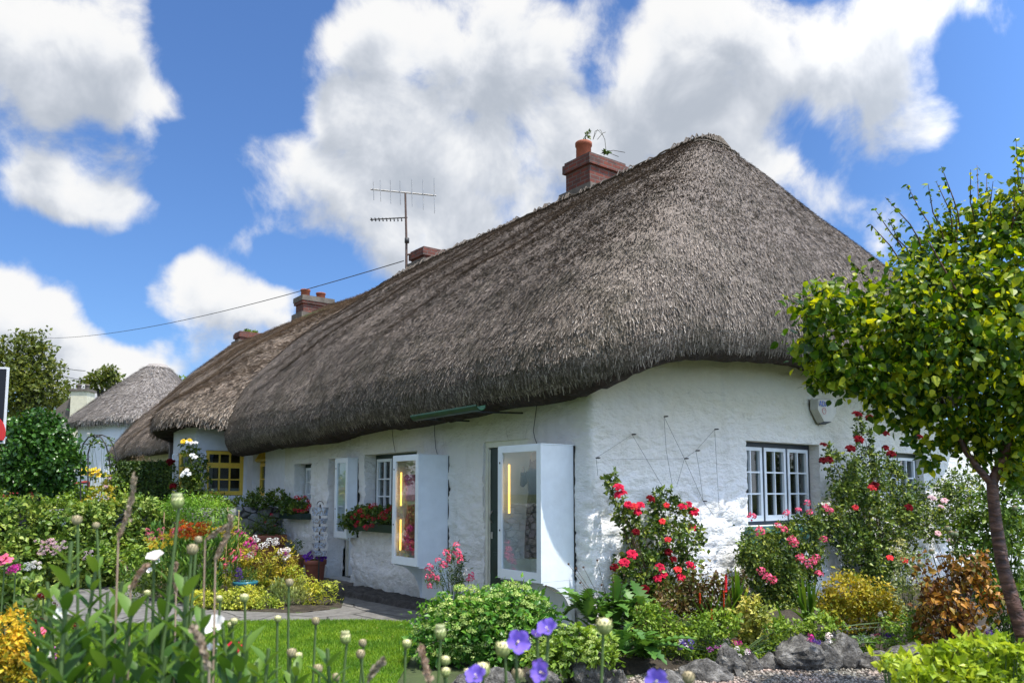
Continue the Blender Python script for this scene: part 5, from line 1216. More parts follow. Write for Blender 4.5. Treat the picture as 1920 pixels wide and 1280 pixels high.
def case(label,y0,y1,z0,z1,d,bracket=True,lamps=(),inner=None,scallop=False,name='display_case'):
    t=thing(name,label,'display case',FA[0]+FA[1]*((y0+y1)/2)+UPV*z0,'glazed display cases on the shop front'); th=.02
    mb=MB(); W0=.004
    mb.fbox(FA,(y0,y0+th),(z0,z1),(W0,d)); mb.fbox(FA,(y1-th,y1),(z0,z1),(W0,d)); mb.fbox(FA,(y0+th,y1-th),(z1-th,z1),(W0,d)); mb.fbox(FA,(y0+th,y1-th),(z0,z0+th),(W0,d))
    mb.fbox(FA,(y0+th,y1-th),(z0+th,z1-th),(W0,W0+.012))
    mb.fbox(FA,(y0-.008,y1+.008),(z1+.001,z1+.012),(W0,d+.03)); mb.build('cabinet',M['whitepaint'],t)
    gp_=MB(); gp_.fbox(FA,(y0-.012,y0-.001),(z0-.0,z1),(W0-.03,W0+.006)); gp_.build('painted_gap_shadow',M['black'],t)  # black strip stands in for the shaded gap between cabinet and wall
    f=MB(); fw=.065; a,b=d+.002,d+.034
    f.fbox(FA,(y0-.006,y0+fw),(z0-.01,z1),(a,b)); f.fbox(FA,(y1-fw,y1+.006),(z0-.01,z1),(a,b)); f.fbox(FA,(y0+fw,y1-fw),(z1-fw,z1),(a,b)); f.fbox(FA,(y0+fw,y1-fw),(z0-.01,z0+fw*1.4),(a,b))
    dr=f.build('glazed_door',M['whitepaint'],t)
    g=MB(); g.fbox(FA,(y0+fw,y1-fw),(z0+fw*1.4,z1-fw),(a+.012,a+.016)); g.build('glass',M['glassc'],dr)
    for zz in (z0+.35*(z1-z0),z0+.87*(z1-z0)):
        h=MB(); h.fbox(FA,(y1-fw*.6,y1-fw*.4),(zz,zz+.02),(b,b+.006)); h.build('catch',M['wire'],dr)
    if bracket:
        k=MB(); n_=10
        for yy in (y0,y1-.02):
            poly=[FA[0]+FA[1]*yy+FA[2]*W0+UPV*(z0-.005)]+[FA[0]+FA[1]*yy+FA[2]*(W0+(d)*math.cos(s)**1.0)+UPV*(z0-.005-.50*math.sin(s)) for s in np.linspace(0,math.pi/2,n_)]
            # concave quarter curve
            poly=[FA[0]+FA[1]*yy+FA[2]*W0+UPV*(z0-.002),FA[0]+FA[1]*yy+FA[2]*d+UPV*(z0-.002)]+[FA[0]+FA[1]*yy+FA[2]*(W0+.02+(d-.02-W0)*(1-math.sin(s)))+UPV*(z0-.002-.48*(1-math.cos(s))-.03) for s in np.linspace(0,math.pi/2,n_)]+[FA[0]+FA[1]*yy+FA[2]*W0+UPV*(z0-.52)]
            k.prism(poly,FA[1]*.02)
        k.fbox(FA,(y0+.022,y1-.022),(z0-.5,z0-.003),(W0,W0+.012))
        k.build('bracket',M['whitepaint'],t)
    if scallop:
        k=MB(); nn=7
        for i in range(nn):
            u0=y0+(y1-y0)*i/nn; w=(y1-y0)/nn; c=FA[0]+FA[1]*(u0+w/2)+FA[2]*(d*.8)+UPV*(z0)
            k.prism([c+FA[1]*(w/2*math.cos(s))*.98+UPV*(-.045*math.sin(s)) for s in np.linspace(0,math.pi,7)],FA[2]*.01)
        k.build('scalloped_trim',M['whitepaint'],t)
    for (yy,za,zb) in lamps:
        k=MB(); p=FA[0]+FA[1]*yy+FA[2]*(.40); k.tube([p+UPV*za,p+UPV*zb],.011,8); k.build('strip_lamp',M['tube_lamp'],t)
    return t
M['case_in']=M['whitepaint']
c=case('largest display case beside the corner, holding a dark clothed mannequin and one lit tube',6.37,7.1,.585,1.99,.43,lamps=[(6.985,1.27,1.8)])
# curved side panel skirt: photograph shows the side carried down to the wall in a long curve
mannequin('dark','mannequin with long brown hair and black coat standing inside the near display case',6.69,.8,1.93,.24)
case('middle display case with a pink cardigan on a dress form and two lit tubes',8.81,9.46,.575,1.97,.43,lamps=[(9.35,1.32,1.76),(9.35,.74,1.14)])
mannequin('pink','headless dress form in pink cardigan and red patterned skirt inside the middle display case',9.25,.72,1.86,.24)
case('narrow shallow display case hung beside the left doorway',11.4,11.84,.80,2.02,.15,bracket=False,scallop=True)
# things on the shelf reflections: white vase etc. in narrow case
mb=MB(); p=FA[0]+FA[1]*11.6+FA[2]*.075+UPV*1.55; mb.lathe(p,[(0,0),(.035,.0),(.05,.06),(.055,.11),(.03,.16),(.035,.2),(0,.2)],14); tag(mb.build('vase',mat_plain('white_china',(.7,.7,.68),.3,.05)),'small white china vase on the upper shelf of the narrow display case','vase')
for z in (1.54,1.1): 
    mb=MB(); mb.fbox(FA,(11.43,11.81),(z-.01,z-.001),(.02,.13)); o=mb.build('shelf',M['whitepaint'],[q for q in bpy.data.objects if q.get('label','').startswith('narrow shallow')][0])
for i,(z,c_) in enumerate(((1.105,(.35,.28,.05)),(.88,(.05,.10,.25)))):
    mb=MB(); mb.lathe(FA[0]+FA[1]*(11.58)+FA[2]*.075+UPV*z,[(0,0),(.045,0),(.05,.12),(.035,.15),(0,.15)],14); tag(mb.build('pottery_jar',mat_plain('jar_glaze',c_,.3,.3)),['mustard pottery jar on the lower shelf of the narrow display case','dark blue pottery jar on the floor of the narrow display case'][i],'jar')

# cables from the eaves
def cable(label,P,r=.004,name='cable',cat='cable'):
    mb=MB(); mb.tube(P,r,4); return tag(mb.build(name,M['wire']),label,cat)
cable('thin black cable hanging from the thatch to the largest display case',[atX(a,b,5.69) for a,b in [(1008,748),(1004,778),(1000,808),(1003,822),(1007,832)]])
cable('thin black cable hanging from the thatch to the middle display case',[atX(a,b,5.69) for a,b in [(815,785),(815,815),(817,840),(820,851)]])
cable('thin black cable running down to the window beside the middle display case',[atX(a,b,5.69) for a,b in [(735,800),(737,825),(741,847)]])
cable('loose loop of cable under the thatch where the two cottages join',[atX(a,b,5.66) for a,b in [(478,828),(466,838),(462,849),(472,842),(480,832)]])
WR=[([(127,398),(354,250),(560,600)],'wire from the left nail up and over down to the coral rose'),([(127,398),(138,508)],'short wire hanging from the leftmost nail'),([(230,408),(460,404),(685,402)],'level wire stretched between the nails over the coral rose'),
 ([(556,137),(570,350),(612,590)],'steep wire dropping from the top middle nail'),([(556,137),(685,402),(803,670),(870,760)],'long slanting wire from the top middle nail to the lower right'),([(876,218),(757,352),(685,402),(635,580)],'wire bent at the junction nail towards the right nail'),([(876,218),(890,480),(905,730)],'wire dropping straight from the upper right nail'),([(757,352),(780,480),(803,670)],'short slanting wire between the two small right nails')]
for l,lab in WR: cable(lab+' on the gable',[atY(x,y,6.065) for x,y in c5(l)],.0017,'trellis_wire','wire')
for i,(x,y) in enumerate(c5([(127,398),(354,250),(556,137),(876,218),(685,402),(757,352),(803,670)])):
    p=atY(x,y,6.08); mb=MB(); mb.tube([p,p+Vector((0,-.045,.0))],.008,6); mb.lathe(p+Vector((0,-.045,-.006)),[(0,0),(.014,.0),(.014,.012),(0,.012)],8)
    tag(mb.build('nail',M['wire']),['leftmost wire nail on the gable','second wire nail from the left on the gable','topmost wire nail on the gable','upper right wire nail on the gable','wire nail at the crossing of the trellis wires','small wire nail just above the wire crossing','lowest wire nail on the gable right of the rose'][i],'nail','nails holding the trellis wires')
# alarm box
p=[atY(a,b,6.08) for a,b in [(1519,748),(1555,748),(1557,776),(1547,793),(1532,793),(1519,768)]]
al=thing('alarm_box','grey wedge shaped burglar alarm box on the gable above the window','alarm box',p[4])
mb=MB(); V=[q.copy() for q in p]; 
Vf=[q+Vector((0,-.10,0)) for q in p]; Vf=[v+(sum(Vf,Vector())/6-v)*.1 for v in Vf]
n6=6; mb.add(V+Vf,[(i,(i+1)%6,6+(i+1)%6,6+i) for i in range(6)]); mb.add(Vf,[tuple(range(6))]); mb.build('housing',mat_plain('alarm_plastic',(.42,.42,.36),.5,.1),al)
mb=MB(); q=[Vf[4],Vf[3],Vf[3]+Vector((0,.09,-.03)),Vf[4]+Vector((0,.09,-.03))]; mb.prism(q,Vector((0,0,-.006))); mb.build('lens',M['dblue'],al)
fc=bpy.data.curves.new('lettering','FONT'); fc.body='ADA'; fc.size=.105; fc.extrude=.002; fc.align_x='CENTER'; fc.align_y='CENTER'
fo=bpy.data.objects.new('lettering_tmp',fc); COL.objects.link(fo); dg=bpy.context.evaluated_depsgraph_get(); me=bpy.data.meshes.new_from_object(fo.evaluated_get(dg)); bpy.data.objects.remove(fo)
me.name='lettering'; me.materials.clear(); me.materials.append(mat_plain('blue_lettering',(.02,.09,.42),.5,.05))
o=bpy.data.objects.new('lettering',me); COL.objects.link(o); o.parent=al; cpt=atY(1543,757,5.97); o.location=cpt-BASE[al.name]+Vector((.01,-.006,0)); o.rotation_euler=(math.pi/2,0,0)
mb=MB(); c0=atY(1545,770,5.97)+Vector((0,-.004,0)); rr_=.042; mb.tube([c0+Vector((rr_*math.cos(a),0,rr_*math.sin(a))) for a in np.linspace(0,2*math.pi,25)],.003,4); 
mb.tube([c0+Vector((-.0,0,.01)),c0+Vector((0,0,.02))],.004,4); mb.build('emblem',mat_plain('red_emblem',(.45,.02,.04),.5,.05),al)

# window boxes with geraniums
def wbox(label,y0,y1,z,d0,d1,h,mat,flab,seed,white=True):
    t=thing('window_box',label,'window box',FA[0]+FA[1]*((y0+y1)/2)+UPV*z); mb=MB()
    mb.fbox(FA,(y0,y1),(z,z+.02),(d0,d1)); mb.fbox(FA,(y0,y1),(z+.021,z+h),(d1-.02,d1)); mb.fbox(FA,(y0,y1),(z+.021,z+h),(d0,d0+.02)); mb.fbox(FA,(y0,y0+.02),(z+.021,z+h),(d0+.021,d1-.021)); mb.fbox(FA,(y1-.02,y1),(z+.021,z+h),(d0+.021,d1-.021))
    mb.build('trough',mat,t); mb=MB(); mb.fbox(FA,(y0+.021,y1-.021),(z+.03,z+h-.02),(d0+.021,d1-.021)); mb.build('soil',GSOIL,t)
wbox('green window box under the shop window beside the middle display case',9.35,11.25,.93,.005,.22,.11,M['dgreen'],'',1)
B=[Blob(FA[0]+FA[1]*y+FA[2]*.17+UPV*z,(.17,.13,.13)) for y,z in ((9.6,1.14),(9.95,1.17),(10.3,1.19),(10.65,1.19),(10.95,1.14),(11.2,1.06))]
FP=[atX(a,b,5.4) for a,b in [(662,970),(668,963),(672,978),(680,966),(690,968),(700,972),(697,985),(704,946),(696,948),(712,968),(719,962),(723,970),(728,957),(735,950),(738,965),(686,988),(668,984),(676,957)]]
plant('geranium','red geraniums and trailing foliage filling the shop window box','geraniums',B,FA[0]+FA[1]*10.3+FA[2]*.12+UPV*.96,LG,.04,2.6,'broad',STEM,.005,[(m_pom['red'],'flower_head',FP,.045)],seed=5,zmin=.5)
wbox('small dark window box under the far window',13.15,14.1,1.03,.005,.2,.1,M['dgreen'],'',2)
B=[Blob(FA[0]+FA[1]*y+FA[2]*.13+UPV*1.24,(.18,.12,.14)) for y in (13.35,13.62,13.9)]
FP=[atX(a,b,5.42) for a,b in [(556,932),(563,934),(572,931),(578,938),(553,955),(560,957),(567,958),(576,955),(580,948)]]
plant('geranium','dark red geraniums in the small window box under the far window','geraniums',B,FA[0]+FA[1]*13.62+FA[2]*.1+UPV*1.06,LG,.04,2.4,'broad',STEM,.005,[(m_pom['red'],'flower_head',FP,.045)],seed=6,zmin=.5)
# postcard rack
pr=atX(598,1050,5.35); rk=thing('postcard_rack','tall wire postcard rack full of cards standing by the left doorway','postcard rack',(pr.x,pr.y,0))
b=BASE[rk.name]; zt_=atX(606,945,5.4).z; mb=MB(); mb.tube([b,b+UPV*zt_],.012,6); 
for a in range(4): an=a*math.pi/2+.4; mb.tube([b+Vector((0,0,.02)),b+Vector((.2*math.cos(an),.2*math.sin(an),.01))],.01,5)
mb.tube([b+UPV*zt_+RT*(.05*math.cos(s))+UPV*(.05*math.sin(s)) for s in np.linspace(0,math.pi,8)],.006,4); mb.build('stand',M['dark_metal'],rk)
m,nt=newmat('printed_card'); n=N(nt); gg=n('ShaderNodeNewGeometry'); nzc=n('ShaderNodeTexNoise',Vector=gg.outputs['Position'],Scale=38.0,Detail=3.0)
cc_=n('ShaderNodeMixRGB',Fac=n('ShaderNodeMapRange',i0=nzc.outputs[0],i1=.48,i2=.54).outputs[0],Color1=(.5,.56,.66,1),Color2=ramp(n,gg.outputs['Random Per Island'],[(0,(.10,.16,.08)),(.35,(.12,.2,.36)),(.7,(.35,.33,.3)),(1,(.16,.10,.08))]))
bb=n('ShaderNodeBsdfPrincipled',Base_Color=cc_.outputs[0],Roughness=.3); finish(nt,n,bb)
rr=random.Random(2)
for lv,(yy,w_,h_,nn) in enumerate(((958,24,18,5),(976,16,12,4),(991,15,12,4),(1006,15,12,4),(1021,15,12,4),(1036,13,10,4))):
    z=atX(600,yy,5.4).z
    for k in range(nn):
        an=k*2*math.pi/nn+.5+lv*.2; d=Vector((math.cos(an),math.sin(an),0)); s=Vector((-d.y,d.x,0)); c_=b+d*.07+UPV*z; w=.06 if lv else .085; h=.042 if lv else .065
        mb=MB(); mb.prism([c_-s*w-UPV*h,c_+s*w-UPV*h,c_+s*w+UPV*h+d*.03,c_-s*w+UPV*h+d*.03],d*.008); mb.build('card',m,rk)

# pots
def pot(px,py,w,h,label,mat=None,name='flower_pot',depth=None,cat='flower pot',group=None,zt=None):
    p=G(px,py) if depth is None else atD(px,py,depth); D=depth_of(p); r=w/2/F_*D; H=h/F_*D
    t=MB(); t.lathe(p,[(0,0),(r*.68,0),(r*.72,.02),(r*.92,H*.80),(r*.94,H*.81),(r*1.03,H*.82),(r*1.05,H*.97),(r*1.02,H),(r*.93,H),(r*.9,H*.88),(0,H*.88)],24)
    o=tag(t.build(name,mat or M['terrapot'],loc=p),label,cat,group); return o,Vector(p),r,H
def potplant(px,py,w,h,label,plabel,pmat,leaf,bl,flowers=(),seed=0,cat='potted plant',pm=None,tm='lance',cover=2.,stem=STEM,nm='potted_plant',name='flower_pot',**kw):
    o,p,r_,H=pot(px,py,w,h,label,pm,name=name)
    D=depth_of(p); B=pxblobs(bl,depth=D,thick=.9)
    return plant(nm,plabel,cat,B,p+UPV*H*.9,pmat,leaf,cover,tm,stem,.004,[(m_,n_,[atD(a,b,D-.12) for a,b in l],s_) for m_,n_,l,s_ in flowers],seed,zmin=.1,**kw)
potplant(590,1082,40,34,'terracotta pot of purple petunias at the left doorway','dark purple petunias in the doorway pot','',0,[],) if False else None
potplant(590,1098,40,48,'round terracotta pot with purple petunias by the postcard rack','dark purple petunias in the terracotta pot by the postcard rack',LG,.035,[(590,1046,20,11)],[(m_open['pur'],'flower',[(573,1043),(580,1038),(586,1034),(592,1038),(598,1035),(604,1040),(608,1046),(596,1044),(585,1044),(577,1048),(602,1048)],.045)],seed=51)
potplant(553,1090,34,48,'terracotta pot with bushy green herb left of the petunias','upright green herb in the second terracotta pot',LGEN,.035,[(557,1024,11,16),(549,1032,9,8)],seed=52)
potplant(500,1082,66,78,'wide terracotta planter against the dark stone wall','dark trailing plant in the wide terracotta planter',LG,.04,[(500,985,26,20),(520,995,16,10)],[(m_pom['red'],'flower',[(509,964),(498,978),(515,985)],.03)],seed=53)
potplant(459,1128,44,38,'turquoise glazed pot in the flower island','violet stocks and herbs in the turquoise pot',LGEN,.03,[(450,1080,12,14),(468,1078,12,16)],[(m_pom['pur'],'flower_head',[(447,1068),(451,1074),(445,1078),(452,1082),(447,1088)],.045)],seed=54,pm=mat_plain('turquoise_glaze',(.03,.16,.20),.25,.15))
potplant(135,1062,44,26,'dark urn planter with orange flowers before the ivy wall','grassy plant with small orange flowers in the dark urn',LGEN,.05,[(135,1030,22,10)],[(m_open['ora'],'flower',[(118,1027),(128,1030),(140,1028),(150,1026),(156,1030)],.03)],seed=55,pm=M['concrete'])

# ------------------------------------------------------------------ flower island between the paths
def simpleG(name,label,cat,bl,base,mat,leaf,cover,tmpl,**k): # depth from a ground pixel
    return simple(name,label,cat,bl,at(*base),mat,leaf,cover,tmpl,**k)
def fD(l,D,s,m_,nm='flower_head'): return (m_,nm,[atD(a,b,D) for a,b in l],s)
D0=at(390,1135)
rr=random.Random(1)
sn=lambda cx,cy,rx,ry,n,seed=0:(lambda q:[(cx+rx*(2*q.random()-1),cy+ry*(2*q.random()-1)) for _ in range(n)])(random.Random(seed+int(cx)))
simpleG('helenium_plant','tall clump of orange and rust red heleniums in the middle of the island','helenium',[(360,1040,50,50),(400,1060,40,56),(330,1030,30,34),(370,1090,50,40),(410,1010,34,26),(300,1020,24,24)],(370,1130),LSWORD,.10,1.9,'lance',seed=101,per=6,stem=STEM,axis=(0,0,1),
  flowers=[fD(sn(365,990,34,13,48),D0-.3,.035,m_pom['rust']),fD(sn(350,998,36,13,30,3),D0-.3,.035,m_pom['ora']),fD(sn(402,998,40,12,36,5),D0-.25,.024,m_pom['yel']),fD(sn(300,1016,30,14,40,6),D0-.3,.03,m_pom['yel']),fD(sn(310,1000,40,10,22,8),D0-.3,.03,m_pom['pink'])])
D1=at(500,1120)
simpleG('dianthus_plant','clump of pink, magenta and white sweet williams on yellow green stems','sweet william',[(500,1070,50,34),(530,1050,30,30),(470,1060,40,34),(440,1050,26,36),(520,1090,40,26)],(500,1118),LGOLD,.05,1.7,'lance',seed=102,per=8,up=.7,
  flowers=[fD([(505,1013),(515,1018),(518,1011),(519,1017),(478,1007),(482,1013),(538,1030),(541,1032),(527,1033),(535,1045),(470,1040),(500,1020),(490,1023),(540,1043)],D1-.2,.052,m_pom['white']),
   fD([(440,1000),(448,997),(455,1003),(462,1020),(470,1025),(475,1018),(480,1028),(450,1040),(537,1037),(464,1044),(442,1046)],D1-.2,.055,m_pom['hot']),
   fD([(433,1033),(470,1012),(452,1032),(478,1025),(476,1036),(436,1048),(415,1047),(420,1060)],D1-.2,.052,m_pom['pink']),fD([(418,1062),(424,1064),(412,1066)],D1-.25,.04,m_pom['crim'])])
sG_=lambda *a,**k:simpleG(*a,**k)
sG_('feverfew_plant','low lime yellow feverfew cushion with tiny white flowers at the path edge','feverfew',[(400,1128,34,16),(440,1128,44,20),(490,1134,34,16),(380,1120,24,14),(465,1112,30,14)],(440,1142),LLIME,.028,2.8,'fold',seed=103,up=1.,flowers=[fD(sn(455,1118,40,12,60,4),at(440,1142)-.25,.012,make_pom(LEMON,14,3))])
sG_('lavender_cotton','grey green needle leaved cushion at the right of the island','santolina',[(535,1112,30,24),(520,1120,22,20),(555,1120,20,18)],(535,1138),gm('grey_green_leaf',[(.08,.12,.04),(.16,.21,.08),(.25,.30,.12)],trans=.1),.05,2.4,'lance',seed=104,axis=(0,0,1))
sG_('golden_grass','yellow green feathery plant in the dappled edge of the shade','ornamental plant',[(590,1110,24,20),(575,1095,20,18),(610,1105,24,18),(600,1125,30,12)],(595,1135),LLIME,.05,1.8,'lance',seed=105)
sG_('lime_shrub','bright yellow green leafy plants between the heleniums and sweet williams','leafy plant',[(410,1095,22,24),(500,1100,26,18),(560,1085,20,20)],(450,1120),LLIME,.04,1.6,'fold',seed=106)
sG_('lavender_plant','sprawling grey lavender with violet spikes spilling over the path','lavender',[(190,1078,44,20),(220,1070,30,24),(160,1080,24,14),(250,1070,24,22)],(200,1098),LLAV,.07,2.2,'lance',seed=107,axis=(0,0,1),flowers=[fD(sn(190,1062,50,12,60,1),at(200,1098)-.2,.022,make_pom(MAUVE,20,1,1.6,.5))])
sG_('campanula_plant','leafy green plants with white bellflowers left of the heleniums','bellflower',[(280,1075,30,30),(260,1095,40,20),(300,1110,40,20),(320,1075,20,30)],(285,1125),LGEN,.05,1.7,'lance',seed=108,flowers=[(make_bell(WHT),'flower',[atD(a,b,at(285,1125)-.4) for a,b in [(290,1043),(298,1040),(286,1050),(282,1070),(296,1052)]],.045)])
sG_('daylily_leaves','arching grassy leaves at the left edge of the island','grassy plant',[(240,1080,20,30),(330,1105,30,26),(235,1110,24,16),(380,1100,26,26)],(260,1120),LSWORD,.12,1.0,'lance',seed=109,axis=(0,0,1))
sG_('mallow_leaves','broad pale green leaves below the magenta flowers','leafy plant',[(455,1020,20,14),(465,1040,20,14)],(470,1110),LGEN2,.06,1.8,'broad',seed=110)
for i,(a,b,c) in enumerate([(448,957,1060),(427,950,1060),(308,960,1030)]):
    p=atD(a,b,D0+.75); q=p; mb=MB(); mb.tube([Vector((p.x,p.y,0)),p],.008,5); tag(mb.build('bamboo_cane',mat_plain('cane_%s'%'abc'[i],(.42,.30,.15),.6,.2)),['bamboo cane standing nearest the dark stone wall','thin bamboo cane behind the orange flowers','bamboo cane at the left of the orange flowers'][i],'cane','bamboo canes in the flower island')

# ------------------------------------------------------------------ ivy wall, stone wall and planting on the left
mb=MB(); 
def rwall(mb,x0,x1,y0,y1,h,st=.12):
    xs=np.arange(x0,x1+st/2,st); zs=np.linspace(0,h,12); V=[];ring=[]
    prof=[(y0,z) for z in zs]+[(y0+(y1-y0)*k/4,h) for k in range(1,4)]+[(y1,z) for z in zs[::-1]]
    for x in xs:
        for (y,z) in prof:
            d=mnoise.noise(Vector((x*4,y*4+z*4,z*5)))*.05; V.append((x,y+(d if y==y0 else -d if y==y1 else 0),z+(mnoise.noise(Vector((x*3,y*3,9)))*.05 if z>=h-.001 else 0)))
    k=len(prof); n_=len(xs)
    mb.add(V,[(i*k+j,i*k+j+1,(i+1)*k+j+1,(i+1)*k+j) for i in range(n_-1) for j in range(k-1)],0,True)
    mb.add(V[:k],[tuple(range(k))]); mb.add(V[-k:],[tuple(range(k))])
rwall(mb,-8,5.72,14.42,14.75,1.22); tag(mb.build('stone_wall',M['rubble']),'low grey rubble stone wall half buried in ivy behind the garden','stone wall')
def xbox(x0,x1,y,z0,z1,th,n=None):
    out=[]; x=x0
    while x<x1:
        w=.42; out.append(Blob((x+w/2,y,(z0+z1)/2),(w*.9,th,(z1-z0)/2*1.05))); x+=w*.8
    return out
iv=thing('ivy','dense pale green ivy sheet covering the low stone wall','ivy',(2.5,14.2,0)); mb=MB()
foliage(mb,xbox(.0,3.5,14.32,.1,1.32,.16),.06,2.6,'broad',120,up=.4,shell=.7); foliage(mb,xbox(1.3,3.9,14.2,.0,.8,.25),.075,1.6,'broad',121,up=.5)
o=mb.build('foliage',LIVY,iv)
simple('ground_cover','green ground cover plants at the foot of the ivy wall','ground cover',[(40,1040,60,34),(120,1060,60,20),(30,1075,50,20),(210,1045,60,24),(290,1040,40,20),(-30,1060,50,40),(80,1000,60,30)],12.6,LGEN2,.06,1.6,'fold',seed=122,thick=.5)['kind']='stuff'
simple('white_bedding','small white and pink bedding flowers below the ivy at the far left','bedding flowers',[(60,1055,30,20),(100,1030,40,24)],12.3,LGEN,.05,1.4,'fold',seed=123,flowers=[fD(sn(95,1025,30,14,46),12.0,.03,m_pom['pale']),fD(sn(60,1060,18,8,24),12.0,.032,m_pom['white']),fD(sn(112,975,8,14,7),12.5,.045,m_pom['white']),fD(sn(165,1040,8,8,10),12.0,.03,m_pom['pale'])])
simple('spirea_shrub','fresh green feathery shrub leaning over the stone wall beside the bay','shrub',[(370,955,50,30),(400,975,36,34),(340,950,40,22),(420,1000,24,24)],13.2,gm('fresh_leaf',[(.06,.16,.02),(.12,.26,.035),(.20,.34,.06)],trans=.3),.05,2.4,'lance',seed=124)
simple('wall_top_plants','dark leafy plants along the top of the stone wall by the far window','wall plants',[(450,942,34,10),(490,936,30,14),(520,932,18,16),(400,940,30,10)],14.6,LG,.05,2.4,'fold',seed=125,thick=1.2)
simple('wall_top_plants','bright low plants along the top of the ivy wall behind the arch','wall plants',[(260,948,50,16),(180,955,40,16),(110,945,40,16),(40,950,50,20),(300,958,34,12)],15.0,LGEN2,.06,2.2,'fold',seed=126,thick=1.2)
simple('ivy','shrubby ivy with reddish shade hanging on the left part of the dark stone wall','ivy',[(440,1000,24,26),(400,1040,20,20)],13.9,LIVY,.06,1.6,'fold',seed=127)
# topiary, hedge, arch, roses at the bay
c_=atD(70,850,13.85); tp=thing('topiary_tree','round clipped dark green tree on a single trunk at the left','tree',(c_.x,c_.y,0)); mb=MB()
foliage(mb,pxblobs([(70,852,62,66),(40,875,42,48),(102,868,40,48),(75,805,46,34),(60,892,50,26),(108,905,26,18)],depth=13.85,thick=.95),.07,2.3,'broad',131,up=.3,clump=.6,shell=.6,drop=.5); mb.build('crown',LTOP,tp)
mb=MB(); mb.tube([BASE[tp.name],atD(70,930,13.85),atD(72,880,13.85)],[.07,.055,.04],8); mb.build('trunk',STEMD,tp)
hd=thing('hedge','clipped dark hedge with rusty new tips in front of the bay','hedge',G(265,1080)); mb=MB(); bb_=atD(211,872,16.2); be=atD(323,872,16.2); hz=bb_.z
u=(be-bb_); u.z=0; L_=u.length; uu=u.normalized(); vv=Vector((-uu.y,uu.x,0))
BASE[hd.name]=Vector((bb_.x,bb_.y,0)); hd.location=BASE[hd.name]
r=np.random.default_rng(7); n_=16000; P=np.stack([r.uniform(0,L_,n_),r.uniform(0,.9,n_),r.uniform(.3,hz,n_)],1); f=r.integers(0,3,n_); P[f==0,1]=r.normal(0,.03,(f==0).sum()); P[f==1,2]=hz+r.normal(0,.03,(f==1).sum()); P[f==2,0]=L_+r.normal(0,.03,(f==2).sum())
W_=np.array(bb_)*[1,1,0]+P[:,:1]*np.array(uu)+P[:,1:2]*np.array(vv)+P[:,2:]*UPn; oN=np.where((f==0)[:,None],-np.array(vv),np.where((f==1)[:,None],UPn,np.array(uu)))
scatter(mb,W_,unit(rdir(r,n_)+oN*.5),unit(oN+rdir(r,n_)*.6),.06*r.uniform(.6,1.3,n_),'fold',0); mb.build('foliage',LHEDGE,hd)
k=MB(); obx(k,Vector((bb_.x,bb_.y,0))+uu*L_/2+vv*.5,uu,vv,L_/2-.05,.42,0,hz-.06); k.build('branches',STEMD,hd)
ar=thing('rose_arch','thin dark metal garden arch beside the hedge','arch',G(180,1070)); D_=15.6
def apt(a,b,dd=0): return atD(a,b,D_+dd)
pA=[(150,990),(150,930),(150,880),(152,850),(160,828),(172,816),(183,818)];
for dd,x0 in ((0,0),(.8,14)):
    P2_=[(152+x0,1000),(151+x0,900),(151+x0,850),(156+x0,832),(165+x0,820),(177+x0,815),(190+x0,820),(199+x0,835),(205+x0,860),(208+x0,900),(208+x0,1000)]
    mb=MB(); mb.tube([apt(a,b,dd) for a,b in P2_],.014,6); mb.build('hoop',M['wire'],ar)
for (a,b) in ((151,860),(151,905),(156,832),(177,815),(199,835),(208,870),(208,915)):
    mb=MB(); mb.tube([apt(a,b),apt(a+14,b,.8)],.009,5); mb.build('rung',M['wire'],ar)
BASE[ar.name]=BASE[ar.name]
simple('climbing_plant','thin climber with small white flowers wound over the garden arch','climber',[(190,830,18,10),(205,860,8,20),(200,910,14,30),(170,820,10,6),(215,900,14,20)],15.6,LGEN,.05,.9,'fold',seed=133,flowers=[fD([(166,813),(186,830),(205,890)],15.3,.03,m_pom['white'])])
simple('variegated_bush','yellow leaved climber with pale mauve flowers at the foot of the arch','shrub',[(190,930,20,34),(200,960,20,20),(170,960,16,20)],15.2,LGOLD,.06,1.6,'fold',seed=134,flowers=[fD([(198,912),(201,935),(204,955),(206,897)],14.8,.045,m_pom['pale'])])
simple('flower_bush','green bushes behind the stone wall between topiary and hedge','shrub',[(120,940,40,30),(150,930,30,24),(225,930,24,30),(30,940,40,30),(-20,930,40,50),(0,900,30,40)],16.2,LGEN2,.07,2.2,'fold',seed=135)
simple('yellow_flowers','patch of yellow daisies behind the arch in front of the round cottage','flowers',[(170,890,22,8)],20,LGEN,.07,1.5,'fold',seed=136,flowers=[fD(sn(168,885,18,6,16),19.7,.07,m_open['yel'])])
simple('heather_bush','low purple brown heather dome behind the hedge','shrub',[(265,868,22,10)],17.4,gm('heather_leaf',[(.08,.05,.05),(.16,.11,.11),(.22,.17,.16)]),.05,2.5,'lance',seed=137)
Dr=15.5
simple('climbing_rose','climbing rose with white and yellow blooms on the bay trellis','rose bush',[(362,870,18,40),(352,920,20,36),(372,910,16,34),(350,835,10,8),(395,950,24,30),(355,955,26,20)],Dr,LG,.06,1.8,'fold',seed=138,stem=STEM,per=3,
  flowers=[fD([(354,827),(358,830),(367,829),(345,885),(354,888),(360,852),(365,856),(350,881),(342,889)],Dr-.3,.052,m_rose['white'],'rose'),fD([(343,827),(354,826)],Dr-.3,.06,m_rose['yellow'],'rose')])
simple('climbing_rose','rose with dark red blooms at the left corner of the bay','rose bush',[(323,880,8,14),(326,915,8,24)],15.8,LG,.05,1.3,'fold',seed=139,flowers=[fD([(318,863),(321,866),(324,864),(319,868)],15.6,.06,m_rose['crim'],'rose'),fD([(322,912),(327,913),(324,909)],15.6,.055,m_rose['crim'],'rose')])
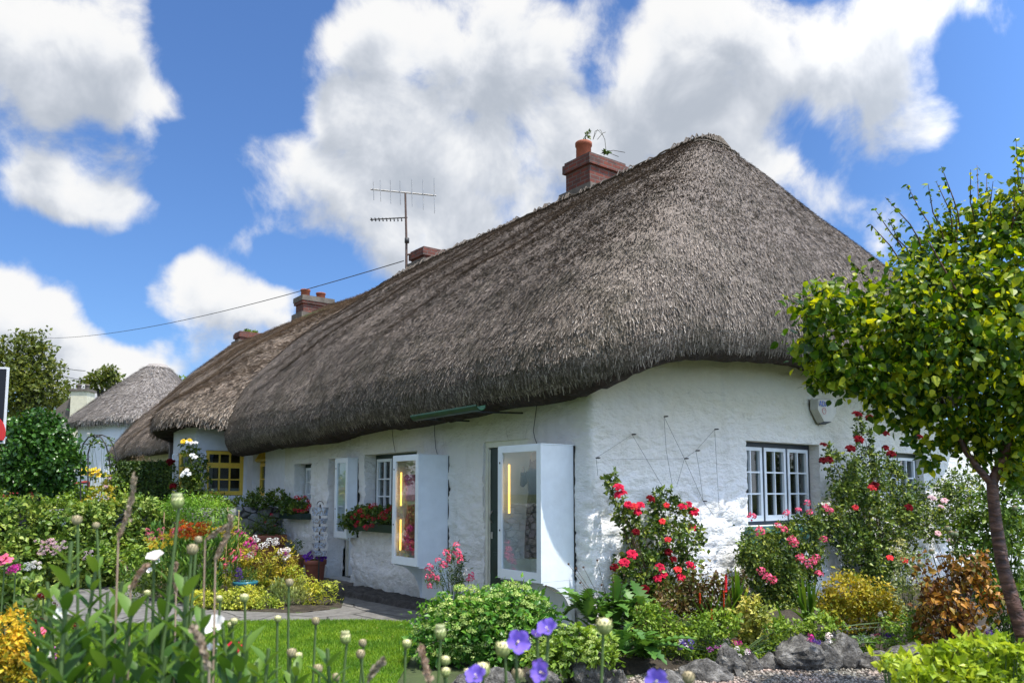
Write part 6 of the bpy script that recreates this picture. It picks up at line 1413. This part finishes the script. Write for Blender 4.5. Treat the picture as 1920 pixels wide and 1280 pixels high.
tr=thing('trellis','white square trellis fixed to the canted corner of the bay','trellis',(4.45,16.8,0))
def trel(px0,px1,py0,py1,Dp,rows,cols):
    mb=MB()
    for i in range(cols+1):
        x=px0+(px1-px0)*i/cols; mb.tube([atD(x,py0,Dp),atD(x,py1,Dp)],.014,4)
    for j in range(rows+1):
        y=py0+(py1-py0)*j/rows; mb.tube([atD(px0,y,Dp-.03),atD(px1,y,Dp-.03)],.012,4)
    mb.build('lattice',M['whitepaint'],tr)
trel(324,334,852,960,16.0,10,1); trel(373,386,848,960,15.75,9,1)
# red painted rail, left edge
for i,(a,b,c,d,dp) in enumerate(((130,908,166,903,18),(8,928,62,920,15.6))):
    mb=MB(); p=atD(a,b,dp);q=atD(c,d,dp); mb.tube([p,q],.035,8); 
    for s in (0,1): 
        w=p.lerp(q,s); mb.tube([w,Vector((w.x,w.y,0))],.03,6)
    tag(mb.build('garden_rail',mat_plain('red_rail_paint_%d'%i,(.30,.03,.03),.5,.2)),['short red painted rail behind the wall near the arch','red painted rail behind the topiary at the left edge'][i],'rail','red painted rails behind the stone wall')
# sign at the left edge
sg=thing('sign_board','black street sign with white edge and red emblem cut by the left edge','sign',Vector((atD(-50,760,6.5).x,atD(-50,760,6.5).y,0))); Ds=6.5
mb=MB(); q=[atD(a,b,Ds) for a,b in ((-150,686),(14,688),(5,831),(-150,835))]; mb.prism(q,FW*.03); mb.build('border',mat_plain('white_sign',(.75,.75,.76),.4,.03),sg)
mb=MB(); q=[atD(a,b,Ds-.012) for a,b in ((-146,690),(11.3,691.5),(2.8,828),(-146,831))]; mb.prism(q,FW*.008); mb.build('panel',mat_plain('black_sign',(.010,.012,.02),.35,.1),sg)
mb=MB(); cx,cy=-22,810; q=[atD(cx+32*math.cos(a),cy+34*math.sin(a),Ds-.022) for a in np.linspace(0,2*math.pi,28,endpoint=False) if cy+34*math.sin(a)<827]; mb.prism(q,FW*.006); mb.build('emblem',mat_plain('red_sign',(.55,.03,.03),.4,.05),sg)
mb=MB(); p=atD(-75,760,Ds+.06); mb.tube([Vector((p.x,p.y,0)),Vector((p.x,p.y,2.6))],.03,8); mb.build('post',M['dark_metal'],sg)

# ------------------------------------------------------------------ trees in the distance
def bigtree(label,bl,dep,trunkpx,leaf,cover,mat,seed,name='tree',group='trees behind the cottages'):
    B=[]; 
    for a,b,c,d in bl: p=atD(a,b,dep); B.append(Blob(p,(c/F_*dep,max(c,d)/F_*dep*.8,d/F_*dep)))
    c_=atD(trunkpx,900,dep); t=thing(name,label,'tree',(c_.x,c_.y,0),group); mb=MB(); foliage(mb,B,leaf,cover,'fold',seed,clump=1.1,shell=.45,up=.3); mb.build('crown',mat,t)
    mb=MB(); rr=random.Random(seed); top=Vector((c_.x,c_.y,B[0].c[2]*.75)); mb.tube([Vector((c_.x,c_.y,0)),top*.5+Vector((c_.x,c_.y,0))*.5,top],[.35,.28,.2],8); 
    mb.build('trunk',STEMD,t); mb=MB()
    for b in B: mb.tube([top-UPV*1.0,(top+Vector(b.c))/2+UPV*.3,Vector(b.c),Vector(b.c)+UPV*b.r[2]*.6],[.16,.1,.06,.02],5)
    mb.build('limbs',STEMD,t); return t
bigtree('tallest broad tree rising behind the topiary at the left edge',[(50,700,50,40),(30,655,34,26),(80,660,26,14),(60,640,30,18),(90,700,26,24),(40,740,60,40),(100,735,30,28),(0,690,30,40),(10,745,40,60),(70,690,30,30)],46,50,.22,1.5,LTREE,141)
bigtree('lower broad tree between the tall tree and the cream chimney',[(120,745,26,16),(125,770,26,24),(80,790,60,40),(20,800,60,40)],50,120,.24,1.5,LTREE,142)
bigtree('small tree showing over the left shoulder of the round thatched cottage',[(185,704,26,18),(205,700,20,14),(170,712,18,12),(190,720,30,16),(212,715,16,14)],55,190,.24,1.5,LTREE,143)
bigtree('tree top peeping between the round cottage and the tan thatch',[(335,716,22,9),(350,722,18,10),(318,714,12,8),(335,735,26,16)],52,335,.24,1.5,LGEN2,144)
# skyline behind everything to the left so the horizon is planted, not bare
bigtree('distant dark tree line closing the view at the far left',[(-60,800,70,70),(-30,870,60,50),(60,870,80,40),(140,860,60,40),(200,880,60,30)],60,-40,.4,1.3,LTREE,145)

# ------------------------------------------------------------------ aerial and overhead wires
ac=Vector((9.72,17.05,6.7)); a1=thing('tv_aerial','rooftop television aerial on a tall thin mast beside the second chimney','aerial',ac); Da=depth_of(ac)
mb=MB(); mb.tube([atD(762,520,Da),atD(762,450,Da),atD(760,362,Da)],[.035,.03,.026],6); mb.tube([atD(762,478,Da),atD(772,476,Da)],.025,5); mb.tube([atD(762,498,Da),atD(772,496,Da)],.025,5); mb.build('mast',mat_plain('rusty_mast',(.10,.06,.045),.7,.3),a1)
mb=MB(); q=atD(763,451,Da-.03); mb.lathe(q-UPV*.06,[(0,0),(.06,0),(.06,.12),(0,.12)],8); mb.build('amplifier',M['wire'],a1)
mb=MB(); mb.tube([atD(695,355,Da),atD(818,367,Da)],.022,5)
for (x,y0,y1) in ((700,338,375),(713,338,378),(732,338,382),(750,339,384),(772,336,388),(793,337,393),(814,334,400)): mb.tube([atD(x,y0,Da-.03),atD(x+1,y1,Da-.03)],.0095,4)
mb.build('antenna',M['steel'],a1)
mb=MB(); mb.tube([atD(694,412,Da),atD(764,408,Da)],.016,5)
for x in range(697,760,7): mb.tube([atD(x,409,Da),atD(x,415,Da)],.013,4); mb.tube([atD(x,411.5,Da)-FW*.12,atD(x,411.5,Da)+FW*.12],.008,4)
mb.build('antenna',M['dark_metal'],a1)
def wire(label,pA,pB,sag,r): 
    P_=[pA.lerp(pB,t)-UPV*sag*4*t*(1-t) for t in np.linspace(0,1,24)]; mb=MB(); mb.tube(P_,r,4); tag(mb.build('overhead_wire',M['wire']),label,'wire')
wire('long overhead wire sagging from the aerial down to the left',atD(757,489,Da),atD(78,634,46),.5,.012)
wire('upper faint wire between the tree and the round cottage',atD(105,686,44),atD(160,695,44),.05,.02)
wire('lower faint wire between the tree and the round cottage',atD(110,702,44),atD(160,712,44),.05,.02)
# weed on the chimneys
t=thing('chimney_weed','wiry weed growing from the near chimney pot','weed',Vector((10.05,10.85,8.03))); mb=MB(); rr=random.Random(5)
for (P_) in ([(1108,262),(1102,255),(1100,246)],[(1112,262),(1116,246),(1126,244),(1134,262),(1136,280)],[(1112,262),(1120,243),(1132,256)],[(1100,262),(1092,272),(1088,286)],[(1120,262),(1130,250),(1136,248)],[(1128,286),(1150,282),(1172,286)],[(1126,288),(1140,286),(1160,294)]): mb.tube([atD(a,b,14.75) for a,b in P_],.006,3)
mb.build('stem',STEMD,t); mb=MB(); foliage(mb,pxblobs([(1104,250,7,6),(1134,285,8,4),(1098,262,4,2)],depth=14.7),.045,2.,'fold',7); mb.build('foliage',LG,t)
simple('chimney_weed','green tuft of weed on the farthest chimney','weed',[(468,622,11,5),(476,625,8,4)],29.9,LGEN,.12,3,'fold',root=Vector((10.2,29.6,7.4)),seed=8,zmin=5,per=1)
simple('roof_moss','small green weeds rooted in the tan thatch near the join','weed',[(620,606,3,12),(667,578,4,6)],22.3,LLIME,.07,1.2,'fold',root=Vector((8.1,19.4,6.0)),seed=9,zmin=3,per=1,fwdmin=.03)
# ------------------------------------------------------------------ foreground stems, close to the camera
MBUD=make_bud(mat_plain('bud_green',(.26,.30,.10),.6,.15),mat_plain('bud_cream',(.62,.58,.30),.6,.1),'flower_bud')
MOPEN=make_bud(mat_plain('bud_green_open',(.26,.32,.10),.6,.15),CRM,'opening_bud',True)
MDRY=make_bud(mat_plain('bud_dry',(.28,.24,.13),.7,.2),mat_plain('bud_dry_tip',(.34,.28,.16),.7,.2),'dry_bud')
MBELLV=make_bell(VIO); MBELLW=make_bell(WHT)
DARKV=fm('dark_violet_petal',(.10,.06,.28)); MBELLD=make_bell(DARKV)
def fstem(name,label,cat,px,py,D,head,size,lean=0.,leaves=0,leafL=.12,seed=0,r=.0035,group=None,stem=STEM,hname='flower_bud',lw=1.3,zlow=.35,headtilt=.1,lmat=None,toward=None):
    rr=random.Random(seed); top=atD(px,py,D); base=top+RT*(lean*.6)+FW*rr.uniform(-.05,.05); base.z=0
    t=thing(name,label,cat,base,group); ptz=[]
    for i in range(9):
        u=i/8; ptz.append(base.lerp(top,u)+RT*(math.sin(u*math.pi)*lean*.12+math.sin(u*7+seed)*.004))
    mb=MB(); mb.tube(ptz,[r*(1.5-.6*i/8) for i in range(9)],6); mb.build('stem',stem,t)
    if head is not None: put(head,hname,t,top,size,seed,headtilt,toward)
    if leaves:
        mb=MB(); rg=np.random.default_rng(seed)
        for k in range(leaves):
            u=zlow+(1.0-zlow)*k/leaves; i=u*8; a=int(i); p=ptz[a].lerp(ptz[min(a+1,8)],i-a); an=k*2.4+seed
            for s in (0,math.pi):
                d=Vector((math.cos(an+s),math.sin(an+s),1.25)); L=leafL*rg.uniform(.7,1.15)*(1.5-.9*u)
                nv=7; dd=np.array(d.normalized()); sd=unit(np.cross(dd,UPn)); V=[]
                for q in range(nv):
                    w=q/(nv-1); wd=L*.17*lw*math.sin(math.pi*min(1,w*.9+.10))**.9*(1.15-.35*w); c=np.array(p)+dd*L*w+np.array([0,0,-.22*L*w*w]); up_=np.cross(sd,dd)*wd*.35
                    V+=[c-sd*wd+up_,c,c+sd*wd+up_]
                mb.add(V,[f for q in range(nv-1) for f in ((3*q,3*q+1,3*q+4,3*q+3),(3*q+1,3*q+2,3*q+5,3*q+4))],0,True)
        mb.build('leaves',lmat or LFORE,t)
    return t
buds=[(144,975,2.0,.013,'D','brownish bud standing left of the ivy wall flowers'),(333,942,1.7,.014,'O','opening cream bud on a tall leafy stem, highest of the foreground flowers'),(180,985,2.2,.010,'D','dull green bud just right of the brownish bud'),
 (361,1030,1.9,.014,'D','plump round bud in front of the heleniums'),(372,1012,2.0,.010,'D','small bud above the plump round bud'),(543,1092,2.3,.012,'D','grey green bud in front of the santolina cushion'),(458,1121,2.2,.013,'B','pale yellow bud in front of the feverfew'),
 (411,1122,2.3,.010,'B','small pale bud left of the pale yellow bud'),(276,1112,2.2,.010,'B','small bud beside the left path edge'),(521,1160,2.2,.010,'B','bud at the top edge of the lawn'),(439,1165,2.1,.010,'B','left bud of a close pair at the lawn edge'),(433,1172,2.15,.010,'B','lower bud of a close pair at the lawn edge'),
 (592,1164,2.3,.012,'D','blurred green bud in the middle of the lawn'),(648,1197,2.0,.014,'O','half open creamy bud over the lawn'),(680,1205,2.1,.011,'D','green bud to the right of the half open creamy bud'),(676,1226,2.0,.012,'D','brown bud below the green one over the lawn'),
 (763,1207,2.0,.012,'B','yellow green bud over the lawn corner'),(547,1224,1.9,.012,'D','brown bud low on the lawn, left of a pair'),(560,1230,1.9,.010,'B','yellow bud beside the low brown bud'),(596,1254,1.9,.012,'D','low bud near the lower edge of the lawn'),(630,1269,1.9,.010,'D','lowest small bud on the lawn'),
 (826,1187,1.9,.015,'O','white opening bud in front of the sedum mound'),(835,1238,1.9,.012,'B','cream bud under the white opening bud'),(836,1260,1.85,.012,'B','cream bud directly below the first cream bud'),(877,1261,1.85,.011,'B','cream bud near the grey rock'),(905,1256,1.7,.017,'B','fat yellow cream bud at the lower edge'),
 (943,1217,1.7,.017,'B','yellow cream bud left of the big violet bellflower'),(971,1264,1.8,.014,'D','blurred green bud at the lower edge under the bellflowers'),(1133,1174,1.6,.017,'B','tall cream bud in front of the artichoke leaves'),(1291,1270,1.7,.014,'D','out of focus bud at the left end of the gravel')]
for i,(a,b,D,s,k,l) in enumerate(buds):
    fstem('budding_flower',l,'flower bud',a,b,D,{'D':MDRY,'O':MOPEN,'B':MBUD}[k],s,lean=random.Random(i).uniform(-.12,.12),leaves=2 if a<620 else (1 if i%3==0 else 0),leafL=.09,seed=i,group='tall foreground bud stems',zlow=.55)
# leafy stems of the near border, lower left
LT=[(135,1015),(182,1040),(112,1100),(200,1110),(90,1090),(255,1120),(300,1130),(228,1090),(345,1080),(318,1060),(165,1150),(385,1140),(420,1170),(275,1180),(330,1170),(135,1190),(460,1190),(370,1210),(240,1200),(195,1180),(415,1225),(500,1215),(310,1230),(560,1240),(150,1240),(355,1110),(480,1240),(610,1215),(70,1160)]
for i,(a,b) in enumerate(LT):
    D=1.5+.05*(i*7%11); fstem('leafy_plant','leafy','leafy stem',a,b,D,None,0,lean=random.Random(50+i).uniform(-.2,.2),leaves=8,leafL=.125,seed=200+i,r=.004,group='broad leaved stems crowding the lower left foreground',zlow=.76,lw=.85)
WHERE=['under the brownish bud','right of the brownish bud','over the grey path','by the lavender','left of the path flowers','in front of the bellflowers','before the island edge','crossing the lavender','before the heleniums','left of the heleniums']
k=0
for o in [o for o in bpy.data.objects if o.name.startswith('leafy_plant') and o.get('label')=='leafy']:
    o['label']='tall green foreground stem with paired pointed leaves at the lower left'
    k+=1
# purple bellflowers
bf=[(970,1205,1.35,.040,MBELLV,'large violet bellflower facing the camera at the bottom centre'),(1028,1182,1.4,.036,MBELLV,'upper right violet bellflower beside the sedum'),(1003,1192,1.45,.020,MBELLD,'dark folded bellflower between the two open violet ones'),(1020,1262,1.3,.036,MBELLV,'violet bellflower at the bottom edge under the upper ones'),
 (1012,1250,1.35,.024,MBELLD,'dark violet bell above the bottom one'),(894,1270,1.3,.034,MBELLV,'pale violet bell at the bottom edge left of the cream buds'),(1230,1278,1.2,.034,MBELLV,'violet petal tip at the bottom edge left of the gravel')]
for i,(a,b,D,s,m_,l) in enumerate(bf):
    fstem('bellflower',l,'bellflower',a,b,D,m_,s*.46,lean=.06*(-1)**i,leaves=2,leafL=.05,seed=300+i,hname='bell',group='violet bellflowers in the foreground',headtilt=.6,toward=-FW*(.9)+UPV*(-.1+.2*(i%3)),zlow=.5)
for i,(a,b,D,s,l) in enumerate([(405,1177,1.9,.024,'white bellflower over the lawn at the lower left'),(118,1152,1.9,.016,'small white bellflower left of the path'),(396,1218,1.9,.016,'white flower low beside the red pinks'),(94,1230,2.0,.014,'white flower beside the golden shrub'),(292,1048,1.9,.018,'white bellflower raised in front of the island')]):
    fstem('bellflower',l,'bellflower',a,b,D,MBELLW,s,leaves=2,leafL=.07,seed=320+i,hname='bell',group='white bellflowers in the foreground',headtilt=.6,toward=-FW*.8,zlow=.5)
for i,(a,b,D,cn,n_,sp,l) in enumerate([(434,1216,2.0,'red',7,15,'cluster of red pinks over the lawn'),(80,1117,2.6,'crim',3,5,'dark crimson pink beside the path at the left'),(94,1134,2.6,'crim',1,3,'small dark crimson pink under the first'),(79,1185,2.5,'pink',3,6,'bright rose pink flower beside the golden shrub'),(74,1167,2.6,'crim',2,4,'dark red flower above the bright rose one'),(148,1219,2.3,'mauve',3,5,'mauve flower low at the left'),(8,1048,3.4,'pink',5,10,'pink flowers on top of the ivy mound at the left edge'),(28,1068,3.4,'hot',4,8,'magenta flowers behind the ivy mound'),(140,1170,2.5,'crim',2,7,'crimson flower half hidden by leaves')]):
    t=fstem('garden_pink',l,'garden pink',a,b,D,None,0,leaves=3,leafL=.06,seed=340+i,group='garden pinks among the foreground stems',lw=.6)
    rr=random.Random(i)
    for k in range(n_):
        put(m_open[cn] if cn in('pink','red','mauve') else m_pom[cn],'flower',t,atD(a+rr.uniform(-sp,sp),b+rr.uniform(-sp,sp)*.5,D-.02),.013*D/2*(1.0),k,.5,TOWARD)
# grass seed heads
DRYG=gm('dry_seed',[(.22,.15,.10),(.38,.28,.20),(.46,.36,.26)],trans=.1,rough=.8)
gh=[([(222,1010),(238,975),(247,935),(249,896)],1.6,'purplish grass seed head rising beside the ivy wall'),([(385,1012),(410,995),(430,985)],1.7,'bent dry grass head in front of the heleniums'),([(404,1050),(418,1020),(430,990),(432,970)],1.7,'upright dry grass head beside the bent one'),([(245,1105),(258,1078),(275,1060)],1.7,'tan grass head leaning over the lavender'),([(392,1256),(384,1220),(364,1178)],1.3,'reddish grass head leaning left near the bottom'),
 ([(690,1275),(700,1258),(716,1240)],1.5,'short tan grass head over the lower lawn'),([(806,1282),(797,1245),(791,1216)],1.4,'dark tan grass head left of the sedum'),([(330,1110),(328,1085),(330,1058)],1.9,'thin brownish seed spike in front of the island')]
for i,(pl,D,l) in enumerate(gh):
    P_=[atD(a,b,D) for a,b in pl]; b0=P_[0].copy(); b0.z=0; t=thing('grass_seed_head',l,'grass',b0,'dry grass seed heads in the foreground')
    mb=MB(); mb.tube([b0,(b0+P_[0])/2+RT*.01]+P_,[.0022]*(len(P_)+2),4); mb.build('stem',DRYG,t)
    r=np.random.default_rng(i); n_=170; u=r.random(n_)*(len(P_)-1); ia=u.astype(int); f=(u-ia)[:,None]; A=np.array([list(p) for p in P_]); Q=A[ia]*(1-f)+A[np.minimum(ia+1,len(P_)-1)]*f
    ax=unit(A[-1]-A[0]); Q+=r.normal(0,.002,(n_,3)); mb=MB(); scatter(mb,Q,unit(ax+rdir(r,n_)*.45),rdir(r,n_),.010,'diamond',0,1.1); mb.build('seed_head',DRYG,t)
# ivy mound and golden shrub at the left edge, box bush lower right
simple('ivy_mound','leafy ivy mound with pink flowers cut by the left edge','ivy',[(10,1100,44,40),(40,1130,40,50),(0,1150,40,50),(60,1170,24,40),(-30,1120,40,60)],3.5,LIVY,.035,2.0,'fold',seed=151)
simple('golden_shrub','orange golden leaved shrub in the lower left corner','shrub',[(10,1180,36,34),(30,1220,44,44),(0,1260,60,50),(80,1265,50,26),(-30,1220,40,60)],2.6,LORG,.016,2.2,'fold',seed=152)
simple('pansy_plant','white and mauve pansies between the golden shrub and the stems','pansies',[(80,1215,24,20),(100,1240,26,20)],2.7,LGEN,.03,1.4,'fold',seed=153,flowers=[(m_open['white'],'flower',[atD(a,b,2.6) for a,b in [(76,1210),(92,1212),(70,1232)]],.013),(m_open['mauve'],'flower',[atD(a,b,2.6) for a,b in [(98,1216),(102,1230),(72,1205)]],.012)])
simple('foreground_plants','mass of low leafy plants filling the lower left foreground','leafy plants',[(150,1262,60,40),(240,1262,60,40),(330,1262,60,36),(420,1272,50,28),(110,1240,40,30),(200,1240,50,30),(300,1240,40,30)],2.1,LFORE,.06,.9,'lance',seed=154,axis=(0,0,1))['kind']='stuff'
simple('leafy_plant','cluster of yellow daisies and grasses at the bottom left','leafy plants',[(215,1255,10,10),(165,1240,8,8)],2.3,LGOLD,.03,1.0,'diamond',seed=155)
simple('box_bush','bright yellow green box bush close to the camera in the lower right corner','box bush',[(1780,1260,60,40),(1850,1245,60,50),(1900,1260,60,50),(1720,1285,50,26),(1820,1290,100,40),(1900,1215,30,20),(1790,1225,12,26),(1745,1235,8,30),(1700,1240,30,8)],2.7,LBOX,.028,2.3,'fold',seed=156)
simple('box_bush','arching box shoots reaching left from the corner bush','box bush',[(1670,1245,30,8),(1650,1232,12,6),(1705,1262,30,10),(1740,1262,20,10)],2.6,LBOX,.024,1.5,'fold',seed=157)
